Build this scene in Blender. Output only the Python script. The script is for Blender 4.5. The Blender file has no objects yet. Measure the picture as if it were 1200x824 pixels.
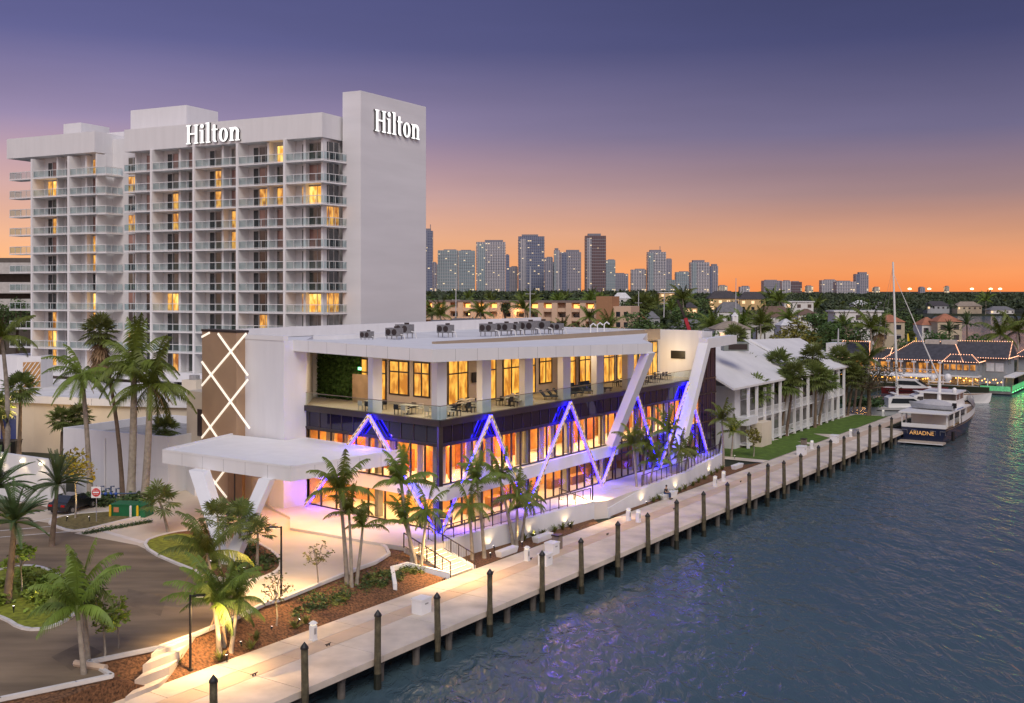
import bpy, math, random
import numpy as np
from mathutils import Vector, Matrix
from mathutils.geometry import tessellate_polygon
random.seed(7)
RNG = np.random.default_rng(11)
R = math.radians
SC = bpy.context.scene
COL = SC.collection

# ------------------------------------------------------------------ camera, sky, sun, exposure
H, F, HZ = 21.5, 1250.0, 340.0          # eye height over the water (m), focal length and horizon row of a 1200 wide frame
cam = bpy.data.cameras.new("camera"); camo = bpy.data.objects.new("camera", cam); COL.objects.link(camo)
camo.location = (0, 0, H); camo.rotation_euler = (R(90), 0, 0)
cam.sensor_width = 36; cam.lens = 36*F/1200; cam.shift_y = -(412-HZ)/1200
cam.clip_start = .5; cam.clip_end = 30000
SC.camera = camo
SC.view_settings.view_transform = 'Standard'; SC.view_settings.look = 'None'
SC.view_settings.gamma = 1; SC.view_settings.exposure = 0.45
SC.view_settings.use_curve_mapping = False
SC.cycles.use_denoising = True
SC.cycles.max_bounces = 6; SC.cycles.diffuse_bounces = 3; SC.cycles.glossy_bounces = 3
SC.cycles.transmission_bounces = 4; SC.cycles.transparent_max_bounces = 12
SC.cycles.sample_clamp_indirect = 4; SC.cycles.caustics_reflective = False; SC.cycles.caustics_refractive = False

def lin(r, g, b, k=1.0):
    f = lambda c: (c/255/12.92 if c/255 <= .04045 else ((c/255+.055)/1.055)**2.4)*k
    return (f(r), f(g), f(b), 1)

world = bpy.data.worlds.new("World"); SC.world = world; world.use_nodes = True
wt = world.node_tree; wn = wt.nodes; wl = wt.links
wn.clear()
wo = wn.new('ShaderNodeOutputWorld'); bg = wn.new('ShaderNodeBackground'); bg2 = wn.new('ShaderNodeBackground'); add = wn.new('ShaderNodeAddShader')
tc = wn.new('ShaderNodeTexCoord'); sx = wn.new('ShaderNodeSeparateXYZ'); wl.new(tc.outputs['Generated'], sx.inputs[0])
def ramp(stops):
    n = wn.new('ShaderNodeValToRGB'); e = n.color_ramp.elements
    while len(e) < len(stops): e.new(.5)
    for el, (p, c) in zip(e, stops): el.position = p; el.color = c
    wl.new(sx.outputs['Z'], n.inputs[0]); return n
K = .735   # 2**-exposure
ra = ramp([(0, lin(255,170,98,K)), (.02, lin(253,180,118,K)), (.05, lin(242,180,142,K)), (.09, lin(210,166,160,K)), (.15, lin(152,134,168,K)), (.22, lin(96,93,142,K)), (.3, lin(76,77,126,K)), (1, lin(72,86,142,K))])
rb = ramp([(0, lin(248,140,74,K)), (.015, lin(243,150,90,K)), (.045, lin(216,150,112,K)), (.085, lin(158,124,124,K)), (.14, lin(106,96,128,K)), (.22, lin(65,64,106,K)), (.3, lin(52,54,93,K)), (1, lin(66,78,135,K))])
rc = ramp([(0, lin(240,178,150,.8)), (.12, lin(232,192,180,.8)), (.3, lin(204,200,214,.8)), (.6, lin(178,188,222,.78)), (1, lin(140,156,205,.7))])
def mrange(src, a, b):
    n = wn.new('ShaderNodeMapRange'); n.inputs[1].default_value = a; n.inputs[2].default_value = b
    n.interpolation_type = 'SMOOTHSTEP'; wl.new(src, n.inputs[0]); return n
def mixc(f, a, b):
    n = wn.new('ShaderNodeMixRGB'); wl.new(f, n.inputs[0]); wl.new(a, n.inputs[1]); wl.new(b, n.inputs[2]); return n
fx = mrange(sx.outputs['X'], -.42, .42)
m1 = mixc(fx.outputs[0], ra.outputs[0], rb.outputs[0])
fy = mrange(sx.outputs['Y'], .35, -.5)
m2 = mixc(fy.outputs[0], m1.outputs[0], rc.outputs[0])
mpw = wn.new('ShaderNodeMapping'); mpw.inputs['Scale'].default_value = (1.2, 1.2, 9); wl.new(tc.outputs['Generated'], mpw.inputs[0])
nzw = wn.new('ShaderNodeTexNoise'); nzw.inputs['Scale'].default_value = 2.2; nzw.inputs['Detail'].default_value = 5; wl.new(mpw.outputs[0], nzw.inputs['Vector'])
mrw = wn.new('ShaderNodeMapRange'); mrw.inputs[1].default_value = .3; mrw.inputs[2].default_value = .7; mrw.inputs[3].default_value = .93; mrw.inputs[4].default_value = 1.07; wl.new(nzw.outputs[0], mrw.inputs[0])
hsw = wn.new('ShaderNodeHueSaturation'); wl.new(mrw.outputs[0], hsw.inputs['Value']); wl.new(m2.outputs[0], hsw.inputs['Color'])   # thin uneven haze streaks
wl.new(hsw.outputs[0], bg.inputs[0]); bg.inputs[1].default_value = 1.0
sky = wn.new('ShaderNodeTexSky'); sky.sky_type = 'NISHITA'; sky.sun_disc = False
SUN_EL, SUN_AZ = 46, 172      # the broad glow of the sky behind the camera (azimuth clockwise from +Y)
sky.sun_elevation = R(SUN_EL); sky.sun_rotation = R(SUN_AZ)
wl.new(sky.outputs[0], bg2.inputs[0]); bg2.inputs[1].default_value = .004
wl.new(bg.outputs[0], add.inputs[0]); wl.new(bg2.outputs[0], add.inputs[1]); wl.new(add.outputs[0], wo.inputs[0])
sl = bpy.data.lights.new("sun", 'SUN'); sl.energy = 1.35; sl.angle = R(35); sl.color = (1, .885, .74)
so = bpy.data.objects.new("sun", sl); COL.objects.link(so)
so.rotation_euler = (R(90-SUN_EL), 0, R(-SUN_AZ+180)) ; so.location = (0, -30, 80)

# ------------------------------------------------------------------ coordinates
def G(px, py, z=1.5):
    """the point of height z that lies along a ray of the measured photograph"""
    d = F*(H-z)/(py-HZ); return Vector(((px-600)/F*d, d, z))
def D(px, d, py): return Vector(((px-600)/F*d, d, H-(py-HZ)/F*d))
U = Vector((math.sin(R(34)), math.cos(R(34)), 0)); V = Vector((-U.y, U.x, 0)); O0 = Vector((-8.14, 56.56, 0))
def W(u, v, z=0): return O0+U*u+V*v+Vector((0, 0, z))
def UVof(p): r = Vector(p)-O0; return r.x*U.x+r.y*U.y, r.x*V.x+r.y*V.y
def onray(P, dr, px):
    """distance along P + s*dr (plan) where it crosses picture column px"""
    k = (px-600)/F
    return (k*P.y-P.x)/(dr.x-k*dr.y)
def pol(*pts): return [Vector(p) for p in pts]

# ------------------------------------------------------------------ materials
MATS = {}
def mat(name, col, rough=.6, var=.12, scale=1.5, bump=0., bscale=None, metal=0, spec=.4, emit=None, es=0, rnd=0., detail=5, st=None):
    if name in MATS: return MATS[name]
    m = bpy.data.materials.new(name); m.use_nodes = True; t = m.node_tree; n = t.nodes; l = t.links
    p = n['Principled BSDF']; p.inputs['Roughness'].default_value = rough; p.inputs['Metallic'].default_value = metal
    p.inputs['Specular IOR Level'].default_value = spec
    c = (*col[:3], 1)
    tc = n.new('ShaderNodeTexCoord')
    ns = n.new('ShaderNodeTexNoise'); ns.inputs['Scale'].default_value = scale; ns.inputs['Detail'].default_value = detail
    if st:
        mp = n.new('ShaderNodeMapping'); mp.inputs['Scale'].default_value = st; l.new(tc.outputs['Object'], mp.inputs[0]); l.new(mp.outputs[0], ns.inputs['Vector'])
    else: l.new(tc.outputs['Object'], ns.inputs['Vector'])
    rp = n.new('ShaderNodeValToRGB'); rp.color_ramp.elements[0].position = .3; rp.color_ramp.elements[1].position = .7
    rp.color_ramp.elements[0].color = (*[x*(1-var) for x in c[:3]], 1); rp.color_ramp.elements[1].color = (*[min(1, x*(1+var)) for x in c[:3]], 1)
    l.new(ns.outputs[0], rp.inputs[0]); out = rp.outputs[0]
    if rnd:
        oi = n.new('ShaderNodeObjectInfo'); hs = n.new('ShaderNodeHueSaturation')
        mr = n.new('ShaderNodeMapRange'); mr.inputs[3].default_value = 1-rnd; mr.inputs[4].default_value = 1+rnd
        mh = n.new('ShaderNodeMapRange'); mh.inputs[3].default_value = .5-rnd*.06; mh.inputs[4].default_value = .5+rnd*.06
        l.new(oi.outputs['Random'], mr.inputs[0]); l.new(oi.outputs['Random'], mh.inputs[0])
        l.new(mr.outputs[0], hs.inputs['Value']); l.new(mh.outputs[0], hs.inputs['Hue']); l.new(out, hs.inputs['Color']); out = hs.outputs[0]
    l.new(out, p.inputs['Base Color'])
    if bump:
        b = n.new('ShaderNodeBump'); b.inputs['Strength'].default_value = bump; b.inputs['Distance'].default_value = .05
        nb = n.new('ShaderNodeTexNoise'); nb.inputs['Scale'].default_value = bscale or scale*8; nb.inputs['Detail'].default_value = 4
        l.new(tc.outputs['Object'], nb.inputs['Vector']); l.new(nb.outputs[0], b.inputs['Height']); l.new(b.outputs[0], p.inputs['Normal'])
    if emit: p.inputs['Emission Color'].default_value = (*emit[:3], 1); p.inputs['Emission Strength'].default_value = es
    MATS[name] = m; return m
def emis(name, col, s):
    return mat(name, (.6, .6, .6), .5, 0, emit=col, es=s)
def litpane(name, c1, c2, s, scale=1.1):
    """a lit room behind glass: brighter and darker furnishings, curtains"""
    if name in MATS: return MATS[name]
    m = bpy.data.materials.new(name); m.use_nodes = True; t = m.node_tree; n = t.nodes; l = t.links
    p = n['Principled BSDF']; p.inputs['Base Color'].default_value = (.05, .04, .03, 1); p.inputs['Roughness'].default_value = .08
    tc = n.new('ShaderNodeTexCoord'); mp = n.new('ShaderNodeMapping'); mp.inputs['Scale'].default_value = (1, 1, .45); l.new(tc.outputs['Object'], mp.inputs[0])
    ns = n.new('ShaderNodeTexNoise'); ns.inputs['Scale'].default_value = scale; ns.inputs['Detail'].default_value = 3; l.new(mp.outputs[0], ns.inputs['Vector'])
    rp = n.new('ShaderNodeValToRGB'); e = rp.color_ramp.elements; e[0].position = .38; e[1].position = .62; e[0].color = (*c1, 1); e[1].color = (*c2, 1)
    l.new(ns.outputs[0], rp.inputs[0]); l.new(rp.outputs[0], p.inputs['Emission Color']); p.inputs['Emission Strength'].default_value = s
    MATS[name] = m; return m
def glass(name, tint, refl=.12, rough=.01):
    if name in MATS: return MATS[name]
    m = bpy.data.materials.new(name); m.use_nodes = True; t = m.node_tree; n = t.nodes; l = t.links; n.clear()
    o = n.new('ShaderNodeOutputMaterial'); mx = n.new('ShaderNodeMixShader'); tr = n.new('ShaderNodeBsdfTransparent'); gl = n.new('ShaderNodeBsdfGlossy')
    fr = n.new('ShaderNodeLayerWeight'); fr.inputs[0].default_value = refl
    tr.inputs[0].default_value = (*tint, 1); gl.inputs['Roughness'].default_value = rough; gl.inputs[0].default_value = (.9, .9, .95, 1)
    l.new(fr.outputs['Fresnel'], mx.inputs[0]); l.new(tr.outputs[0], mx.inputs[1]); l.new(gl.outputs[0], mx.inputs[2]); l.new(mx.outputs[0], o.inputs[0])
    MATS[name] = m; return m
def waterm():
    m = bpy.data.materials.new("water"); m.use_nodes = True; t = m.node_tree; n = t.nodes; l = t.links
    p = n['Principled BSDF']; p.inputs['Base Color'].default_value = (.012, .032, .045, 1); p.inputs['Roughness'].default_value = .1; p.inputs['IOR'].default_value = 1.33
    tc = n.new('ShaderNodeTexCoord'); mp = n.new('ShaderNodeMapping'); mp.inputs['Rotation'].default_value = (0, 0, R(-28)); mp.inputs['Scale'].default_value = (1, .45, 1)
    l.new(tc.outputs['Object'], mp.inputs[0])
    def nz(s, d, dist):
        x = n.new('ShaderNodeTexNoise'); x.inputs['Scale'].default_value = s; x.inputs['Detail'].default_value = d; x.inputs['Distortion'].default_value = dist
        l.new(mp.outputs[0], x.inputs['Vector']); return x
    a, b, c = nz(.36, 2, .8), nz(1.2, 4, 1.0), nz(.04, 2, .3)
    b1 = n.new('ShaderNodeBump'); b1.inputs['Distance'].default_value = 1.05; b1.inputs['Strength'].default_value = .3; l.new(a.outputs[0], b1.inputs['Height'])
    b2 = n.new('ShaderNodeBump'); b2.inputs['Distance'].default_value = .42; b2.inputs['Strength'].default_value = .42; l.new(b.outputs[0], b2.inputs['Height']); l.new(b1.outputs[0], b2.inputs['Normal'])
    l.new(b2.outputs[0], p.inputs['Normal'])
    ms = n.new('ShaderNodeMapRange'); ms.inputs[1].default_value = .35; ms.inputs[2].default_value = .65; ms.inputs[3].default_value = .22; ms.inputs[4].default_value = .62; l.new(c.outputs[0], ms.inputs[0]); l.new(ms.outputs[0], b2.inputs['Strength'])
    rp = n.new('ShaderNodeValToRGB'); rp.color_ramp.elements[0].color = (.045, .08, .10, 1); rp.color_ramp.elements[1].color = (.075, .12, .14, 1)
    l.new(c.outputs[0], rp.inputs[0]); l.new(rp.outputs[0], p.inputs['Base Color'])
    return m
def citym(name, wall, pane, fl=3.4, bay=4.5, lit=.07, dark=.35):
    """a far tower's facade: floor slabs, window bays, a few rooms lit"""
    m = bpy.data.materials.new(name); m.use_nodes = True; t = m.node_tree; n = t.nodes; l = t.links
    p = n['Principled BSDF']; p.inputs['Roughness'].default_value = .35
    tc = n.new('ShaderNodeTexCoord'); s = n.new('ShaderNodeSeparateXYZ'); l.new(tc.outputs['Object'], s.inputs[0])
    def mth(op, a, b=None):
        x = n.new('ShaderNodeMath'); x.operation = op
        for i, v in enumerate((a, b)):
            if v is None: continue
            if isinstance(v, (int, float)): x.inputs[i].default_value = v
            else: l.new(v, x.inputs[i])
        return x.outputs[0]
    h = mth('DIVIDE', mth('ADD', s.outputs[0], mth('MULTIPLY', s.outputs[1], 1.0)), bay); z = mth('DIVIDE', s.outputs[2], fl)
    gx = mth('FRACT', h); gz = mth('FRACT', z)
    win = mth('MULTIPLY', mth('GREATER_THAN', gz, .34), mth('GREATER_THAN', gx, dark))
    cv = n.new('ShaderNodeCombineXYZ'); l.new(mth('FLOOR', h), cv.inputs[0]); l.new(mth('FLOOR', z), cv.inputs[1])
    wnn = n.new('ShaderNodeTexWhiteNoise'); wnn.noise_dimensions = '2D'; l.new(cv.outputs[0], wnn.inputs['Vector'])
    isl = mth('MULTIPLY', win, mth('LESS_THAN', wnn.outputs[0], lit))
    mx = n.new('ShaderNodeMixRGB'); l.new(win, mx.inputs[0]); mx.inputs[1].default_value = (*wall, 1); mx.inputs[2].default_value = (*pane, 1)
    l.new(mx.outputs[0], p.inputs['Base Color'])
    p.inputs['Emission Color'].default_value = (1, .72, .36, 1); l.new(mth('MULTIPLY', isl, .75), p.inputs['Emission Strength'])
    return m

white = mat('white stucco', (.70, .70, .72), .8, .035, 1.3, .12, 14, st=(1, 1, .13))
endw_m = mat('white banded stucco', (.69, .69, .72), .8, .05, .9, .1, 14, st=(.08, .08, .6))
white2 = mat('white panel', (.74, .74, .75), .55, .035, .8, .04, 6, st=(1, 1, .3))
wroof = mat('white roof membrane', (.66, .655, .66), .7, .16, .5, st=(.4, 1.3, 1))
cream = mat('cream stucco', (.66, .58, .46), .8, .05, .5, .1, 12)
brownp = mat('brown panel', (.36, .24, .15), .6, .06, .6, .05, 9)
tan = mat('tan metal panel', (.33, .26, .19), .5, .05, .6)
darkm = mat('dark bronze metal', (.035, .026, .026), .4, .1)
blackm = mat('black metal', (.012, .012, .013), .4, .1)
greym = mat('grey metal', (.38, .38, .39), .45, .15, 3, metal=.5)
conc = mat('pale concrete', (.60, .52, .435), .85, .2, .5, .15, 20)
conct = mat('tan concrete', (.55, .42, .31), .85, .13, .4, .15, 20)
drivec = mat('driveway concrete', (.60, .51, .40), .85, .13, .25, .1, 16)
kerbm = mat('kerb concrete', (.66, .63, .59), .8, .1, 1.2)
asph = mat('asphalt', (.21, .155, .098), .9, .34, .5, .35, 25, st=(.35, 1.2, 1))
mulch = mat('bark mulch', (.155, .075, .035), .95, .75, 7, 1.0, 16)
grassm = mat('lawn', (.085, .15, .018), .9, .3, 1.2, .6, 30)
coverm = mat('yellow green ground cover', (.2, .22, .02), .9, .45, 3, .8, 12)
landm = mat('dark soil and undergrowth', (.028, .034, .018), .95, .4, .05)
woodp = mat('weathered piling wood', (.10, .085, .052), .9, .45, 2.5, .6, 12)
trunkm = mat('palm trunk', (.30, .26, .21), .9, .25, 3, .5, 12, rnd=.15)
trunkb = mat('brown trunk', (.14, .10, .07), .9, .3, 3, .6, 12, rnd=.15)
def leafm(name, col, var=.35, rnd=.25):
    m = mat(name, col, .55, var, 1.2, rnd=rnd, spec=.35); return m
leaf_p = leafm('palm frond', (.115, .155, .022)); leaf_d = leafm('date palm frond', (.075, .12, .04)); leaf_s = leafm('fan palm leaf', (.13, .165, .042))
leaf_t = leafm('tree leaf', (.07, .11, .03), .4, .35); leaf_o = leafm('olive tree leaf', (.18, .17, .025), .4, .1); leaf_y = leafm('bright young leaf', (.18, .24, .03))
deadm = leafm('dead palm frond', (.26, .17, .09))
leaf_f = leafm('far wood leaf', (.05, .07, .032), .4, 0)
pglass = mat('dark window glass', (.03, .034, .04), .06, .2, .8, spec=.9)
cglass = mat('curtained window glass', (.17, .17, .16), .07, .25, 1.4, spec=.9)
spand = mat('violet black spandrel glass', (.012, .008, .028), .06, .15, .3, spec=.5)
cwglass = glass('clear curtain wall glass', (.93, .93, .93), .06)
railgl = glass('railing glass', (.84, .90, .91), .08)
wood = mat('warm wood lining', (.68, .38, .13), .6, .35, .8, spec=.3)
# ------------------------------------------------------------------ mesh builder
class MB:
    def __init__(s): s.v = []; s.f = []; s.m = []; s.cur = 0
    def face(s, pts):
        i = len(s.v); s.v += [tuple(p) for p in pts]; s.f.append(tuple(range(i, i+len(pts)))); s.m.append(s.cur)
    def hexa(s, b, t):
        """eight corners: bottom ring b (counter-clockwise from above), top ring t"""
        n = len(b); i = len(s.v); s.v += [tuple(p) for p in b]+[tuple(p) for p in t]
        fs = [tuple(i+k for k in reversed(range(n))), tuple(i+n+k for k in range(n))]+[(i+k, i+(k+1) % n, i+n+(k+1) % n, i+n+k) for k in range(n)]
        s.f += fs; s.m += [s.cur]*len(fs)
    def box(s, c, sx, sy, sz, rz=0):
        """base centre c, size, turned rz about z"""
        c = Vector(c); a = Vector((math.cos(rz), math.sin(rz), 0))*sx/2; b = Vector((-math.sin(rz), math.cos(rz), 0))*sy/2; k = Vector((0, 0, sz))
        r = [c-a-b, c+a-b, c+a+b, c-a+b]; s.hexa(r, [p+k for p in r])
    def wall(s, p, q, z0, z1, th, off=0):
        """vertical slab along p->q; thickness th to the left of the line, outer face moved off to the right"""
        p = Vector((p[0], p[1], 0)); q = Vector((q[0], q[1], 0)); d = (q-p).normalized(); n = Vector((d.y, -d.x, 0))
        a, b = p+n*off, q+n*off; r = [a, b, b-n*th, a-n*th]
        s.hexa([x+Vector((0, 0, z0)) for x in r], [x+Vector((0, 0, z1)) for x in r])
    def prism(s, poly, z0, z1):
        P = [Vector((p[0], p[1], 0)) for p in poly]
        ar = sum(P[i].x*P[(i+1) % len(P)].y-P[(i+1) % len(P)].x*P[i].y for i in range(len(P)))
        if ar < 0: P.reverse()
        n = len(P); i = len(s.v); s.v += [(p.x, p.y, z0) for p in P]+[(p.x, p.y, z1) for p in P]
        tr = tessellate_polygon([P])
        for t in tr:
            a, b, c = [P[k] for k in t]
            up = (b.x-a.x)*(c.y-a.y)-(b.y-a.y)*(c.x-a.x) > 0
            t = t if up else (t[0], t[2], t[1])
            s.f.append(tuple(i+n+k for k in t)); s.f.append(tuple(i+k for k in reversed(t))); s.m += [s.cur]*2
        for k in range(n): s.f.append((i+k, i+(k+1) % n, i+n+(k+1) % n, i+n+k)); s.m.append(s.cur)
    def sheet(s, poly):
        """a filled (gently sloping) sheet through 3-D points, facing up"""
        P = [Vector(p) for p in poly]; i = len(s.v); s.v += [tuple(p) for p in P]
        for t in tessellate_polygon([[Vector((p.x, p.y, 0)) for p in P]]):
            a, b, c = [P[k] for k in t]
            up = (b.x-a.x)*(c.y-a.y)-(b.y-a.y)*(c.x-a.x) > 0
            s.f.append(tuple(i+k for k in (t if up else (t[0], t[2], t[1])))); s.m.append(s.cur)
    def beam(s, p, q, w, h, up=(0, 0, 1)):
        """square bar between two points: w across, h along up"""
        p = Vector(p); q = Vector(q); d = (q-p).normalized(); up = Vector(up)
        a = d.cross(up)
        if a.length < 1e-4: a = d.cross(Vector((1, 0, 0)))
        a.normalize(); b = a.cross(d).normalized(); a = a*w/2; b = b*h/2
        s.hexa([p-a-b, p+a-b, p+a+b, p-a+b], [q-a-b, q+a-b, q+a+b, q-a+b])
    def tube(s, pts, rad, n=6, caps=True):
        pts = [Vector(p) for p in pts]; rad = rad if isinstance(rad, (list, tuple)) else [rad]*len(pts); i0 = len(s.v)
        for k, p in enumerate(pts):
            d = (pts[min(k+1, len(pts)-1)]-pts[max(k-1, 0)]).normalized()
            a = d.cross(Vector((0, 0, 1)))
            if a.length < 1e-3: a = Vector((1, 0, 0))
            a.normalize(); b = a.cross(d)
            for j in range(n):
                t = 2*math.pi*j/n; s.v.append(tuple(p+(a*math.cos(t)+b*math.sin(t))*rad[k]))
        for k in range(len(pts)-1):
            for j in range(n):
                s.f.append((i0+k*n+j, i0+k*n+(j+1) % n, i0+(k+1)*n+(j+1) % n, i0+(k+1)*n+j)); s.m.append(s.cur)
        if caps:
            s.f.append(tuple(i0+j for j in range(n))); s.f.append(tuple(i0+(len(pts)-1)*n+j for j in reversed(range(n)))); s.m += [s.cur]*2
    def cyl(s, c, r, h, n=12, r2=None): c = Vector(c); s.tube([c, c+Vector((0, 0, h))], [r, r if r2 is None else r2], n)
    def ball(s, c, rx, ry, rz, n=10, m=6):
        c = Vector(c); i0 = len(s.v)
        for a in range(m+1):
            t = math.pi*a/m
            for b in range(n):
                q = 2*math.pi*b/n; s.v.append((c.x+rx*math.sin(t)*math.cos(q), c.y+ry*math.sin(t)*math.sin(q), c.z+rz*math.cos(t)))
        for a in range(m):
            for b in range(n):
                s.f.append((i0+a*n+b, i0+(a+1)*n+b, i0+(a+1)*n+(b+1) % n, i0+a*n+(b+1) % n)); s.m.append(s.cur)
    def build(s, name, mats, parent=None, local=False, smooth=False):
        me = bpy.data.meshes.new(name)
        off = Vector((0, 0, 0))
        if not local:
            q = parent
            while q is not None: off += q.location; q = q.parent
        if not s.v: raise ValueError(name)
        vs = np.array(s.v, dtype=float)-np.array(off)
        me.from_pydata(vs.tolist(), [], s.f); me.update()
        mats = mats if isinstance(mats, (list, tuple)) else [mats]
        for x in mats: me.materials.append(x)
        if len(mats) > 1: me.polygons.foreach_set('material_index', s.m)
        if smooth: me.polygons.foreach_set('use_smooth', [True]*len(me.polygons))
        o = bpy.data.objects.new(name, me); COL.objects.link(o)
        if parent is not None: o.parent = parent
        return o
def tag(o, label, cat, group=None, kind=None):
    o['label'] = label; o['category'] = cat
    if group: o['group'] = group
    if kind: o['kind'] = kind
    return o
def thing(name, label, cat, loc, group=None, rz=0):
    o = bpy.data.objects.new(name, None); COL.objects.link(o); o.location = Vector(loc); o.rotation_euler[2] = rz; o.empty_display_size = .2
    return tag(o, label, cat, group)
def struct(name, mb, m, kind='structure'):
    o = mb.build(name, m); o['kind'] = kind; return o
def dup(root, loc, rz=0, label=None, sc=None, group=None):
    r = root.copy(); COL.objects.link(r); r.location = Vector(loc); r.rotation_euler[2] = rz
    if sc: r.scale = (sc, sc, sc)
    if label: r['label'] = label
    if group: r['group'] = group
    for ch in list(root.children):
        c = ch.copy(); COL.objects.link(c); c.parent = r
        for g in ch.children:
            d = g.copy(); COL.objects.link(d); d.parent = c
    return r
ORD = ['first', 'second', 'third', 'fourth', 'fifth', 'sixth', 'seventh', 'eighth', 'ninth', 'tenth', 'eleventh', 'twelfth', 'thirteenth', 'fourteenth', 'fifteenth', 'sixteenth', 'seventeenth', 'eighteenth', 'nineteenth', 'twentieth', 'twenty first', 'twenty second', 'twenty third', 'twenty fourth']
def lamp(name, kind, loc, power, col, size=.2, aim=None, angle=60, blend=.6, sy=None):
    l = bpy.data.lights.new(name, kind); l.energy = power; l.color = col
    if kind == 'AREA':
        l.size = size
        if sy: l.shape = 'RECTANGLE'; l.size_y = sy
    else: l.shadow_soft_size = size
    if kind == 'SPOT': l.spot_size = R(angle); l.spot_blend = blend
    o = bpy.data.objects.new(name, l); COL.objects.link(o); o.location = Vector(loc)
    if aim is not None: o.rotation_euler = (Vector(aim)-Vector(loc)).to_track_quat('-Z', 'Y').to_euler()
    return o

# ------------------------------------------------------------------ water, land, promenade
b = MB(); b.face([(-12000, -300, 0), (12000, -300, 0), (12000, 14000, 0), (-12000, 14000, 0)]); struct('water', b, waterm())
P = [W(-90, 3), W(131, 3), W(131, 24), W(194, 24), W(194, 3), W(262, 3), W(262, 20), (146, 300), (136, 345), (150, 425), (166, 440), (352, 890), (9000, 890), (9000, 13000), (-9000, 13000), (-9000, 40), W(-90, 120)]
b = MB(); b.prism(P, -1, 1.46); struct('ground', b, landm)
b = MB(); b.wall(W(-90, 3), W(131, 3), -1, 1.3, .3, .25); struct('seawall', b, mat('shade darkened concrete', (.025, .024, .022), .9, .3, 1))  # colour darkened to give the shade under the deck
# promenade deck: three strips of cast slabs with open joints
deck_top = 1.55
def strip(name, v0, v1, m, step, u0=-40, u1=133, z0=1.2):
    b = MB(); u = u0
    while u < u1-.1:
        r = [W(u+.015, v0+.015), W(u+step-.015, v0+.015), W(u+step-.015, v1-.015), W(u+.015, v1-.015)]
        b.prism(r, z0, deck_top); u += step
    return struct(name, b, m)
strip('promenade_pavement', 0, 3.4, conc, 6.0, u1=113)
strip('promenade_band_pavement', 3.4, 4.75, conct, 3.0, z0=1.47)
strip('promenade_inner_pavement', 4.75, 6.5, conc, 4.5, z0=1.47)
b = MB(); b.prism([W(-40, .12), W(113, .12), W(113, 3.2), W(-40, 3.2)], 1.19, 1.5); struct('promenade_joint_bed_pavement', b, mat('dark joint bed', (.08, .07, .06), .9))  # dark base showing through the open slab joints
b = MB()
u = -38
while u < 113:
    for v in (.5, 2.6): b.cyl(W(u, v, -1.5), .22, 2.72, 8)
    b.wall(W(u, .3), W(u, 3), .9, 1.2, .35, .17); u += 3.1
struct('promenade_piers', b, mat('pier concrete', (.11, .10, .09), .9, .3, 2))
# dock pilings
pile_px = [250.6, 357.6, 442.5, 513, 574, 635.5, 681.5, 724, 759.6, 793, 825, 853, 878, 899.5, 919, 938.7, 959, 973, 989, 1006, 1019, 1031.5, 1044.5]
for i, px in enumerate(pile_px):
    Q = W(0, -.22); s_ = onray(Q, U, px); p = Q+U*s_
    r = thing('mooring_piling', 'weathered timber mooring piling with black cap, %s from the near end of the dock' % ORD[i], 'piling', (p.x, p.y, -1.5), 'timber pilings along the dock edge')
    k = random.uniform(-.25, .25)
    b = MB(); b.tube([(p.x, p.y, -1.5), (p.x, p.y, 1.4), (p.x+k*.2, p.y, 3.85+k)], [.2, .19, .175], 10); b.build('post', woodp, r, smooth=False)
    b = MB(); b.tube([(p.x, p.y, -1.5), (p.x, p.y, .75+k)], [.212, .208], 10); b.build('tide_band', mat('wet algae wood', (.018, .02, .014), .5, .4, 3), r)
    b = MB(); b.tube([(p.x+k*.2, p.y, 3.85+k), (p.x+k*.2, p.y, 3.95+k), (p.x+k*.2, p.y, 4.2+k)], [.215, .2, .015], 10); b.build('cap', blackm, r)

# ------------------------------------------------------------------ drive, asphalt, islands, beds
ZD = 2.8
def gp(pts, z): return [G(x, y, z) for x, y in pts]
edge = gp([(-70, 840), (0, 820.5), (89, 802), (131, 793), (104, 777), (186, 760), (230, 744), (284, 721.5), (311, 708), (333.6, 702), (380, 683), (420, 667), (440, 660), (456, 650), (452, 642), (442, 636), (477, 641.5)], ZD)
back = [W(20, 11.2), W(30, 14), W(30, 40), W(-60, 90), W(-90, 90)]
drive_poly = edge+[Vector((p.x, p.y, ZD)) for p in back]
b = MB(); b.prism(drive_poly, 1.2, ZD); struct('driveway', b, drivec)
asp = gp([(-70, 838), (0, 818.5), (88, 800), (126, 792), (100, 777), (186, 758.5), (230, 742.5), (284, 720), (308, 707.6), (283, 695), (236, 674.5), (161, 639), (87, 625), (99, 621), (58, 613), (20, 607), (60, 596), (40, 590), (-60, 590), (-260, 600), (-300, 760)], ZD+.004)
b = MB(); b.sheet(asp); struct('asphalt_road', b, asph)
def kerb(pts, z=ZD, h=.14, w=.22, closed=True):
    b = MB(); n = len(pts)
    for i in range(n if closed else n-1):
        p, q = pts[i], pts[(i+1) % n]; d = (q-p).normalized(); b.wall(p-d*.02, q+d*.02, z-.05, z+h, w, w/2)
    return b
def smoothp(pts, k=2):
    for _ in range(k):
        o = []
        for i in range(len(pts)):
            p, q = pts[i], pts[(i+1) % len(pts)]; o += [p*.75+q*.25, p*.25+q*.75]
        pts = o
    return pts
isl1 = smoothp(gp([(-60, 690), (0, 668), (44, 662), (84, 684), (104, 703), (75, 733), (30, 742), (0, 722), (-60, 712)], ZD))
isl2 = smoothp(gp([(157, 640), (200, 624), (262, 620), (305, 638), (330, 655), (328, 672), (283, 685), (236, 674)], ZD))
isl3 = smoothp(gp([(54, 612), (80, 604), (132, 600), (176, 597), (175, 604), (135, 613), (92, 624), (72, 621)], ZD), 1)
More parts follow.
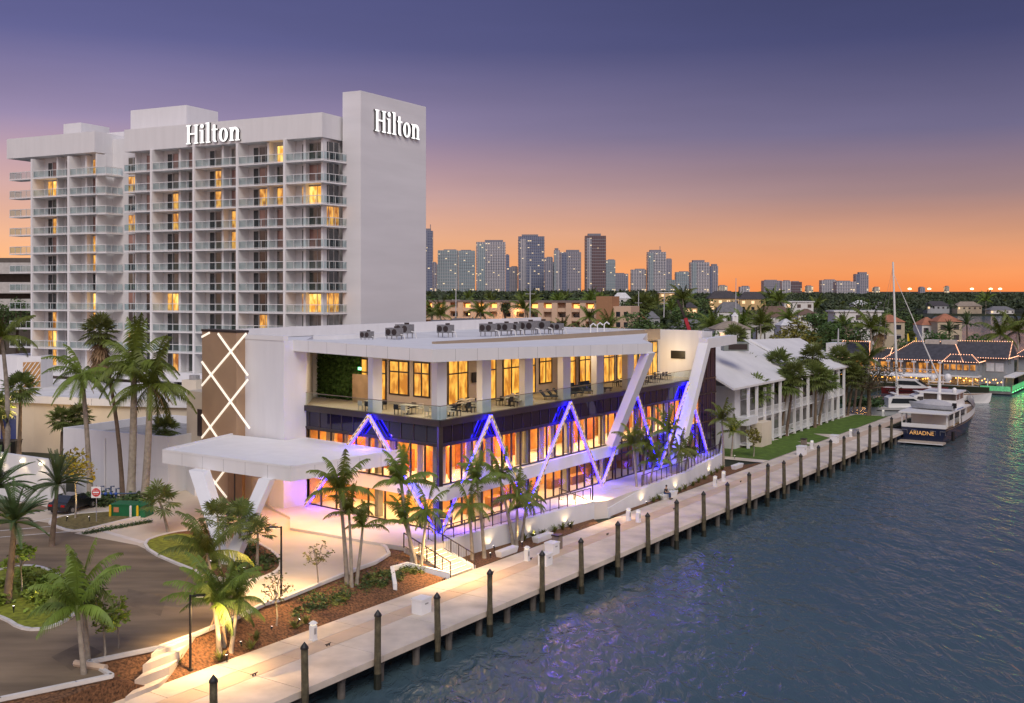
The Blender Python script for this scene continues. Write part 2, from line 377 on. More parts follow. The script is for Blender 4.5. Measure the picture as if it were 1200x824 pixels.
for nm, pl, mm in (('median_ground', isl1, coverm), ('canopy_island_ground', isl2, mulch), ('sign_island_ground', isl3, mat('dry planting soil', (.16, .13, .05), .95, .5, 4, .8, 12))):
    b = kerb(pl); struct(nm+'_kerb', b, kerbm)
    b = MB(); c = sum(pl, Vector())/len(pl); b.sheet([Vector((p.x, p.y, ZD+.08)) for p in pl]); struct(nm, b, mm)
b = MB(); g2 = smoothp(gp([(160, 640), (200, 625), (240, 630), (262, 668), (236, 673.5)], ZD)); b.sheet([Vector((p.x, p.y, ZD+.1)) for p in g2]); struct('canopy_island_green_ground', b, coverm)
b = kerb(edge[:-1], closed=False); struct('drive_edge_kerb', b, kerbm)
p = G(106, 783, ZD); o = thing('wheel_stop', 'tan concrete wheel stop in the kerb notch at the bottom left', 'wheel stop', p); b = MB(); b.tube([p-Vector((.9, -.35, -.13)), p+Vector((.9, -.35, .13))], .17, 8); b.build('body', conct, o)
b = MB()
for pl in ([(150, 690), (196, 700), (188, 722), (146, 708)], [(60, 770), (96, 752), (120, 764), (84, 786)]): b.sheet(gp(pl, ZD+.007))
struct('asphalt_patch', b, mat('sealed asphalt', (.165, .122, .08), .85, .2, 1))
# painted lines
b = MB()
for a, c in (((0, 629.5), (98, 621.5)), ((0, 622), (64, 616.5)), ((36, 612), (100, 599)), ((30, 603), (76, 593))):
    p, q = G(*a, ZD+.009), G(*c, ZD+.009); d = (q-p).normalized(); n = Vector((d.y, -d.x, 0))*.09; b.face([p+n, q+n, q-n, p-n])
struct('road_marking', b, mat('white road paint', (.6, .58, .55), .8, .25, 3))
b = MB(); b.sheet(gp([(112, 621), (118, 620), (172, 635), (164, 636.5)], ZD+.006)); struct('driveway_band', b, mat('light concrete band', (.66, .6, .55), .8, .1, 1))
# mulch bed sloping from the drive down to the promenade, with the stepped path laid across it
inner = [W(-40, 6.5, 1.5), W(-8, 6.5, 1.5), W(2, 6.5, 1.5), W(12, 6.5, 1.5), W(16.7, 6.5, 1.5)]
bed = [Vector((p.x, p.y, ZD-.12)) for p in edge]+[W(16.7, 10.8, ZD-.1)]+[Vector((p.x, p.y, 1.54)) for p in reversed(inner)]
b = MB(); b.sheet(bed); mo = struct('mulch_bed_ground', b, mulch)
def bedz(p):
    """height of the sloping bed below the drive at plan point p"""
    u, v = UVof(p); return 1.54+(ZD-.12-1.54)*max(0, min(1, (v-6.5)/4.6))
def path_edge(px, py, z): return G(px, py, z)
stp = [((137, 826), (150, 830), (182, 800), (156, 800), 1.6, 1.7), ((157, 798), (181, 799), (200, 780), (173, 778), 2.0, 2.05), ((174, 776), (196, 779), (236, 752), (192, 757), 2.75, 2.8)]
for a, c, d_, e, z0, z1 in stp:
    pass
b = MB()
q = [W(-22.5, 6.5), W(-20, 6.5), W(-16.6, 10.5), W(-19.0, 10.8)]
def lerp(a, c, t): return a+(c-a)*t
PL, PR = G(147, 822, 1.56), G(186, 806, 1.56)
EL, ER = G(186, 760, ZD), G(231, 743, ZD)
for k, (t0, t1, z) in enumerate(((0, .26, 1.78), (.26, .5, 2.22), (.5, .76, 2.62), (.76, 1.02, ZD+.04))):
    r = [lerp(PL, EL, t0), lerp(PR, ER, t0), lerp(PR, ER, t1), lerp(PL, EL, t1)]
    b.prism(r, 1.2, z)
struct('stepped_path', b, conc)
# ------------------------------------------------------------------ hotel tower
TC = Vector((-25.04, 141, 0)); TT = Vector((-.898, .440, 0)).normalized(); TR_ = Vector((.514, .857, 0)).normalized()
TN = Vector((TT.y, -TT.x, 0)); TN = TN if TN.y < 0 else -TN       # outward normal of the balcony front
def tp(s, o=0, z=0): return TC+TT*s+TN*o+Vector((0, 0, z))          # along the front (leftwards), o metres out of it
tw = thing('hotel_tower', 'tall white balconied hotel tower with blank end wall and rooftop lettering', 'hotel building', tp(25, -9, 2.8))
FLZ = [38.76-2.9*k for k in range(11)]; DEP = 1.9
def tbox(b, s0, s1, o0, o1, z0, z1): b.hexa([tp(s0, o1, z0), tp(s0, o0, z0), tp(s1, o0, z0), tp(s1, o1, z0)][::-1], [tp(s0, o1, z1), tp(s0, o0, z1), tp(s1, o0, z1), tp(s1, o1, z1)][::-1])
b = MB()
tbox(b, .6, 34.2, -19, -DEP, 2.8, 41.9); tbox(b, 34.2, 41.4, -19, -3.4, 2.8, 44.4); tbox(b, 41.4, 56.3, -19, -DEP, 2.8, 42.2)
b.build('wall', white, tw)
b = MB(); tbox(b, 0, 35.4, -19.5, .12, 41.76, 45.0); b.build('parapet', white, tw)
b = MB(); tbox(b, 41.4, 60.4, -19.5, .12, 42.1, 45.2); b.build('parapet', white, tw)
E = Vector((-20.3, 143.2, 0)); E2 = E+TR_*15; Q0 = Vector((-22.95, 144.5, 0))
b = MB(); bk = Q0+TR_*15
b.prism([Q0, E, E2, bk], 2.8, 48.3); b.build('end_wall', endw_m, tw)
b = MB(); tbox(b, 31.5, 43, -15.5, -8.5, 44.0, 49.7); b.build('lift_penthouse', white, tw)
b = MB(); tbox(b, 55.5, 59.5, -16, -10, 45.2, 48.9); tbox(b, 47, 55.4, -15, -11, 45.2, 47); b.build('roof_plant_room', white, tw)
b = MB(); tbox(b, 0, 56.3, -18, .5, FLZ[10]-1.3, FLZ[10]-.02); tbox(b, 56.3, 62, -18, .2, 9.6, 11.3); b.build('base_band', white, tw)
for s in (0, 6.0, 14.1, 21.9, 29.9, 34.2, 41.4, 46.6, 54.5):
    b = MB()
    if s == 0: tbox(b, .35, .65, -DEP-.1, -.55, FLZ[10], 41.76)
    elif s in (34.2, 41.4): tbox(b, s-.1, s+.14, -DEP-.1, -.9 if s == 34.2 else -.2, FLZ[10], 41.9)
    else: tbox(b, s-.17, s+.17, -DEP-.1, .42, FLZ[10], 41.75)
    b.build('fin_wall', white2, tw)
for s in (10.0, 18.0, 25.9, 50.6):                              # wide fins mid-bay between the two rooms
    b = MB(); tbox(b, s-.55, s-.2, -DEP-.05, -DEP+1.15, FLZ[10], 41.9); b.build('room_divider', white2, tw)
for s in (3.2, 43.9):
    b = MB(); tbox(b, s+.3, s+.7, -DEP-.05, -DEP+.9, FLZ[10], 41.9); b.build('room_divider', white2, tw)
railw = mat('pale railing frame', (.66, .67, .68), .4, .03)
railp = mat('frosted railing panel', (.42, .46, .45), .12, .06, 1, spec=.7)
curt = [pglass, cglass, mat('green grey window glass', (.07, .085, .075), .06, .2, .9, spec=.9), mat('rosy reflection glass', (.30, .17, .15), .08, .2, .6, spec=.9)]  # rosy pane has the reflected afterglow put into its colour
litw = litpane('lit hotel room', (.30, .09, .01), (.95, .46, .09), .85, 1.7)
litb = litpane('bright lit hotel room', (.75, .25, .02), (1, .66, .18), 1.2, 1.7)
LIT = {(0, 'b0', 1): 2, (2, 'b0', 0): 1, (2, 'b0', 1): 1, (2, 'c', 0): 2, (2, 'b1', 0): 1, (1, 'b1', 0): 0, (7, 'c', 0): 2, (8, 'b0', 0): 0, (7, 'b2', 0): 2, (3, 'b2', 0): 1, (2, 'b2', 0): 1, (3, 'b1', 1): 0, (4, 'b1', 1): 1,
       (1, 'L1', 0): 2, (0, 'L0', 0): 1, (4, 'L0', 0): 0, (5, 'L0', 0): 0, (7, 'L0', 0): 2, (8, 'L0', 0): 0, (3, 'L1', 0): 1, (9, 'L1', 0): 2, (10, 'L1', 0): 1, (10, 'L0', 0): 1, (8, 'L1', 0): 0, (10, 'b2', 0): 0}
bays = [('c', 0, 6.0), ('b0', 6.0, 14.1), ('b1', 14.1, 21.9), ('b2', 21.9, 29.9), ('e', 29.9, 35.2), ('L0', 41.4, 46.6), ('L1', 46.6, 54.5), ('L2', 54.5, 59.4)]
wk = 0
def winpart(s0, s1, z, m, o=-DEP, frame=True):
    b = MB(); tbox(b, s0, s1, o-.02, o+.05, z+.1, z+2.55)
    w = b.build('window', m, tw); wk = (s0+s1)/2
    f = MB(); tbox(f, s0-.05, s0+.03, o, o+.1, z+.05, z+2.6); tbox(f, s1-.03, s1+.05, o, o+.1, z+.05, z+2.6); tbox(f, wk-.04, wk+.04, o, o+.1, z+.05, z+2.6); tbox(f, s0, s1, o, o+.1, z+2.5, z+2.62)
    f.build('frame', greym, w); return w
rr = random.Random(5)
for k in range(11):
    z = FLZ[k]
    for nm, s0, s1 in bays:
        Lb = s1-s0
        # openings: each room's glazed door and window
        if nm in ('b0', 'b1', 'b2', 'L1'): ops = [(s0+.15*Lb+.9, s0+.15*Lb-.9+2.6), (s0+.51*Lb+1.1, s0+.51*Lb+3.2)]; ops = [(s0+.47*Lb, s0+.74*Lb), (s0+.12, s0+.36*Lb)]
        elif nm == 'c': ops = [(.7, 3.6)]
        elif nm == 'L0': ops = [(41.6, 43.8)]
        elif nm == 'e': ops = [(30.2, 32.9)]
        else: ops = [(54.8, 56.2)]
        for j, (a, c) in enumerate(ops):
            lv = LIT.get((k, nm, j))
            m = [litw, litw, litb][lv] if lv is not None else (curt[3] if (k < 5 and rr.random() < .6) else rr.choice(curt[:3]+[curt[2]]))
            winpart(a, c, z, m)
        if nm in ('c', 'b0', 'b1', 'b2', 'L1', 'L0') :          # a dark narrow balcony door beside the window
            a = {'c': 3.9, 'L0': 44.4}.get(nm, s0+.77*Lb)
            b = MB(); tbox(b, a, a+.8, -DEP-.02, -DEP+.045, z+.1, z+2.5); b.build('balcony_door', litw if LIT.get((k, nm, 0)) == 2 else pglass, tw)
        if k == 10: continue
        # balcony: slab, front railing
        if nm == 'c': a0, a1 = -.35, 5.83
        elif nm == 'L0': a0, a1 = 41.0, 46.43
        elif nm == 'L2': a0, a1 = 54.67, 59.6
        elif nm == 'e': a0, a1 = 30.07, 35.3
        else: a0, a1 = s0+.17, s1-.17
        b = MB(); tbox(b, a0, a1, -DEP, .3, z-.15, z)
        if nm == 'c': b.prism([tp(-.35, .3), tp(-.35, -.6), TC+TR_*4.0+TT*.2, TC+TR_*4.0-TT*.75], z-.19, z-.005)
        if nm == 'L0': tbox(b, 39.2, 41.0, -3.3, -.0, z-.195, z-.005)
        bal = b.build('balcony', white2, tw)
        b = MB(); tbox(b, a0+.08, a1-.08, .19, .22, z+.14, z+1.02)
        if nm == 'c': p, q = tp(-.33, .2), TC+TR_*4.0-TT*.72; b.wall(p, q, z+.14, z+1.02, .03)
        if nm == 'L0': b.wall(tp(41.0, .2), tp(39.2, -.0), z+.14, z+1.02, .03); b.wall(tp(39.2, 0), tp(39.2, -3.2), z+.14, z+1.02, .03)
        if nm in ('e', 'L2'): tbox(b, a1-.1, a1-.07, -DEP, .2, z+.14, z+1.02)
        b.build('railing_panel', railgl, bal)
        b = MB(); tbox(b, a0, a1, .16, .25, z+1.04, z+1.12); tbox(b, a0, a1, .18, .23, z+.08, z+.13)
        n = max(3, round((a1-a0)/1.25))
        for t in range(n+1):
            s = a0+.03+(a1-a0-.06)*t/n; tbox(b, s-.03, s+.03, .17, .24, z, z+1.04)
        if nm == 'c':
            p, q = tp(-.33, .2), TC+TR_*4.0-TT*.72
            b.beam(p+Vector((0, 0, z+1.08)), q+Vector((0, 0, z+1.08)), .08, .08); b.beam(p+Vector((0, 0, z+.1)), q+Vector((0, 0, z+.1)), .05, .05)
            for t in range(1, 5): r_ = lerp(p, q, t/4.0); b.box(r_+Vector((0, 0, z)), .06, .06, 1.05)
        if nm == 'L0':
            b.beam(tp(39.2, 0, z+1.08), tp(39.2, -3.2, z+1.08), .08, .08); b.beam(tp(41.0, .2, z+1.08), tp(39.2, 0, z+1.08), .08, .08)
            for o in (0, -1.1, -2.2): b.box(tp(39.2, o, z), .06, .06, 1.05)
        if nm in ('e', 'L2'): tbox(b, a1-.13, a1-.03, -DEP, .2, z+1.04, z+1.12)
        b.build('railing_frame', railw, bal)
    # corner windows facing the end wall, and the glazed stair strip between the two wings
    if k < 10:
        p, q = tp(.45, -.8), TC+TR_*3.7+TT*.3
        b = MB(); b.wall(p, q, z+.1, z+2.6, .06)
        w = b.build('side_window', litw if k in (3, 7) else rr.choice(curt[:3]), tw)
        b = MB()
        for t in (0, .33, .66, 1): b.box(lerp(p, q, t)+Vector((0, 0, z+.05)), .09, .09, 2.6)
        b.build('frame', greym, w)
    b = MB(); tbox(b, 35.0, 38.1, -3.42, -3.34, z+.15, z+2.65); w = b.build('stair_window', [curt[2], curt[3], pglass][k % 3] if k not in (1, 3, 9) else litw, tw)
    b = MB()
    for s in (35.0, 36.0, 37.1, 38.1): tbox(b, s-.04, s+.04, -3.4, -3.26, z+.1, z+2.7)
    tbox(b, 35, 38.1, -3.4, -3.2, z-.12, z+.1); b.build('frame', white2, w)
    b = MB(); tbox(b, 41.32, 41.39, -3.1, -.5, z+.1, z+2.6) if False else tbox(b, 41.33, 41.41, -1.7, -.6, z+.1, z+2.6); b.build('side_window', pglass, tw)
# lobby storey under the base band
b = MB(); tbox(b, 12, 34, -.6, -.5, 8.0, 9.72); b.build('lobby_window', pglass, tw)
for s in (14, 20, 26, 32):
    b = MB(); tbox(b, s-.3, s+.3, -.5, .2, 7.9, 9.74); b.build('lobby_column', white2, tw)
# lettering
def glyph(b, ch, x, h, P):
    """a serif capital or small letter as bars; P(x, y, depth) places it, returns its width"""
    st, th, sf = .165*h, .075*h, .075*h
    def rect(x0, x1, y0, y1):
        b.hexa([P(x0, y0, 0), P(x1, y0, 0), P(x1, y0, 1), P(x0, y0, 1)], [P(x0, y1, 0), P(x1, y1, 0), P(x1, y1, 1), P(x0, y1, 1)])
    def stem(x0, y1, y0=0, foot=True, head=True):
        rect(x0, x0+st, y0, y1)
        if foot: rect(x0-sf, x0+st+sf, y0-.001*h, y0+.05*h)
        if head == 'l': rect(x0-sf*1.2, x0+.001, y1-.055*h, y1)
        elif head: rect(x0-sf, x0+st+sf, y1-.05*h, y1+.001*h)
    def arc(cx, cy, rx, ry, a0, a1, wx, wy, n=14):
        pr = None
        for i in range(n+1):
            a = a0+(a1-a0)*i/n; c, s = math.cos(a), math.sin(a); q = ((cx+rx*c, cy+ry*s), (cx+(rx-wx)*c, cy+(ry-wy)*s))
            if pr:
                o0, i0_ = pr; o1, i1 = q
                b.hexa([P(*o0, 0), P(*o1, 0), P(*i1, 0), P(*i0_, 0)], [P(*o0, 1), P(*o1, 1), P(*i1, 1), P(*i0_, 1)])
            pr = q
    xh = .70*h
    if ch == 'H':
        stem(x+sf, h); stem(x+sf+.56*h, h); rect(x+sf+st, x+sf+.56*h, .49*h, .49*h+th); return .56*h+st+2*sf
    if ch == 'i':
        stem(x+sf, xh, head='l'); arc(x+sf+st/2, .9*h, .115*h, .115*h, 0, 2*math.pi, .114*h, .114*h, 12); return st+2*sf
    if ch == 'l': stem(x+sf, 1.06*h, head='l'); return st+2*sf
    if ch == 't':
        rect(x+sf, x+sf+st, .12*h, .92*h); rect(x, x+sf+st+.16*h, xh-.07*h, xh); arc(x+sf+.18*h, .16*h, .18*h, .16*h, math.pi, 1.65*math.pi, .17*h, .09*h, 8); return st+sf+.15*h
    if ch == 'o':
        arc(x+.31*h, xh/2, .31*h, xh/2+.015*h, 0, 2*math.pi, .175*h, .07*h, 22); return .62*h
    if ch == 'n':
        stem(x+sf, xh, head='l'); stem(x+sf+.40*h, xh*.66, head=False); arc(x+sf+.295*h, xh*.62, .295*h, xh*.40, 0, .93*math.pi, .19*h, .12*h, 12); return .40*h+st+2*sf
    return .3*h
signf = emis('white lit letter face', (1, .98, .95), .75); signs = mat('dark letter return', (.02, .02, .02), .6)
def lettering(text, org, xd, nd, h, gap, root, names):
    x = 0
    for i, ch in enumerate(text):
        for nm, m, d0, d1 in (('letter', signf, .30, .38), ('letter_return', signs, .03, .299)):
            b = MB(); f = 1.0
            w = glyph(b, ch, x, h, lambda X, Y, k: org+xd*X+Vector((0, 0, Y))+nd*(d0 if k else d1))
            if nm == 'letter': par = b.build(nm, m, root)
            else: b.build(nm, m, par)
        x += w+gap
    return x
def signw(text, h, gap):
    b = MB(); return sum(glyph(b, c, 0, h, lambda X, Y, k: Vector((X, Y, k)))+gap for c in text)-gap
TXT = 'Hilton'
s_l, s_r = onray(tp(0), TT, 221), onray(tp(0), TT, 283.5)
hh = 2.65; w0 = signw(TXT, hh, .12*hh); 
b0 = tp(s_l, .12); 
sg = thing('building_sign', 'white lit hotel name letters along the long parapet above the balconies', 'sign', (b0.x, b0.y, 42.1))
lettering(TXT, b0+Vector((0, 0, 42.1)), -TT*((s_l-s_r)/w0), TN, hh, .12*hh, sg, None)
EN = Vector((TR_.y, -TR_.x, 0))
r0, r1 = onray(E, TR_, 437.5), onray(E, TR_, 489.5); b0 = E+TR_*r0
sg = thing('building_sign', 'white lit hotel name letters high on the blank end wall', 'sign', (b0.x, b0.y, 43.0))
hh = 2.95; w0 = signw(TXT, hh, .12*hh)
lettering(TXT, b0+Vector((0, 0, 43.2)), TR_*((r1-r0)/w0), EN, hh, .12*hh, sg, None)

# ------------------------------------------------------------------ podium and service buildings left of the pavilion
pd = thing('podium_building', 'low white podium building with wide pale flat roof at the foot of the hotel tower', 'building', (-52, 135, 2.8))
fl = gp([(-60, 468), (40, 470), (110, 473), (236, 476)], 7.8)
b = MB(); b.prism([Vector((p.x, p.y, 0)) for p in fl]+[tp(8, .3), tp(70, .3), Vector((-110, 175, 0))], 1.4, 7.8); b.build('wall', cream, pd)
b = MB(); b.prism([Vector((p.x, p.y, 0))+Vector((0, -.3, 0)) for p in fl]+[tp(8, .2), tp(70, .2), Vector((-111, 174, 0))], 7.81, 8.0); b.build('roof', wroof, pd)
b = MB(); 
for i in range(3): b.wall(fl[i], fl[i+1], 7.6, 8.5, .3, .45)
b.build('parapet', white, pd)
pw = [D(-40, 150, 446), D(20, 146, 446), D(48, 147, 446), D(62, 150, 446)]
b = MB()
for i in range(3): b.wall(pw[i], pw[i+1], 7.9, 12.4, .4)
b.build('curved_wall', white, pd)
p, q = [Vector((a.x, a.y, 0)) for a in (lerp(pw[1], pw[2], .25), lerp(pw[1], pw[2], .98))]
b = MB(); b.wall(p, q, 8.2, 11.6, .08, .1); f = b.build('lattice_window', mat('amber lattice glass', (.26, .14, .06), .4, .3, 2, emit=(1, .5, .15), es=.12), pd)
b = MB()
for i in range(-3, 4):
    u0, u1 = max(0, i/4), min(1, i/4+1); a0, a1 = lerp(p, q, u0), lerp(p, q, u1); n_ = Vector((0, -.18, 0))
    z0 = 8.25+3.3*(u0-i/4); z1 = 8.25+3.3*(u1-i/4)
    b.beam(a0+n_+Vector((0, 0, z0)), a1+n_+Vector((0, 0, z1)), .1, .1)
b.build('lattice_bar', white2, f)
# blue doors, service yard
Q = G(5, 540, 2.8); 
p, q = D(3, 127, 500), D(21, 127.3, 500)
b = MB(); b.wall(p, q, 2.8, 6.6, .2, .9); b.build('service_door', mat('blue painted door', (.05, .08, .32), .5, .1), pd)
an = thing('annex_building', 'flat roofed white service annex behind the tall palms', 'building', (-36, 96, 2.8))
A0, A1 = Vector((-40.9, 97.2, 0))*1.075, Vector((-32.2, 92.5, 0))*1.075; ad = (A1-A0).normalized(); A1 = A0+ad*onray(A0, ad, 197); nb = Vector((-ad.y, ad.x, 0))
b = MB(); b.prism([A0+ad*1.9, A1, A1+nb*13, A0+nb*13, A0+nb*1.9, A0+nb*1.9+ad*1.9], 1.4, 5.2); b.build('wall', white, an)
b = MB(); b.prism([A0, A1, A1+nb*13, A0+nb*13], 5.21, 7.2); b.prism([A0+nb*12.7, A1+nb*12.7, A1+nb*13, A0+nb*13], 7.2, 8.0)
b.wall(A0, A1, 7.2, 8.05, .3); b.wall(A0+nb*13, A0+nb*.3, 7.2, 8.03, .3); b.wall(A1+nb*.3, A1+nb*12.7, 7.2, 8.02, .3); b.build('upper_wall', white, an)
b = MB(); b.prism([A0+nb*.35+ad*.35, A1+nb*.35-ad*.35, A1+nb*12.6-ad*.35, A0+nb*12.6+ad*.35], 7.2, 7.26); b.build('roof', mat('grey roof felt', (.3, .29, .29), .9, .2), an)
b = MB(); b.wall(A0+nb*1.9+ad*.3, A0+nb*1.9+ad*1.5, 2.85, 4.8, .1, .04); b.build('door', greym, an)
for t in (.42, .66): 
    b = MB(); c = lerp(A0, A1, t); b.box(c-nb*.1+Vector((0, 0, 2.8)), .12, .12, 4.6); b.build('downpipe', white2, an)
# low service wall joining the annex to the brown panel
K0 = Vector((-5.5, 81.3, 0)); DR = Vector((.5635, .826, 0)).normalized(); DL = Vector((-.749, .663, 0)).normalized(); NR = Vector((DR.y, -DR.x, 0)); NL = Vector((-DL.y, DL.x, 0)); NL = NL if NL.y < 0 else -NL
sv = thing('service_building', 'cream service block with a grey roof door behind the entrance canopy', 'building', (-29, 99, 2.8))
BP0 = Vector((-27.2, 95.6, 0))
b = MB(); b.prism([A1+nb*2.2, BP0+Vector((-1.6, 1.2, 0)), BP0+Vector((1, 2.2, 0)), BP0+Vector((3, 14, 0)), A1+nb*13], 1.4, 6.9); b.build('wall', white, sv)
p = BP0+Vector((-.2, 2.3, 0)); b = MB(); b.prism([p+DL*4.5, p, p+DL*0+Vector((4, 7, 0)), p+DL*4.5+Vector((4, 7, 0))], 6.91, 12.0); b.build('upper_wall', cream, sv)
b = MB(); pa, pb = p+DL*2.6, p+DL*1.1; b.wall(pa, pb, 7.9, 10.4, .1, .06); b.build('door', darkm, sv)
wa = thing('ramp_wall', 'white service ramp wall lit by a row of wall lamps at the left edge', 'wall', (-52, 100, 2.8))
p, q = D(-40, 104, 525), D(74, 99.2, 541)
b = MB(); b.hexa([p+Vector((0, 0, 1.4-p.z)), q+Vector((0, 0, 1.4-q.z)), q+Vector((.1, .4, 1.4-q.z)), p+Vector((.1, .4, 1.4-p.z))], [p, q, q+Vector((.1, .4, 0)), p+Vector((.1, .4, 0))]); b.build('wall', white, wa)
for px in (4, 28, 50):
    t = (px+40)/114; c = lerp(p, q, t); b = MB(); b.box(c+Vector((0, -.16, -.55)), .3, .2, .18); b.build('wall_lamp', emis('warm lamp lens', (1, .8, .45), 6), wa)
    lamp('wall_lamp_light', 'SPOT', c+Vector((0, -.7, -.4)), 45, (1, .75, .42), .08, c+Vector((0, -.1, -4)), 95)
lamp('yard_light', 'POINT', D(20, 124, 478), 380, (1, .66, .3), .3); lamp('yard_light', 'POINT', D(60, 122, 492), 240, (1, .66, .3), .3)
# ------------------------------------------------------------------ waterfront pavilion
LR, LL = 51.7, 16.3
def fr(s, o=0, z=0): return K0+DR*s+NR*o+Vector((0, 0, z))         # right facade: s metres from the glass corner, o out
def fl_(s, o=0, z=0): return K0+DL*s+NL*o+Vector((0, 0, z))        # left facade
pv = thing('waterfront_pavilion', 'glass walled white pavilion with open terrace and violet lit trusses beside the promenade', 'building', (K0.x-4, K0.y+14, 3))
BACK = 25
def inset(a): # corner moved inside by a on both facades
    return K0+DR*(a/abs(DR.dot(NL)))*1+DL*(a/abs(DL.dot(NR)))
# plaza slab under it
pz_top = 3.0
wall1 = [W(19.6, 9.3), G(560, 647, 1.55), G(600, 635.5, 1.55), G(637, 625, 1.55), G(668, 616, 1.55), G(695, 608, 1.55)]
wall2 = [G(712, 606, 1.55), G(735, 597, 1.55), G(755, 590, 1.55), G(778, 581, 1.55), G(801.5, 572, 1.55), G(824, 559.5, 1.55), G(845, 548, 1.55), W(77.5, 12)]
pz = [G(340, 606, 3), G(340, 618.5, 3), G(376, 624.5, 3), G(430, 634, 3), G(477, 641, 3), W(16.7, 10.8)]+[Vector(p) for p in wall1]+[Vector(p) for p in wall2]+[fr(53, -3), fr(53, -26), K0+DL*30+DR*20, K0+DL*27]
b = MB(); b.prism([Vector((p.x, p.y, 0)) for p in pz], 1.2, pz_top); struct('plaza', b, mat('white plaza paving', (.62, .57, .53), .8, .08, .4, .1, 20))
# floors
foot = [K0, fr(LR), fr(LR)+DL*BACK, K0+DL*BACK]
b = MB(); b.prism([fl_(-.35, .0)+NR*.35+NL*0, fr(27.6, .35), fr(27.6, -6), fl_(17.5, -6), fl_(17.5, .35), K0+NR*.32+NL*.32], 5.5, 6.54); b.build('mid_slab', white2, pv)
b = MB(); b.prism([p for p in (fr(27.7, -.2), fr(LR, -.2), fr(LR)+DL*BACK, fr(27.7)+DL*BACK)], 6.2, 6.5); b.build('inner_floor_slab', white2, pv)
b = MB(); b.prism([K0+NR*.02+NL*.02, fr(LR, .02), fr(LR)+DL*BACK, K0+DL*BACK+NL*.02], 9.75, 11.46)
b.cur = 0; b.build('terrace_slab', conct, pv)
b = MB(); b.prism([inset(.25), fr(48, -.25), fr(48)+DL*8, K0+DL*16.4+NL*-.3], 11.461, 11.5); b.build('terrace_paving', mat('warm terrace paving', (.55, .45, .33), .8, .1, .6), pv)
# spandrel band and edge beam
b = MB(); b.wall(fl_(LL), K0, 9.73, 11.1, .1, .08); b.wall(K0, fr(LR), 9.73, 11.1, .1, .08); b.build('spandrel_panel', spand, pv)
b = MB()
for n_ in range(1, 12): b.wall(fl_(n_*1.45-.04), fl_(n_*1.45-.12), 9.7, 11.1, .06, .13)
for n_ in range(1, 37): b.wall(fr(n_*1.4-.04), fr(n_*1.4+.04), 9.7, 11.1, .06, .13)
b.wall(fl_(LL), fl_(-.1), 9.62, 9.78, .25, .16); b.wall(fr(-.1), fr(LR), 9.62, 9.78, .25, .16)
b.build('spandrel_mullion', darkm, pv)
b = MB(); b.wall(fl_(LL, 0), fl_(-.25), 11.1, 11.58, .4, .3); b.wall(fr(-.25), fr(48), 11.1, 11.58, .4, .3); b.build('terrace_edge_beam', darkm, pv)
b = MB(); b.box(K0+NR*.05+NL*.05+Vector((0, 0, 3.0)), .34, .34, 8.1, .55); b.build('corner_post', darkm, pv)
# curtain walls: one part per facade and storey, panes one mesh and mullions under it
def curtain(fn, s0, s1, z0, z1, step, o, rails=()):
    b = MB(); p, q = (fn(s1, o), fn(s0, o)) if fn is fl_ else (fn(s0, o), fn(s1, o)); b.wall(p, q, z0, z1, .02); g = b.build('curtain_wall', cwglass, pv)
    b = MB(); s = s0
    while s <= s1+.01:
        p, q = (fn(s+.04, o), fn(s-.04, o)) if fn is fl_ else (fn(s-.04, o), fn(s+.04, o)); b.wall(p, q, z0, z1, .16, .07); s += step
    for z in (z0+.05, z1-.06, *rails):
        p, q = (fn(s1, o), fn(s0, o)) if fn is fl_ else (fn(s0, o), fn(s1, o)); b.wall(p, q, z-.05, z+.05, .12, .06)
    b.build('mullion', darkm, g)
curtain(fl_, 0, LL, 6.55, 9.62, LL/10, 0); curtain(fr, 0, 27.6, 6.55, 9.62, 1.38, 0)
curtain(fl_, .4, LL, 3.0, 5.5, LL/8, -.25); curtain(fr, .4, 27.6, 3.0, 5.5, 1.36, -.25)
curtain(fr, 27.7, 47.5, 3.0, 9.62, 1.32, -.02, (5.4, 6.5)); 
# interior: back walls, columns, panels, lights
b = MB(); I1 = inset(4.6)
b.prism([I1, fr(LR-.5, -4.6), fr(LR-.5, -5), inset(5)], 3.01, 9.74); b.prism([K0+DL*LL-NL*4.6, I1, inset(5), K0+DL*LL-NL*5], 3.01, 9.74)
b.wall(fr(47.6, -4.6), fr(47.6, -.3), 3.01, 9.7, .15); b.wall(K0+DL*(LL-.1)-NL*.3, K0+DL*(LL-.1)-NL*4.6, 3.01, 9.7, .15)
b.build('inner_wall', wood, pv)
b = MB(); 
rr = random.Random(3)
s = 1.5
while s < 46:
    w = rr.uniform(.7, 1.7)
    b.wall(fr(s, -rr.uniform(2.2, 4.4)), fr(s+w, -rr.uniform(2.2, 4.3)), 6.56, 6.56+rr.choice([2.2, 2.6, 3.0, 3.05]), .1); s += w+rr.uniform(.8, 2.6)
s = 1.5
while s < LL-1:
    w = rr.uniform(1, 2.4); b.wall(fl_(s+w, -rr.uniform(2.4, 4)), fl_(s, -rr.uniform(2.4, 4)), 6.56, 6.56+rr.choice([1.8, 2.2, 2.6]), .1); s += w+rr.uniform(.4, 1.2)
b.build('inner_screen', mat('slatted wood screen', (.36, .12, .035), .6, .35, 2.2), pv)
b = MB(); s = .9
while s < 46:
    w = rr.uniform(.5, 1.1); b.wall(fr(s, -.75), fr(s+w, -.8), 6.56, 9.6, .1); s += w+rr.choice([1.0, 1.9, 2.6, 3.4])
s = .8
while s < LL-1.5:
    w = rr.uniform(.5, 1.2); b.wall(fl_(s+w, -.8), fl_(s, -.75), 6.56, 9.6, .1); s += w+rr.choice([1.2, 2.2, 3.2])
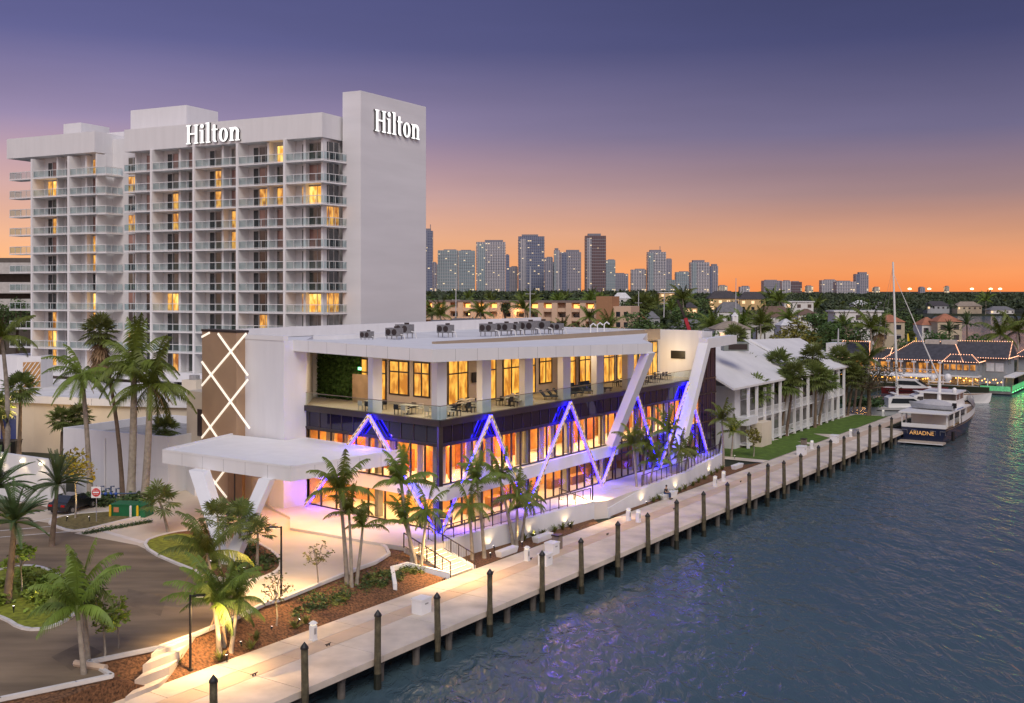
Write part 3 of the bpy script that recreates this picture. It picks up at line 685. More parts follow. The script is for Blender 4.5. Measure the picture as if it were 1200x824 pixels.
b.build('curtain', mat('pale gold curtain', (.72, .55, .30), .9, .35, 3.5, st=(3, 3, .05)), pv)
b = MB(); s = 3
while s < 46:
    w = rr.uniform(1.5, 3); b.box(fr(s, -rr.uniform(2, 3.5), 3.02), w, .8, rr.uniform(.7, 1.0), R(56)); s += w+rr.uniform(.5, 2)
b.build('lobby_counter', mat('timber counter', (.35, .17, .07), .5, .3, 2), pv)
for s in (6.2, 13, 19.8, 26.5, 33.5, 40):
    b = MB(); b.box(fr(s, -.85, 3.02), .5, .5, 6.6, .97); b.build('inner_column', mat('grey green column', (.3, .31, .27), .7), pv)
for s in (1.2, 8):
    b = MB(); b.box(fl_(s, -.9, 3.02), .5, .5, 6.6, .72); b.build('inner_column', mat('grey green column', ()), pv)
WARM = (1, .56, .18)
for i in range(7):
    s = 4+i*6.6; lamp('ceiling_light', 'AREA', fr(s, -2.2, 9.4), 300, WARM, 5, fr(s, -2.3, 0), sy=1.6)
    if i < 4: lamp('ceiling_light', 'AREA', fr(s, -2.4, 5.4), 170, WARM, 5, fr(s, -2.5, 0), sy=1.6)
for i in range(3):
    s = 3+i*5; lamp('ceiling_light', 'AREA', fl_(s, -2.3, 9.4), 240, WARM, 4, fl_(s, -2.4, 0), sy=1.6); lamp('ceiling_light', 'AREA', fl_(s, -2.4, 5.4), 190, WARM, 4, fl_(s, -2.5, 0), sy=1.6)
# third floor: set-back wall, windows, columns, roof
ST = 5.9
I3 = inset(ST)
def f3r(s, o=0, z=0): return I3+DR*s+NR*o+Vector((0, 0, z))
def f3l(s, o=0, z=0): return I3+DL*s+NL*o+Vector((0, 0, z))
endw = 48
b = MB(); sR = (fr(endw)-I3).dot(DR)
b.prism([I3, f3r(42), f3r(42, -.3), I3+DR*.3+DL*.3, f3l(9.5, -.3), f3l(9.5)], 11.5, 16.2); b.build('terrace_wall', mat('taupe terrace stucco', (.5, .43, .36), .8, .05, .5), pv)
b = MB(); b.wall(fr(endw)+DL*6.2, fr(endw, -.05), 11.1, 16.9, .5); b.wall(fr(endw, -.05), fr(endw+.5, -.05), 16.0, 16.9, .5); b.build('terrace_end_wall', white, pv)
litr = litpane('lit restaurant pane', (.45, .15, .012), (1, .5, .075), .95, 1.6)
litd = litpane('dim lit restaurant pane', (.25, .09, .012), (.85, .4, .07), .8, 1.4)
def shopwin(fn, s0, s1, z0, z1, m, n):
    p, q = (fn(s1), fn(s0)) if fn is f3l else (fn(s0), fn(s1))
    b = MB(); b.wall(p, q, z0, z1, .05, .04); w = b.build('terrace_window', m, pv)
    b = MB(); d = (q-p).normalized()
    for t in range(n+1): c = lerp(p, q, t/n); b.wall(c-d*.06, c+d*.06, z0, z1, .1, .1)
    for z in (z0, z0+(z1-z0)*.68, z1): b.wall(p-d*.06, q+d*.06, z-.06, z+.06, .1, .1)
    b.build('frame', darkm, w)
for s0, s1, z0, n in ((.5, 2.4, 12.4, 2), (3.1, 5.5, 12.4, 2), (6.0, 9.3, 11.6, 4)): shopwin(f3l, s0, s1, z0, 15.3, litr, n)
for s0, s1, z0, n in ((1.9, 4.7, 11.6, 2), (7.2, 9.0, 11.6, 2), (10.2, 15.6, 11.6, 4), (16.4, 18.6, 12.4, 2), (19.8, 23.2, 11.6, 3), (24, 27.4, 11.6, 3), (29, 31.4, 11.6, 2), (32, 36.7, 11.6, 4), (37.1, 41.7, 11.6, 4)): shopwin(f3r, s0, s1, z0, 15.5, litd if n == 1 else litr, n)
for px, fn in ((439.5, fl_), (512.5, None), (567, fr), (616.5, fr), (661, fr), (700, fr), (736, fr)):
    if fn is None: c = inset(.75)
    elif fn is fl_: c = fl_(0, -.6)+DL*onray(fl_(0, -.6), DL, px)
    else: c = fr(0, -.6)+DR*onray(fr(0, -.6), DR, px)
    b = MB(); b.box(c+Vector((0, 0, 11.5)), .85, .85, 4.9, .6); b.build('terrace_column', white2, pv)
# roof: flaring eaves slab whose underside carries lamps
eA = D(507, 79, 408); eB = Vector((13.3, 101, 0)); wl_ = K0+DL*(LL+1.9)
eL = Vector((-19.0, 91.4, 0))
top = [(eA.x, eA.y, 17.1), (eB.x, eB.y, 16.45), (fr(33, .2).x, fr(33, .2).y, 16.5), (fr(46, -5.8).x, fr(46, -5.8).y, 16.6), (f3l(10).x, f3l(10).y, 17.0), (eL.x, eL.y, 17.25)]
b = MB(); b.hexa([Vector((x, y, z-.95)) for x, y, z in top], [Vector(p) for p in top]); b.build('roof_eaves', white2, pv)
seam = mat('panel seam', (.28, .28, .29), .7)
b = MB()
for (p0, q0) in ((Vector(top[5]), Vector(top[0])), (Vector(top[0]), Vector(top[1]))):
    L_ = (q0-p0).length; n_ = int(L_/2.4)
    for i in range(1, n_): c = lerp(p0, q0, i/n_)-Vector((0, 0, .94)); d = (q0-p0).normalized(); b.wall(c-d*.012, c+d*.012, c.z, c.z+.93, .02, .004)
b.build('panel_seams', seam, pv)
# upper roof and tan parapet
up = [inset(5.2), fr(44.5, -5.3), fr(endw)+DL*5.6, fr(LR)+DL*7, fr(LR)+DL*(BACK+3), K0+DL*(BACK+2)]
b = MB(); b.prism([up[0], up[1], fr(44.5)+DL*(BACK+2), up[5]], 16.3, 16.8); b.build('upper_roof', wroof, pv)
b = MB(); p0, p1 = inset(5.0), fr(47.9, -5.2); b.hexa([p0+Vector((0, 0, 16.3)), p1+Vector((0, 0, 15.8)), p1-NR*.3+Vector((0, 0, 15.8)), p0-NR*.3+Vector((0, 0, 16.3))], [p0+Vector((0, 0, 17.2)), p1+Vector((0, 0, 17.0)), p1-NR*.3+Vector((0, 0, 17.0)), p0-NR*.3+Vector((0, 0, 17.2))]); b.build('roof_parapet', tan, pv)
b = MB(); q0, q1 = K0+DL*(BACK+1.7), fr(LR)+DL*(BACK+1.7); b.wall(q1, q0, 16.0, 17.9, .3); b.prism([fr(endw+.55)+DL*.4, fr(LR+.0)+DL*.4, fr(LR)+DL*(BACK+1.4), fr(endw+.55)+DL*(BACK+1.4)], 11.5, 16.7); b.build('rear_parapet', white, pv)
b = MB(); b.wall(fr(44.6)+DL*(BACK), fr(44.6)+DL*5.6, 16.3, 16.95, .3); b.build('cross_parapet', white, pv)
b = MB(); b.prism([fr(endw+.5, -.1), fr(LR+.4, -.1), fr(LR+.4)+DL*BACK, fr(endw+.5)+DL*BACK], 3, 11.45); b.build('end_block', white, pv)
b = MB(); b.wall(fr(47.6), fr(LR), 3.02, 9.6, .12, .05); b.wall(fr(48.1), fr(LR), 11.1, 16.0, .3, .05); b.wall(fr(LR, .05), fr(LR, -6), 3.02, 16.0, .1, .02); b.build('dark_end_glazing', spand, pv)
b = MB()
for s in (48.2, 49.2, 50.3, 51.5): b.wall(fr(s-.05), fr(s+.05), 3.02, 16, .1, .1)
for z in (6.5, 9.7, 11.4): b.wall(fr(47.6), fr(LR), z-.08, z+.08, .1, .12)
b.build('end_glazing_mullion', mat('brass brown metal', (.12, .07, .05), .4, .1, metal=.5), pv)
# soffit lights
for i, s in enumerate((2, 9, 16, 23)):
    lamp('soffit_light', 'AREA', fr(s, -2.4, 15.6), 80, (1, .76, .48), 4, fr(s, -2.4, 0), sy=1.5)
for s in (3, 9, 14.5): lamp('soffit_light', 'AREA', fl_(s, -2.2, 15.6), 80, (1, .76, .48), 4, fl_(s, -2.4, 0), sy=1.5)  # end light added to brighten the living wall
lamp('terrace_lamp', 'POINT', fr(46.2, -3.4, 14.2), 130, (1, .72, .36), .15); lamp('terrace_lamp', 'POINT', fr(35, -3.4, 15), 90, (1, .72, .36), .15)
# balustrade
b = MB(); b.wall(fl_(LL), fl_(-.15), 11.6, 12.62, .03, .12); b.wall(fr(-.15), fr(47.9), 11.6, 12.62, .03, .12); g = b.build('glass_balustrade', railgl, pv)
b = MB(); b.wall(fl_(LL), fl_(-.2), 12.63, 12.68, .06, .14); b.wall(fr(-.2), fr(47.9), 12.63, 12.68, .06, .14); b.build('handrail', mat('handrail metal', (.25, .22, .18), .35, .1, metal=.6), g)
# white block left of the glass, green wall
WB = [fl_(LL+.05, .0), fl_(LL+.05, 2.4)]
wb1 = WB[1]; wb2 = wb1+DL*5.6
b = MB(); b.prism([wb1, WB[0], f3l(16.2), f3l(16.2)-NL*10, wb2-NL*18, wb2], 1.5, 17.2); b.build('entrance_block', white, pv)
b = MB(); b.wall(wb2+DL*.5, wb1, 17.2, 17.6, .5, .05); b.build('block_coping', white2, pv)
gw0, gw1 = f3l(9.6, -.0), f3l(9.6, 5.2)
b = MB(); p, q = WB[0]-NL*5.2+DR*.12, WB[0]-NL*.3+DR*.12
hedgem = mat('living wall greenery', (.06, .13, .025), .8, .6, 4, 1.0, 12)
for i in range(2600):
    t, z = random.random(), random.uniform(11.6, 16.1); c = lerp(f3l(9.4, .22), f3l(16, .22), t)+Vector((0, 0, z)); 
    a = Vector((random.gauss(0, 1), random.gauss(0, 1), random.gauss(0, 1))).normalized()*.16; e_ = Vector((random.gauss(0, 1), random.gauss(0, 1), random.gauss(0, 1))).normalized()*.12
    c += NL*random.uniform(0, .14); b.face([c-a-e_, c+a-e_, c+a+e_, c-a+e_])
b.wall(f3l(16.1), f3l(9.3), 11.5, 16.2, .3, .1); b.build('living_wall', hedgem, pv)
b = MB(); b.wall(f3l(9.3), f3l(7.2), 11.5, 14.0, .15, 1.1); b.build('timber_screen', mat('timber screen', (.42, .29, .17), .6, .2, 1), pv)
b = MB(); b.wall(f3l(10.9), f3l(9.9), 12.8, 13.7, .08, .3); b.build('wall_screen', blackm, pv)
b = MB(); b.wall(f3r(5.2), f3r(7.0), 13.3, 14.2, .08, .2); b.wall(f3r(27.7), f3r(28.8), 13.3, 14.2, .08, .2); b.build('television', blackm, pv)
b = MB(); p = fr(endw)+DL*4.1; q = fr(endw)+DL*2.2; b.wall(p, q, 13.6, 14.5, .08, .12); b.build('television', blackm, pv)
b = MB(); p = K0+DL*9.2; b.wall(f3l(8.4), f3l(8.0), 14.4, 14.65, .05, 1.2); b.build('exit_lamp', emis('green exit lamp', (.1, 1, .4), 3), pv)
# brown panel with lit diamond strips
bp0 = wb2+NL*.9+DR*0; bpw = (onray(bp0, DL, 236.7)); 
b = MB(); b.wall(bp0+DL*bpw, bp0, 1.5, 17.75, 1.2); bp = b.build('diamond_panel', brownp, pv)
b = MB(); b.wall(bp0+DL*(bpw+.05), bp0-DL*.05, 17.76, 17.95, 1.3, .05); b.build('coping', darkm, bp)
strm = emis('warm white lit strip', (1, .86, .68), .62)
def bpp(px, py):
    s = onray(bp0, DL, px); p = bp0+DL*s+NL*.05; return Vector((p.x, p.y, H-(py-HZ)/F*p.y))
for (a, c) in (((237, 395), (246, 390)), ((256, 391), (291, 440)), ((289, 391), (237, 452)), ((237, 424), (293, 502)), ((291, 445), (237, 513)), ((237, 486), (272, 538)), ((291, 515), (240, 583)), ((237, 546), (266, 583))):
    b = MB(); b.beam(bpp(*a), bpp(*c), .17, .1, NL); b.build('light_strip', strm, bp)
for px, dy in ((246, 0),):
    p, q = bpp(268, 566), bpp(285, 566); b = MB(); b.wall(p, q, 3, 6.9, .06, .06); d_ = b.build('double_door', mat('brown door', (.26, .16, .09), .5), bp)
    b = MB(); b.wall(lerp(p, q, .47), lerp(p, q, .53), 3, 6.9, .05, .1); b.build('door_gap', darkm, d_)
b = MB(); p, q = wb2+NL*.05-DL*1.0, wb2+NL*.05-DL*3.6; b.wall(p, q, 3, 6.3, .06, .05); b.build('entrance_door', mat('cream door', (.6, .53, .43), .6), pv)
# entrance canopy on two slanting legs
cA, cB, cC, cD = Vector((-15.75, 76, 0)), Vector((-27.6, 84.2, 0)), fl_(4.2, .1), Vector((-21.8, 92.8, 0))
b = MB(); cpoly = [cA, cC, fl_(LL+.1, .1), wb1-DL*.2, bp0+NL*.06+DL*.5, cB]
b.prism(cpoly, 7.85, 8.8); b.build('canopy_roof', white2, pv)
b = MB(); 
for i, j in ((5, 0), (0, 1)): b.wall(cpoly[i], cpoly[j], 8.8, 8.95, .2, .02)
b.wall(cpoly[4]+(cB-cpoly[4])*.02, cB, 8.8, 8.95, .2, .02); b.build('canopy_coping', white2, pv)
b = MB()
for i, j in ((5, 0), (0, 1)):
    p0, q0 = cpoly[i], cpoly[j]; L_ = (q0-p0).length; n_ = int(L_/2.1); d = (q0-p0).normalized()
    for k in range(1, n_): c = lerp(p0, q0, k/n_); b.wall(c-d*.012, c+d*.012, 7.86, 8.79, .02, .004)
b.build('panel_seams', mat('panel seam', ()), pv)
def cl_leg(top_px, foot_px, w):
    t0, t1 = G(*top_px[0], 7.86), G(*top_px[1], 7.86); f0, f1 = G(*foot_px[0], ZD), G(*foot_px[1], ZD)
    n = Vector((.3, .9, 0)).normalized()*w; b = MB(); b.hexa([f0, f1, f1+n, f0+n], [t0, t1, t1+n, t0+n]); return b
FT = (262, 664)
cl_leg(((221, 551), (238, 553)), ((258, 662), (272, 664)), .9).build('canopy_leg', white2, pv)
cl_leg(((303, 561), (316, 563)), ((258.5, 662.5), (272, 664.3)), .85).build('canopy_leg', white2, pv)
lamp('canopy_light', 'AREA', Vector((-19, 85, 7.7)), 400, (1, .52, .2), 5, Vector((-19, 85, 0)), sy=5)
lamp('canopy_light', 'AREA', Vector((-14, 82.5, 7.7)), 260, (1, .54, .22), 3, Vector((-14, 82.5, 0)), sy=3)
lamp('canopy_violet_light', 'POINT', fl_(LL-.6, 1.9, 7.3), 90, (.55, .28, 1), .2)
# zigzag trusses with perforated cream faces and violet light tubes
led = emis('violet light tube', (.004, .0, 1), 32); trf = mat('pale truss metal', (.72, .66, .66), .5, .05); trd = mat('perforated amber glow truss face', (.6, .45, .2), .6, .3, 9, emit=(1, .66, .25), es=.3)  # amber face emission stands in for lamps inside the truss
def truss(p, q, n, root):
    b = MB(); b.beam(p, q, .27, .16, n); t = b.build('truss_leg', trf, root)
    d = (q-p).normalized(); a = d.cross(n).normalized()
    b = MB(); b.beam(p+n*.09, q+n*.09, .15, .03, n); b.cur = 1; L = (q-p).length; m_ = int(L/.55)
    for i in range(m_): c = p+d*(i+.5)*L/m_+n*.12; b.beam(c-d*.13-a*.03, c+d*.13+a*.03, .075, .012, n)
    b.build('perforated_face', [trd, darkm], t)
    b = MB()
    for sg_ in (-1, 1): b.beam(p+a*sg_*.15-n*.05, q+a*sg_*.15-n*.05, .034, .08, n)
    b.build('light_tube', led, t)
def sR_(px, o=.55): return onray(fr(0, o), DR, px)
def sL_(px, o=.55): return onray(fl_(0, o), DL, px)
ap = [575.5, 669, 746, 807]; ft = [518, 619, 706, 774, 829.5]
for k in range(4):
    for a, c in ((ap[k], ft[k]), (ap[k], ft[k+1])): truss(fr(sR_(a), .55, 11.35), fr(sR_(c), .55, 3.02), NR, pv)
for c in (510, 357.5): truss(fl_(sL_(432), .55, 11.35), fl_(sL_(c), .55, 3.02), NL, pv)
for px in (545, 619, 690, 760, 815): lamp('truss_glow', 'POINT', fr(sR_(px, 1.2), 1.2, 3.7), 55, (.22, .06, 1), .3)
for px in (590, 660): lamp('truss_glow', 'POINT', fr(sR_(px, 1.3), 1.3, 7.0), 22, (.2, .05, 1), .3)
lamp('truss_glow', 'POINT', fl_(7, 1.4, 9.6), 55, (.35, .15, 1), .15)
# outrigger struts
sT, sB = fr(27.0, 4.2, 15.7), fr(27.3, .25, 6.5)
b = MB(); b.beam(sB-DR*.9, sT-DR*.4, 1.25, .8, NR); b.build('outrigger_strut', white2, pv)
sB, sT = fr(38.2, 1.3, 3.0), fr(46.6, .95, 15.4)
b = MB(); b.beam(sB, sT, .9, 1.15, NR); b.build('outrigger_strut', white2, pv)
b = MB(); b.hexa([fr(46.2, 1.5, 15.0), fr(54.5, 1.5, 15.2), fr(54.5, .4, 15.2), fr(46.2, .4, 15.0)], [fr(46.2, 1.5, 16.1), fr(54.5, 1.5, 16.2), fr(54.5, .4, 16.2), fr(46.2, .4, 16.1)]); b.build('outrigger_beam', white2, pv)
# ------------------------------------------------------------------ retaining walls, railings, stairs
def polywall(name, label, pts, z0, z1s, th, m=white):
    t = thing(name, label, 'wall', (pts[0].x, pts[0].y, z0))
    b = MB()
    for i in range(len(pts)-1):
        p, q = Vector((pts[i].x, pts[i].y, 0)), Vector((pts[i+1].x, pts[i+1].y, 0)); d = (q-p).normalized(); n = Vector((d.y, -d.x, 0)); e = d*.03
        a = [p-e+n*.12, q+e+n*.12, q+e-n*th, p-e-n*th]; b.hexa([x+Vector((0, 0, z0)) for x in a], [a[0]+Vector((0, 0, z1s[i])), a[1]+Vector((0, 0, z1s[i+1])), a[2]+Vector((0, 0, z1s[i+1])), a[3]+Vector((0, 0, z1s[i]))])
    b.build('wall', m, t); return t
polywall('retaining_wall', 'white curved retaining wall beside the lit stairs, with three palms at its foot', wall1, 1.3, [3.12]*6, .3)
polywall('retaining_wall', 'long curved white retaining wall behind the seated person', wall2, 1.3, [2.35, 2.7, 3.05, 3.1, 3.1, 3.1, 3.1, 3.1], .3)
b = MB(); b.sheet([Vector((wall1[-1].x, wall1[-1].y, 1.57)), Vector((wall2[0].x, wall2[0].y, 1.57)), Vector((wall2[2].x-1.2, wall2[2].y+1, 3.02)), Vector((wall1[-2].x-2, wall1[-2].y+2, 3.02))]); struct('ramp_path', b, conc)
def railing(label, pts, zs, gap=1.15, group='dark metal railings round the raised plaza'):
    t = thing('metal_railing', label, 'railing', (pts[0].x, pts[0].y, zs[0]), group)
    P = [Vector((p.x, p.y, z)) for p, z in zip(pts, zs)]
    b = MB()
    for i in range(len(P)-1): b.beam(P[i]+Vector((0, 0, 1.05)), P[i+1]+Vector((0, 0, 1.05)), .07, .06); b.beam(P[i]+Vector((0, 0, .12)), P[i+1]+Vector((0, 0, .12)), .03, .03)
    b.build('top_rail', darkm, t)
    b = MB()
    for i in range(len(P)-1):
        n = max(1, round((P[i+1]-P[i]).length/gap))
        for k in range(n+(i == len(P)-2)): b.box(lerp(P[i], P[i+1], k/n), .07, .07, 1.05)
    b.build('post', darkm, t)
    b = MB()
    for i in range(len(P)-1):
        n = max(1, round((P[i+1]-P[i]).length/.16))
        for k in range(n): b.box(lerp(P[i], P[i+1], (k+.5)/n)+Vector((0, 0, .12)), .012, .012, .92)
    b.build('baluster', darkm, t); return t
inn = lambda pts: [Vector((p.x, p.y, 0))+V*.25 for p in pts]
railing('dark railing on the plaza edge between the lit stairs and the ramp', inn(wall1), [3.13]*6)
railing('dark railing along the top of the long curved retaining wall', inn(wall2[2:]), [3.1]*6)
railing('sloping dark railing beside the ramp up to the plaza', [wall1[-1]+V*.9+U*.8, wall1[-2]+V*2.6+U*2.5], [1.9, 3.02])
st = thing('stairs', 'brightly lit white stairs from the promenade up to the plaza', 'stairs', W(18.1, 8.9, 1.5))
nstep = 9
glowm = emis('stair nosing light', (1, .72, .32), 3.2)
b = MB(); g = MB()
for i in range(nstep):
    v0 = 6.75+i*.44; z = 1.55+(i+1)*(1.45/nstep); b.prism([W(16.8, v0), W(19.4, v0), W(19.4, v0+.46), W(16.8, v0+.46)], 1.3, z-.002*i)
    g.prism([W(16.9, v0-.03), W(19.3, v0-.03), W(19.3, v0-.005), W(16.9, v0-.005)], z-.09, z-.05)
b.build('step', conc, st); g.build('step_light', glowm, st)
b = MB(); b.hexa([W(19.42, 6.6, 1.3), W(19.66, 6.6, 1.3), W(19.66, 10.9, 1.3), W(19.42, 10.9, 1.3)], [W(19.42, 6.6, 1.75), W(19.66, 6.6, 1.75), W(19.66, 10.9, 3.1), W(19.42, 10.9, 3.1)]); b.build('side_wall', white, st)
for nm, u in (('nearer the street lamp', 16.7), ('nearer the glass corner', 19.5)):
    railing('sloping dark stair handrail on the side %s' % nm, [W(u, 6.6), W(u, 10.8)], [1.55, 3.05], .75)
# mulch strip along the retaining walls
b = MB(); ws = [W(19.7, 6.55)]+[W(UVof(p)[0], 6.55) for p in (wall1[-1], )]; b.sheet([W(19.7, 6.55, 1.56), W(37.5, 6.55, 1.56)]+[Vector((p.x, p.y, 1.585)) for p in reversed(wall1)]); struct('planting_strip_ground', b, mulch)
b = MB(); u2 = UVof(wall2[0])[0]+1; b.sheet([W(u2, 6.55, 1.56), W(76, 6.55, 1.56)]+[Vector((p.x, p.y, 1.585)) for p in reversed(wall2[:7])]); struct('planting_strip_ground', b, mulch)
# white angular planter wall in the mulch bed
def bp_(px, py):
    z = 2.1
    for _ in range(8): p = G(px, py, z); z = bedz(p)
    return G(px, py, z)
pts = [(463, 692), (459.6, 671), (478, 666), (526, 678)]
t = thing('planter_wall', 'low white angular planter wall in the mulch bed beside the stairs', 'wall', G(478, 672, 1.8))
b = MB(); P = [bp_(x, y) for x, y in pts]
for i in range(3):
    p, q = P[i], P[i+1]; d = Vector((q.x-p.x, q.y-p.y, 0)).normalized(); n = Vector((d.y, -d.x, 0))*.13; z = Vector((0, 0, 1)); p = p-d*.05; q = q+d*.05
    b.hexa([p-n-z, q-n-z, q+n-z, p+n-z][::-1], [p-n+z*.42, q-n+z*.42, q+n+z*.42, p+n+z*.42][::-1])
b.build('wall', white2, t)
# lawn side of the promenade and walks
b = MB(); b.sheet([W(78, 6.55, 1.575), W(93, 6.55, 1.575), W(97, 11, 1.58), W(85, 16, 1.58), W(78, 14, 1.58)]); struct('lawn', b, grassm)
b = MB(); b.sheet([W(95, 6.55, 1.575), W(101, 6.55, 1.575), W(105, 11, 1.58), W(96, 14.5, 1.58)]); struct('lawn', b, grassm)
b = MB(); b.sheet([W(105, 6.55, 1.575), W(130.5, 6.55, 1.575), W(130, 11.5, 1.58), W(106, 13.4, 1.58), W(103, 12.5, 1.58)]); struct('lawn', b, grassm)
b = MB(); b.sheet([W(76, 6.52, 1.565), W(131, 6.52, 1.565), W(131, 13.5, 1.565), W(76, 16, 1.565)]); struct('garden_path', b, conc)
# ------------------------------------------------------------------ palms
def frond(b, org, az, el, L, bend, ll, wind=(0, 0, 0), n=20, wl_=.09, droop=.55, lift=0):
    p = Vector(org); d = Vector((math.cos(az)*math.cos(el), math.sin(az)*math.cos(el), math.sin(el))); wv = Vector(wind)
    pts = [p.copy()]; st = L/n
    for i in range(n):
        t = (i+1)/n
        d = (d+Vector((0, 0, -bend/n*(.5+t)))+wv*(t/n)).normalized(); q = p+d*st
        side = d.cross(Vector((0, 0, 1)))
        if side.length < .05: side = Vector((1, 0, 0))
        side.normalize(); upn = side.cross(d)
        if i >= 2:
            l = ll*min(1, .35+1.6*t)*(1-.75*max(0, t-.55)/.45)
            for sg in (-1, 1):
                dr = (side*sg*.85+d*.55+upn*lift+Vector((0, 0, -droop*random.uniform(.6, 1.3)))+wv*.3).normalized()
                w = d*wl_/2; m = p+dr*l*.5+Vector((0, 0, .03*l)); e = p+dr*l+Vector((0, 0, -.22*l))
                b.face([p-w, m-w*.9, m+w*.9, p+w]); b.face([m-w*.9, e, m+w*.9])
        p = q; pts.append(p.copy())
    b.tube(pts[::max(1, n//5)]+[pts[-1]], [.035*L/3]*(len(pts[::max(1, n//5)]))+[.006], 4, False)
def fan(b, org, az, el, pet, rad, seg=12, spread=125):
    d = Vector((math.cos(az)*math.cos(el), math.sin(az)*math.cos(el), math.sin(el))); c = Vector(org)+d*pet+Vector((0, 0, -.12*pet))
    b.beam(org, c, .03, .02)
    side = d.cross(Vector((0, 0, 1)));
    if side.length < .05: side = Vector((1, 0, 0))
    side.normalize(); n = side.cross(d)
    for k in range(seg):
        a = R(-spread+2*spread*(k+.5)/seg); da = R(spread/seg)*.82
        f = lambda ang, r, dz: c+(d*math.cos(ang)+side*math.sin(ang))*r+n*(-abs(math.sin(ang))*.18*r)+Vector((0, 0, dz))
        rr_ = rad*(1-.22*abs(a)/R(spread))*random.uniform(.85, 1.08); dz = -.16*rr_*random.uniform(.5, 1.5)
        b.face([c, f(a-da, rr_*.6, dz*.25), f(a, rr_, dz), f(a+da, rr_*.6, dz*.25)])
CROWN = {}
def crown_mesh(kind):
    b = MB(); z = (0, 0, 0); wd = (-.75, .1, -.15)
    if kind == 'royal':
        for i in range(22):
            az = i*2.399+random.uniform(-.2, .2); el = R(random.choice([75, 55, 35, 18, 0, -22])); frond(b, z, az, el, 4.6*random.uniform(.85, 1.08), 1.5, .95, (-.35, 0, 0), 30, .13, .75)
    elif kind == 'coconut':
        for i in range(15):
            az = i*2.399+random.uniform(-.2, .2); el = R(random.choice([72, 55, 35, 15, -5])); frond(b, z, az, el, 3.5*random.uniform(.85, 1.1), 1.35, .72, wd, 32, .085, 1.0)
    elif kind == 'foxtail':
        for i in range(11):
            az = i*2.399+random.uniform(-.2, .2); el = R(random.choice([80, 62, 45, 25, 10])); frond(b, z, az, el, 2.5*random.uniform(.85, 1.1), 1.6, .58, (-.6, .1, -.12), 28, .085, .75)
    elif kind == 'date':
        for i in range(36):
            az = i*2.399; el = R(random.choice([80, 65, 50, 38, 22, 8, -8])); frond(b, z, az, el, 2.6*random.uniform(.85, 1.1), .85, .40, (-.15, 0, 0), 28, .07, .1, .5)
    elif kind in ('sabal', 'skirt'):
        for i in range(40):
            az = i*2.399; el = R(78-128*(i/40)**.9+random.uniform(-8, 8)); fan(b, (0, 0, .1), az, el, .72*random.uniform(.75, 1.15), .78)
    elif kind == 'thatch':
        for i in range(20):
            az = i*2.399; el = R(80-110*(i/20)+random.uniform(-8, 8)); fan(b, (0, 0, .1), az, el, .85*random.uniform(.8, 1.15), .75, 14, 150)
    return b
SHAFT = {'royal': .16, 'foxtail': .1}
def crown_obj(kind, parent, loc, sc, rz):
    v = random.randrange(3 if kind not in ('date',) else 2)
    key = (kind, v)
    if key not in CROWN:
        o = crown_mesh(kind).build('crown', {'royal': leaf_p, 'coconut': leaf_p, 'foxtail': leaf_p, 'date': leaf_d, 'sabal': leaf_s, 'skirt': leaf_s, 'thatch': leaf_s}[kind], parent, True); CROWN[key] = o.data
    else: o = bpy.data.objects.new('crown', CROWN[key]); COL.objects.link(o); o.parent = parent
    o.location = Vector(loc)-parent.location; o.scale = (sc, sc, sc); o.rotation_euler[2] = rz
    return o
def palm(kind, base, top, label, sc=1., r=.16, group=None, tm=None, rz=None):
    t = thing({'royal': 'royal_palm', 'coconut': 'coconut_palm', 'foxtail': 'foxtail_palm', 'date': 'date_palm', 'sabal': 'sabal_palm', 'skirt': 'fan_palm', 'thatch': 'thatch_palm'}[kind], label, 'palm tree', base, group)
    base, top = Vector(base), Vector(top); pts = []; rad = []
    for i in range(8):
        s = i/7; p = lerp(base, top, s); k = math.sin(s*math.pi)*.05*(top-base).length*(1 if kind in ('coconut', 'skirt') else .3); p = p+Vector((k*.5, 0, 0)); pts.append(p)
        rad.append(r*(1.35-.6*s if kind != 'royal' else 1.25-.45*s) if i else r*1.6)
    b = MB(); pts[0] = pts[0]-Vector((0, 0, .3)); b.tube(pts, rad, 8); b.build('trunk', tm or (trunkb if kind in ('sabal', 'skirt', 'date') else trunkm), t, smooth=True)
    if kind in SHAFT:
        b = MB(); d = (pts[-1]-pts[-2]).normalized(); b.tube([pts[-1]-d*.7*sc, pts[-1], pts[-1]+d*.5*sc], [rad[-1]*1.02, SHAFT[kind]*sc*1.05, .05*sc], 8, False); b.build('crownshaft', mat('green crownshaft', (.16, .22, .06), .5, .15), t, smooth=True)
    windy = kind in ('coconut', 'foxtail', 'royal')
    crown_obj(kind, t, top, sc, random.uniform(-.5, .5) if windy else random.uniform(0, 6.28))
    if kind in ('royal', 'coconut') and sc < 1.5:
        b = MB()
        for i in range(2): frond(b, (0, 0, -.05), random.uniform(0, 6.28), R(random.uniform(-45, -15)), 2.6, .9, .4, (-.2, 0, -.2), 16, .06, 1.2)
        o = b.build('dead_frond', deadm, t, True); o.location = top-t.location; o.scale = (sc, sc, sc)
    if kind == 'skirt':
        b = MB()
        for i in range(26): fan(b, (0, 0, -.2-.06*i), i*2.399, R(-50-25*random.random()), .5, .95, 9, 70)
        o = b.build('dead_skirt', deadm, t, True); o.location = top-t.location; o.scale = (sc, sc, sc)
    return t
def bedpt(px, py):
    z = 2.1
    for _ in range(8): p = G(px, py, z); z = bedz(p)
    return G(px, py, z)
def pp(kind, bpx, cpx, label, z=None, **k):
    base = bedpt(*bpx) if z is None else G(*bpx, z); top = D(cpx[0], base.y, cpx[1]); return palm(kind, base, top, label, **k)
ZI = ZD+.08
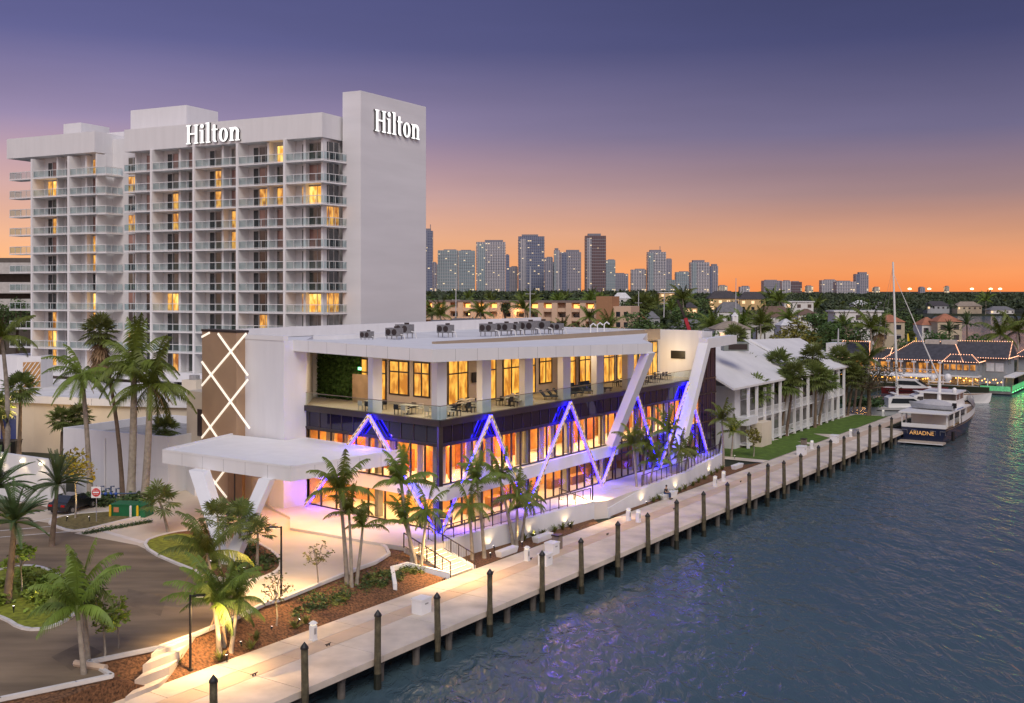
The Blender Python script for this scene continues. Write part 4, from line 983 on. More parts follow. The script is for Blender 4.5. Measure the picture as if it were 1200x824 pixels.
# tall palms by the service buildings
pp('royal', (106, 584), (96, 438), 'slim grey trunked palm left of the pair of tall palms by the annex', ZD, r=.22, sc=.85)
pp('skirt', (144, 583), (117, 388), 'tall leaning fan palm with brown skirt, highest crown left of the pavilion', ZD, r=.17, sc=1.35)
pp('royal', (153, 586), (157, 425), 'thick grey trunked royal palm in front of the annex, left of two', ZD, r=.32, sc=1.05)
pp('royal', (169, 589), (176, 452), 'thick trunked royal palm nearest the canopy, right of two', ZD, r=.3, sc=1.05)
pp('skirt', (188, 571), (193, 503), 'short fan palm with brown skirt just behind the canopy corner', ZD, r=.16, sc=1.2)
palm('coconut', D(8, 118, 545), D(2, 118, 395), 'dark palm cut off by the left edge, before the hotel tower', sc=1.25, r=.25)
palm('sabal', D(22, 122, 532), D(24, 122, 455), 'round crowned palm before the blue door, right of a pair', sc=1.7, r=.2)
palm('sabal', D(9, 124, 532), D(-2, 124, 478), 'round crowned palm before the blue door, left of a pair', sc=1.6, r=.2)
palm('sabal', D(72, 112, 545), D(73, 112, 492), 'bushy palm crown rising behind the annex corner, left of two', sc=1.25, r=.2)
palm('sabal', D(92, 113, 545), D(93, 113, 489), 'bushy palm crown rising behind the annex corner, right of two', sc=1.25, r=.2)
# date palms on the left median
pp('date', (60, 640), (67, 568), 'dark date palm beyond the median, nearest the no entry sign', ZD, r=.17, sc=1.0)
pp('date', (8, 706), (17, 612), 'dark date palm rooted in the left median, taller of its two', ZI, r=.2, sc=1.0)
pp('date', (-14, 690), (-4, 572), 'dark date palm at the left edge behind the median', ZI, r=.2, sc=1.05)
pp('foxtail', (100, 812), (90, 712), 'wind swept foxtail palm at the bottom left beside the kerb notch, nearer of two', None, r=.13, sc=1.25)
pp('foxtail', (104, 786), (95, 688), 'wind swept foxtail palm at the bottom left beside the kerb notch, farther of two', None, r=.12, sc=1.1)
pp('coconut', (257, 768), (250, 706), 'yellow lit coconut palm beside the street lamp by the stepped path, left of three stems', None, r=.13, sc=.95)
pp('coconut', (261, 762), (262, 702), 'yellow lit coconut palm, middle of three stems near the stepped path', None, r=.12, sc=.7)
pp('foxtail', (270, 766), (279, 702), 'small upright palm, right of three stems near the stepped path', None, r=.1, sc=.75)
pp('coconut', (247, 695), (243, 648), 'wind bent palm with drooping brown frond on the canopy island kerb', ZI, r=.1, sc=.95)
pp('thatch', (197, 622), (187, 588), 'shaggy thatch palm at the left end of the canopy island', ZI, r=.1, sc=1.25)
pp('thatch', (258, 666), (255, 607), 'thin thatch palm before the canopy legs', ZI, r=.07, sc=1.05)
pp('thatch', (281, 656), (281, 612), 'full thatch palm beside the right canopy leg', ZI, r=.09, sc=1.2)
pp('thatch', (301, 664), (302, 625), 'thatch palm at the rounded right end of the canopy island', ZI, r=.09, sc=.9)
# foxtails round the pavilion
pp('foxtail', (407, 690), (398, 574), 'tallest foxtail palm of the trio before the glass, with two stems beside it', None, r=.12, sc=1.15)
pp('foxtail', (412, 692), (409, 602), 'middle height foxtail palm of the trio before the glass', None, r=.1, sc=.85)
pp('foxtail', (417, 688), (425, 618), 'shortest foxtail palm of the trio before the glass', None, r=.1, sc=.75)
pp('foxtail', (484, 660), (470, 567), 'tall foxtail palm at the head of the stairs, left of three', None, r=.12, sc=1.2)
pp('foxtail', (488, 662), (474, 612), 'low foxtail palm at the head of the stairs, middle of three', None, r=.11, sc=1.0)
pp('foxtail', (493, 663), (500, 598), 'foxtail palm beside the stairs, right of three', None, r=.1, sc=.95)
ZS = 1.57
pp('foxtail', (554, 656), (549, 592), 'foxtail palm right of the stairs, lower of two by the white wall', ZS, r=.11, sc=.9)
pp('foxtail', (568, 654), (559, 566), 'foxtail palm right of the stairs, taller of two by the white wall', ZS, r=.11, sc=1.05)
pp('foxtail', (602, 639), (586, 562), 'foxtail palm leaning left behind two white benches', ZS, r=.11, sc=1.05)
pp('foxtail', (605, 640), (606, 582), 'upright foxtail palm behind two white benches', ZS, r=.11, sc=1.05)
pp('foxtail', (611, 635), (616, 592), 'small foxtail palm leaning right behind two white benches', ZS, r=.1, sc=.85)
pp('foxtail', (747, 588), (742, 521), 'foxtail palm before the ramp wall, tallest of three stems', ZS, r=.11, sc=1.1)
pp('foxtail', (750, 587), (757, 528), 'foxtail palm before the ramp wall, middle of three stems', ZS, r=.1, sc=1.0)
pp('foxtail', (756, 586), (767, 540), 'foxtail palm before the ramp wall, right of three stems', ZS, r=.1, sc=.9)
pp('foxtail', (787, 571), (782, 505), 'tall violet lit foxtail palm beside the seated person', ZS, r=.12, sc=1.1)
pp('foxtail', (794, 571), (796, 527), 'foxtail palm beside the seated person, lit yellow from below', ZS, r=.11, sc=1.0)
pp('foxtail', (800, 569), (806, 534), 'short foxtail palm with yellow fronds right of the seated person', ZS, r=.1, sc=.95)
pp('foxtail', (848, 547), (846, 492), 'violet lit foxtail palm at the far end of the pavilion', ZS, r=.11, sc=1.1)
pp('foxtail', (857, 535), (859, 506), 'bright yellow green palm by the garden stairs', ZS, r=.1, sc=.95)
for i, (bp_, cp, s, lb) in enumerate([((852, 494), (860, 460), 1.7, 'nearest of the lawn palms, low and olive, beside the dark glass end'), ((862, 505), (871, 438), 1.75, 'tallest crown of the first lawn clump'), ((877.5, 518), (886, 463), 1.6, 'leaning lawn palm before the tan wall'),
        ((908, 504), (912, 430), 1.55, 'tall single lawn palm with crown against the white roof, left'), ((914.7, 511), (922, 455), 1.6, 'curved lawn palm by the white post'), ((921, 511), (930, 444), 1.5, 'dark lawn palm just behind the curved one'),
        ((949, 498), (952, 423), 1.5, 'tall lawn palm with brown fringed crown against the white roof'), ((955, 501), (956, 446), 1.6, 'middle palm of the three on the large lawn'), ((958.5, 498.5), (968, 452), 1.5, 'right palm of the three on the large lawn, leaning right'),
        ((980, 487), (984, 425), 1.6, 'tall palm near the gable end of the grey building'), ((989, 487), (994, 440), 1.5, 'palm near the lawn end, left of three close together'), ((993, 487), (1000, 448), 1.5, 'palm near the lawn end, middle of three close together'), ((1001, 479), (1006, 432), 1.5, 'palm near the lawn end, right of three close together'), ((1007, 478), (1012, 452), 1.3, 'low palm beside the dark spreading tree')]):
    cp = (cp[0], cp[1]-5)
    pp('sabal', bp_, cp, 'sabal palm: '+lb, 1.58, sc=s*1.15, r=.17, group='sabal palms on the lawn')
# ------------------------------------------------------------------ broadleaf trees and shrubs
def leafquad(b, c, s, up=.4):
    a = Vector((random.gauss(0, 1), random.gauss(0, 1), random.gauss(0, up))).normalized()*s; e = Vector((random.gauss(0, 1), random.gauss(0, 1), random.gauss(0, 1))).normalized()*s*.6
    b.face([c-a, c+e, c+a, c-e])
def tree_bms(h, rx, rz, nl, ls, ncl=12, open_=.0, trunk_r=.25, cz=None):
    """trunk with limbs to each leaf clump; crown as leaf-sized faces round the clumps"""
    t, c = MB(), MB(); cz = cz or h-rz; t.tube([(0, 0, -.3), (.1, 0, h*.22), (0, .05, cz-rz*.5)], [trunk_r*1.4, trunk_r, trunk_r*.7], 7)
    for k in range(ncl):
        a = k*2.399; r = rx*math.sqrt((k+.5)/ncl)*.78; zz = cz+rz*(random.uniform(-.45, .75))*(1-.5*(r/rx)**2)
        q = Vector((math.cos(a)*r, math.sin(a)*r, zz)); m = Vector((q.x*.45, q.y*.45, lerp(cz-rz*.5, zz, .4)))
        t.tube([(0, 0.05, cz-rz*.55), m, q], [trunk_r*.55, trunk_r*.3, .04], 5, False)
        cr = rx*random.uniform(.34, .5); chz = rz*random.uniform(.3, .45)
        for i in range(nl//ncl):
            d = Vector((random.gauss(0, 1), random.gauss(0, 1), random.gauss(0, 1))).normalized(); rr_ = random.uniform(.55, 1.05)
            leafquad(c, q+Vector((d.x*cr, d.y*cr, d.z*chz))*rr_, ls*random.uniform(.6, 1.3))
    return t, c
def tree(name, label, base, h, rx, rz, nl=900, ls=.28, m=None, tm=None, cat='tree', **k):
    r = thing(name, label, cat, base); t, c = tree_bms(h, rx, rz, nl, ls, **k)
    t.build('trunk', tm or trunkb, r, True, True); c.build('crown', m or leaf_t, r, True); return r
tree('spreading_tree', 'dark open branched tree spreading over the end of the lawn', G(1018, 487, 1.58), 8.4, 5.2, 2.7, 1500, .2, leafm('dull brown green leaf', (.07, .065, .03), .4, 0), ncl=22, trunk_r=.35)
tree('young_tree', 'thin young tree with sparse leaves left of the foxtail trio', bedpt(371, 694), 3.4, 1.0, 1.1, 170, .12, leafm('pale olive leaf', (.16, .15, .05), .3, 0), trunkm, ncl=9, trunk_r=.05)
tree('young_tree', 'sparse young tree lit yellow at its foot, in front of the tall lamp post', bedpt(323, 738), 3.6, .95, 1.25, 150, .12, leafm('pale olive leaf', ()), trunkm, ncl=9, trunk_r=.05)
tree('young_tree', 'bright green young tree by the kerb notch at the bottom left', bedpt(121, 786), 4.3, 1.1, 1.4, 420, .18, leaf_y, trunkm, ncl=10, trunk_r=.06)
tree('young_tree', 'pale young tree behind the bright one at the bottom left', bedpt(137, 770), 3.2, .9, .9, 200, .14, leaf_y, trunkm, ncl=8, trunk_r=.04)
tree('young_tree', 'yellow lit sapling beside the no entry sign', G(88, 607, ZI), 6.0, 1.4, 2.1, 420, .2, leafm('yellow leaf', (.32, .26, .03), .3, 0), trunkm, ncl=9, trunk_r=.07)
tree('young_tree', 'young tree on the near corner of the lawn', G(883, 535, 1.58), 3.6, 1.0, 1.4, 360, .18, leaf_o, trunkm, ncl=9, trunk_r=.06)
tree('young_tree', 'leaning yellow green sapling in the left median', G(24, 700, ZI), 3.2, 1.2, .9, 380, .16, leaf_y, trunkm, ncl=8, trunk_r=.05)
def shrub_mesh(kind):
    b = MB()
    if kind == 'spike':
        for i in range(26):
            az = i*2.399; el = R(random.uniform(30, 80)); L = random.uniform(.45, .8); d = Vector((math.cos(az)*math.cos(el), math.sin(az)*math.cos(el), math.sin(el))); s = d.cross(Vector((0, 0, 1))).normalized()*.035
            m = d*L*.6; b.face([-s, s, m+s, m-s]); b.face([m-s, m+s, d*L+Vector((0, 0, -.12))])
    else:
        for i in range(90): leafquad(b, Vector((random.gauss(0, .24), random.gauss(0, .24), abs(random.gauss(.18, .14)))), .12)
    return b
SH = {}
def shrub(kind, p, label, group, sc, m):
    key = (kind, m.name, random.randrange(2))
    if key not in SH: o = shrub_mesh(kind).build('shrub', m, None, True); SH[key] = o.data
    else: o = bpy.data.objects.new('shrub', SH[key]); COL.objects.link(o)
    o.location = p; o.scale = (sc,)*3; o.rotation_euler[2] = random.uniform(0, 6.28); tag(o, label, 'shrub', group); return o
spk = leafm('spiky shrub leaf', (.13, .15, .03), .35, .2); grn = leafm('low shrub leaf', (.06, .1, .03), .4, .25)
for px, py in ((294, 762), (258, 775), (345, 738), (358, 732), (208, 782), (300, 752)): shrub('spike', bedpt(px, py), 'spiky yellow green plant in the mulch bed between the stepped path and the pedestal', 'spiky plants in the mulch bed', 1.15, spk)
for i in range(26):
    px = 20+i*4.6+random.uniform(-2, 2); py = 822-(px-20)*.19+random.uniform(-2, 7); shrub('leafy', bedpt(px, py), 'small green plant in the bed along the lower left kerb', 'small plants along the lower left kerb', .75, grn)
for i in range(130):
    px = random.uniform(340, 540); py0 = 712-(px-330)*.33; py1 = 795-(px-200)*.36-16; py = random.uniform(py0, min(py1, py0+45))
    if px < 470 or py > 668: shrub('leafy', bedpt(px, py), 'small scattered green plant in the mulch bed below the driveway', 'small plants in the long mulch bed', random.uniform(.5, 1.1), random.choice([grn, spk, grn]))
for px, py in ((262, 642), (272, 650), (280, 662), (288, 655), (296, 668), (305, 660), (312, 655), (290, 645), (270, 638), (300, 648), (284, 672), (312, 668), (276, 668), (255, 655), (320, 660)): shrub('leafy', G(px, py, ZI), 'bushy green plant on the canopy island', 'bushes on the canopy island', 1.1, grn)
for i in range(16): shrub('leafy', G(100+i*5, 626-i*.9, ZD), 'tiny green plant beside the curved kerb of the sign island', 'tiny plants along the sign island kerb', .6, grn)
for i in range(22): shrub('leafy', G(104+random.uniform(0, 70), 590+random.uniform(-6, 4), ZD), 'dark green hedge plant behind the green utility cabinet', 'hedge plants before the annex wall', 1.7, grn)
for k, (a, c) in enumerate(((wall1, (2, 3, 4)), (wall2, (2, 3, 4, 5, 6)))):
    for i in c[:-1] if k else c[:-1]:
        for t in (.2, .5, .8):
            p = lerp(Vector(a[i]), Vector(a[i+1]), t)-V*.55; p.z = 1.58; shrub('spike', p, 'leafy plant at the foot of the %s white retaining wall' % ('long curved' if k else 'first'), 'plants along the %s retaining wall' % ('long' if k else 'first'), 1.15, spk)
for i in range(24): shrub('leafy', G(1008+random.uniform(-18, 22), 474+random.uniform(-2, 3), 1.58), 'clipped green hedge plant between the lawn and the white boats', 'hedge plants at the lawn end', 2.3, grn)
for i in range(12): shrub('leafy', G(random.uniform(892, 922), random.uniform(503, 511), 1.58), 'dark leafy plant at the foot of the grey building', 'plants before the grey building', 2.2, grn)
for i in range(30): shrub('leafy', G(random.uniform(-5, 92), random.uniform(672, 726), ZI), 'low clump of yellow green groundcover in the left median', 'groundcover clumps in the left median', 1.3, leaf_y) if True else None
for px, py in ((247, 652), (237, 655), (252, 660)): shrub('spike', G(px, py, ZI), 'glowing yellow green plant at the canopy island lamps', 'lit plants on the canopy island', 1.5, spk)
# ------------------------------------------------------------------ grey waterside building, restaurant
gb = thing('waterside_building', 'long grey white two storey building with a pale metal roof behind the lawn palms', 'building', W(105, 18, 1.5))
b = MB(); b.prism([W(84, 13.2), W(127, 13.2), W(127, 26), W(84, 26)], 1.4, 9.4); b.build('wall', mat('pale grey stucco', (.62, .62, .64), .8, .06, .6), gb)
b = MB(); 
e0, e1, r0_, r1_, f0_, f1_ = W(80, 11.7, 9.3), W(128.5, 11.7, 9.3), W(80, 22, 14.6), W(131, 21, 13.3), W(80, 36, 13.6), W(131, 31, 9.8)
T = Vector((0, 0, .25))
b.hexa([e0, e1, r1_, r0_], [e0+T, e1+T, r1_+T, r0_+T]); b.hexa([r0_, r1_, f1_, f0_], [r0_+T*1.01, r1_+T*1.01, f1_+T*1.01, f0_+T*1.01]); b.build('roof', mat('white standing seam roof', (.68, .67, .66), .6, .06, .5), gb)
b = MB(); b.beam(W(109, 11.9, 9.66), W(109, 21, 14.1), .8, .3); b.build('roof_step', white2, gb)
for i in range(15):
    u = 85.5+i*2.85; b = MB(); b.box(W(u, 12.0, 1.5), .22, .35, 7.95, R(56)); b.build('pilaster', white2, gb)
    if i < 14:
        for z in (2.0, 5.2, 7.4):
            b = MB(); b.wall(W(u+.35, 13.15), W(u+2.5, 13.15), z+.2, z+(2.3 if z < 7 else 1.6), .06, .04); w_ = b.build('window', cglass if (i*3+int(z)) % 3 else curt[2], gb)
            if z < 7:
                r = MB(); r.beam(W(u+.3, 12.1, z+1.0), W(u+2.6, 12.1, z+1.0), .06, .06)
                for t in range(7): r.box(W(u+.4+t*.35, 12.1, z+.05), .05, .05, .95)
                r.wall(W(u+.12, 12.0), W(u+2.75, 12.0), z-.16, z, 1.2); r.build('balcony', railw, w_)
b = MB(); b.prism([W(87.5, 11.0), W(91, 11.0), W(91, 13.1), W(87.5, 13.1)], 1.4, 4.6); b.build('entry_wall', cream, gb)
b = MB(); b.prism([W(83.5, 11.4), W(87, 11.4), W(87, 13.1), W(83.5, 13.1)], 4.65, 5.6); b.build('entry_balcony', railw, gb)
for i, (px, py) in enumerate(((897, 514), (931, 500))):
    t = thing('garden_wall', 'low white sloping stair wall %s' % ('by the first lawn palms' if i == 0 else 'by the path to the large lawn'), 'wall', G(px, py, 1.58))
    p = G(px, py, 1.58); b = MB(); b.hexa([p, p+U*.4, p+U*.4+V*3, p+V*3], [p+Vector((0, 0, .3)), p+U*.4+Vector((0, 0, .3)), p+U*.4+V*3+Vector((0, 0, 1.6)), p+V*3+Vector((0, 0, 1.6))]); b.build('wall', white2, t)
slate = mat('slate shingle roof', (.06, .06, .07), .8, .25, 1.2, .3, 20)
bulb = emis('warm string bulb', (1, .42, .20), 2.0)
gw = mat('grey green clapboard', (.27, .29, .31), .7, .08, 1)
rs = thing('restaurant', 'waterfront restaurant with slate hip roofs edged by string lights and an upper veranda', 'restaurant', W(205, 20, .5))
b = MB(); b.prism([W(199.5, 5.7), W(199.5, 35), W(214, 35), W(214, 5.7)], .3, 6.2); b.prism([W(203, 1.2), W(203, 5.69), W(213, 5.69), W(213, 1.2)], .3, 7.0); b.build('wall', gw, rs)
def roofm(b, pts_b, ridge):
    """hip or gable roof: four eave corners (front-right, front-left, back-left, back-right) and two ridge points (right, left)"""
    fr_, fl2, bl, br = pts_b; rr2, rl = ridge
    for f in ([fr_, fl2, rl, rr2][::-1], [bl, br, rr2, rl][::-1], [fl2, bl, rl][::-1], [br, fr_, rr2][::-1]): b.face(f)
    b.face([fr_, fl2, bl, br])
def beads(b, a, c):
    n = max(2, int((c-a).length/.5))
    for i in range(n+1): p = lerp(a, c, i/n)+Vector((0, 0, .12)); b.box(p, .14, .14, .12, .9)
ROOFS = [([W(197, 8.5, 6.3), W(197, 25, 6.3), W(215, 25, 6.3), W(215, 8.5, 6.3)], [W(206, 12, 10.0), W(206, 20.5, 9.9)]),
         ([W(202, .4, 6.9), W(202, 13, 6.9), W(214, 13, 6.9), W(214, .4, 6.9)], [W(207, .5, 10.3), W(207, 12, 10.2)]),
         ([W(198, 24, 6.25), W(198, 31, 6.25), W(214, 31, 6.25), W(214, 24, 6.25)], [W(205, 25, 8.2), W(205, 30, 8.2)]),
         ([W(197.5, 28, 6.2), W(197.5, 37, 6.2), W(213, 37, 6.2), W(213, 28, 6.2)], [W(205, 30, 9.6), W(205, 36, 9.6)]),
         ([W(196.4, 5.2, 6.2), W(196.4, 12.5, 6.2), W(203, 12.5, 6.2), W(203, 5.2, 6.2)], [W(199.5, 7.2, 7.6), W(199.5, 11.5, 7.6)])]
for pts_b, ridge in ROOFS:
    b = MB(); roofm(b, pts_b, ridge); rf = b.build('roof', slate, rs)
    b = MB()
    for a, c in ((pts_b[0], pts_b[1]), (pts_b[0], ridge[0]), (pts_b[1], ridge[1]), (ridge[0], ridge[1]), (pts_b[3], pts_b[0])): beads(b, a, c)
    b.build('string_lights', bulb, rf)
for v in (11.5, 15):
    b = MB(); b.prism([W(205, v), W(205, v+3), W(207.5, v+3), W(207.5, v)], 9.6, 10.5); c_ = b.build('roof_vent', mat('pale vent', (.5, .45, .4), .7), rs)
b = MB(); b.prism([W(198.5, 35.1), W(198.5, 38), W(204, 38), W(204, 35.1)], .3, 9.5); b.build('white_tower', white2, rs)
# upper veranda, railing, windows; lower dining deck
b = MB(); b.prism([W(196.6, 12.6), W(196.6, 35), W(199.4, 35), W(199.4, 12.6)], 3.2, 3.5); b.prism([W(196.2, 5.3), W(196.2, 12.5), W(199.4, 12.5), W(199.4, 5.3)], 3.2, 3.5); b.build('veranda_floor', white2, rs)
b = MB(); b.prism([W(196.7, 5.6), W(196.7, 12.4), W(199.4, 12.4), W(199.4, 5.6)], 3.52, 6.1); b.build('bay_room', gw, rs)
for i in range(5):
    v = 6.0+i*1.3; b = MB(); b.wall(W(196.65, v), W(196.65, v+.95), 4.7, 5.8, .06, -.09); b.build('bay_window', litpane('amber bay window', (.12, .04, .01), (.9, .35, .06), .8, 1.5), rs)
b = MB(); b.wall(W(197, 5.6), W(199.2, 5.6), 4.6, 5.9, .05, .04); b.build('bay_window', pglass, rs)
rail_w = mat('white veranda rail', (.62, .62, .64), .6)
for i in range(9):
    v = 13+i*2.7; b = MB(); b.box(W(196.8, v, 3.5), .18, .18, 2.75, R(56)); b.box(W(196.8, v, 5.9), .2, .9, .35, R(56)); b.build('veranda_post', rail_w, rs)
    if i < 8:
        b = MB(); b.beam(W(196.8, v, 4.5), W(196.8, v+2.7, 4.5), .08, .1); b.beam(W(196.8, v, 3.6), W(196.8, v+2.7, 3.6), .08, .08); b.beam(W(196.8, v, 3.6), W(196.8, v+1.35, 4.5), .05, .06); b.beam(W(196.8, v+1.35, 4.5), W(196.8, v+2.7, 3.6), .05, .06); b.beam(W(196.8, v, 4.5), W(196.8, v+1.35, 3.6), .05, .055); b.beam(W(196.8, v+1.35, 3.6), W(196.8, v+2.7, 4.5), .05, .055)
        b.build('veranda_railing', rail_w, rs)
        b = MB(); b.wall(W(199.45, v+2.3), W(199.45, v+.4), 3.6, 5.7, .06, .05); b.build('veranda_window', litpane('amber bay window', (), (), 0), rs)
b = MB(); b.prism([W(195, -1), W(195, 36), W(199.4, 36), W(199.4, -1)], .2, .65); b.prism([W(199.5, -1), W(199.5, 1), W(222, 1), W(222, -1)], .2, .64); b.build('dining_deck', mat('grey deck boards', (.2, .19, .18), .9, .2, 2), rs)
b = MB()
for i in range(13): b.box(W(195.3, .5+i*2.9, .6), .18, .18, 2.6, R(56))
b.build('deck_post', rail_w, rs)
b = MB()
for i in range(60):
    v = 1+i*.57; b.ball(W(random.uniform(195.5, 198.5), v, random.uniform(2.3, 3.0)), .12, .12, .14, 6, 4)
b.build('festoon_bulbs', emis('amber festoon bulb', (1, .36, .05), 4), rs)
b = MB(); b.wall(W(195.1, 5), W(195.1, 35.5), .7, 1.6, .05); b.build('deck_railing', mat('pale deck rail', (.45, .47, .48), .6), rs)
awn = MB(); awn.hexa([W(195, 13, 2.9), W(195, 35, 2.9), W(196.9, 35, 3.15), W(196.9, 13, 3.15)][::-1], [W(195, 13, 3.0), W(195, 35, 3.0), W(196.9, 35, 3.3), W(196.9, 13, 3.3)][::-1]); awn.build('awning', white2, rs)
for v in (1.7, 3.5):
    b = MB(); b.wall(W(202.95, v+1.4), W(202.95, v), 4.3, 5.9, .05, .06); w_ = b.build('window', litpane('amber bay window', (), (), 0), rs); b = MB(); b.wall(W(202.9, v+1.5), W(202.9, v-.1), 4.2, 6.0, .05, .02); b.build('frame', rail_w, w_)
# gable face, terrace on the right, green lit deck
gf = MB(); gf.prism([W(203, 1.1), W(203.0, 1.2), W(213, 1.2), W(213, 1.1)], 3, 7); gf.hexa([W(203, 1.15, 7), W(213, 1.15, 7), W(213, 1.2, 7), W(203, 1.2, 7)], [W(206.9, 1.15, 10.1), W(207.1, 1.15, 10.1), W(207.1, 1.2, 10.1), W(206.9, 1.2, 10.1)]); g_ = gf.build('gable', gw, rs)
for u, z0, z1 in ((205.6, 5.6, 6.8), (207, 5.6, 6.8), (208.4, 5.6, 6.8), (206.2, 7.1, 8.3), (207.8, 7.1, 8.3)):
    b = MB(); b.wall(W(u-.55, 1.1), W(u+.55, 1.1), z0, z1, .05, .05); b.build('gable_window', cglass, g_)
b = MB(); b.prism([W(199.6, -1), W(199.6, 1.0), W(216, 1.0), W(216, -1)], 3.2, 3.5); b.build('canopy_roof', white2, rs)
grl = emis('green deck light', (.03, 1, .22), 2)
b = MB(); b.wall(W(197, -1.05), W(222, -1.05), .75, 1.75, .05); b.wall(W(195.05, 4.8), W(195.05, -1), .75, 1.75, .05); b.build('green_lit_railing', mat('green lit rail panel', (.2, .6, .3), .6, .3, 3, emit=(.02, .9, .2), es=.1), rs)
for i in range(8): b = MB(); b.box(W(197+i*3, -1.15, .45), 1.2, .1, .12, R(56)); b.build('deck_light', grl, rs); 
for i in range(4): lamp('green_deck_lamp', 'POINT', W(199+i*6, -1.8, .7), 12, (.05, 1, .25), .2)
for i in range(4): lamp('amber_deck_lamp', 'POINT', W(197.3, 8+i*7, 2.6), 150, (1, .45, .1), .3)
lamp('amber_deck_lamp', 'POINT', W(204, -.4, 2.7), 35, (1, .5, .12), .3); lamp('amber_deck_lamp', 'POINT', W(213, -.4, 2.7), 35, (1, .5, .12), .3)
bx = thing('boat_house', 'grey clapboard building with a string lit slate roof at the right edge', 'building', W(218, -6, .5))
b = MB(); b.prism([W(218, -16), W(218, 1), W(232, 1), W(232, -16)], .2, 6.6); b.build('wall', gw, bx)
P_ = [W(217, -17, 6.6), W(217, 2, 6.6), W(233, 2, 6.6), W(233, -17, 6.6)]; Rg = [W(225, -12, 10.4), W(225, -3, 10.4)]
b = MB(); roofm(b, P_, Rg); rf = b.build('roof', slate, bx); b = MB()
for a, c in ((P_[0], P_[1]), (P_[1], Rg[1]), (Rg[0], Rg[1]), (P_[1], P_[2])): beads(b, a, c)
b.build('string_lights', bulb, rf)
for v in (-3.5, -8):
    b = MB(); b.wall(W(217.95, v+1), W(217.95, v-1.6), 4.3, 6.0, .05, .08); w_ = b.build('window', pglass, bx); b = MB(); b.wall(W(217.9, v+1.15), W(217.9, v-1.75), 4.15, 6.15, .05, -.02); b.build('frame', white2, w_)
b = MB(); b.prism([W(214.5, -16), W(214.5, 1), W(217.9, 1), W(217.9, -16)], 3.2, 3.5); b.build('canopy_roof', cream, bx)
# ------------------------------------------------------------------ boats
ANG = math.atan2(U.y, U.x)
def hull(b, L, B, zdeck, zbow, x0=0, tw=.86, n=14, zk=-.6, flare=.86):
    """lofted hull, x forward from the transom; half-sections keel, chine, waterline, sheer"""
    rings = []
    for i in range(n+1):
        t = i/n; w = B/2*(tw+(1-tw)*min(1, t*3))*(1-max(0, (t-.45)/.55)**2.2); z = zdeck+(zbow-zdeck)*t**2; x = x0+L*t
        wl2 = w*flare*(1-.35*t**2); ring = [(x-(.9 if i == n else 0)*1.2, 0, zk), (x-(1.0 if i == n else 0), wl2*.8, zk+.15), (x-.3*t, wl2, .35), (x, w, z)]
        rings.append(ring)
    i0 = len(b.v)
    for sgn in (1, -1):
        for i in range(n):
            for k in range(3):
                a, c, d, e = rings[i][k], rings[i+1][k], rings[i+1][k+1], rings[i][k+1]
                f = [(p[0], p[1]*sgn, p[2]) for p in (a, c, d, e)]; b.face(f if sgn < 0 else f[::-1])
    r = rings[0]; b.face([(p[0], p[1], p[2]) for p in r]+[(p[0], -p[1], p[2]) for p in reversed(r)])
    return rings
def deckf(b, rings, dz, i0=0, inset_=.0):
    for i in range(i0, len(rings)-1):
        a, c = rings[i][3], rings[i+1][3]; b.face([(a[0], -a[1]+inset_, a[2]+dz), (c[0], -c[1]+inset_*(c[1] > .3), c[2]+dz), (c[0], c[1]-inset_*(c[1] > .3), c[2]+dz), (a[0], a[1]-inset_, a[2]+dz)])
gel = mat('white gelcoat', (.74, .73, .71), .35, .03, .5); navy = mat('navy hull paint', (.012, .018, .045), .22, .1, .5, spec=.6); teak = mat('teak deck', (.34, .22, .12), .8, .25, 4)
yt = thing('motor_yacht', 'navy hulled motor yacht with white upper decks moored stern to the dock end', 'yacht', W(113.2, -2.7, 0), rz=ANG)
YL = 30
b = MB(); rg = hull(b, YL, 6.9, 2.25, 3.6); b.build('hull', navy, yt, True)
b = MB()
for i in range(4, 14):
    a, c = rg[i][3], rg[i+1][3]
    for s in (1, -1): 
        q = [(a[0], a[1]*s, a[2]), (c[0], c[1]*s, c[2]), (c[0], c[1]*s*1.01, c[2]+.85), (a[0], a[1]*s*1.01, a[2]+.85)]; b.face(q); b.face([(x, y*.97, z) for x, y, z in q][::-1])
b.build('bulwark', gel, yt, True)
b = MB(); deckf(b, rg, -.25); b.build('deck', teak, yt, True)
b = MB(); b.box((-.9, 0, .25), 1.8, 6.0, .22); b.build('swim_platform', mat('pale teak', (.42, .35, .28), .7, .2, 4), yt, True)
b = MB(); b.box((-1.81, 0, .27), .05, 5.9, .12); b.build('platform_trim', gel, yt, True)
b = MB(); b.box((9.5, 0, 2.1), 12, 4.9, 2.1); b.box((6, 0, 2.1), 4.5, 5.0, 2.05); b.build('cabin', gel, yt, True)
b = MB(); b.box((9.5, 0, 2.95), 11.0, 5.02, .85); b.build('cabin_window', pglass, yt, True)
b = MB(); b.box((3.72, 0, 2.3), .06, 4.2, 1.6); b.build('saloon_door', mat('dim saloon glass', (.18, .15, .12), .1, .4, 1.2), yt, True)
b = MB(); b.box((3.6, -1.0, 2.4), .08, .5, 1.1); b.box((3.6, -1.75, 2.4), .08, .45, 1.1); b.build('saloon_lamp', emis('orange cabin glow', (1, .28, .03), 1.6), yt, True)
b = MB(); b.box((.25, 0, 2.25), .2, 5.9, .55); b.build('transom_cap', gel, yt, True)
b = MB(); b.box((7.6, 0, 4.2), 15.2, 6.7, .2); b.build('boat_deck', gel, yt, True)
for y in (-3.0, 3.0):
    b = MB(); b.tube([(.5, y, 2.3), (.6, y, 4.2)], .07, 6); b.build('deck_post', gel, yt, True)
    for x in (4, 8, 12): b = MB(); b.box((x, y*1.08, 2.3), .5, .12, 1.95); b.build('deck_post', gel, yt, True)
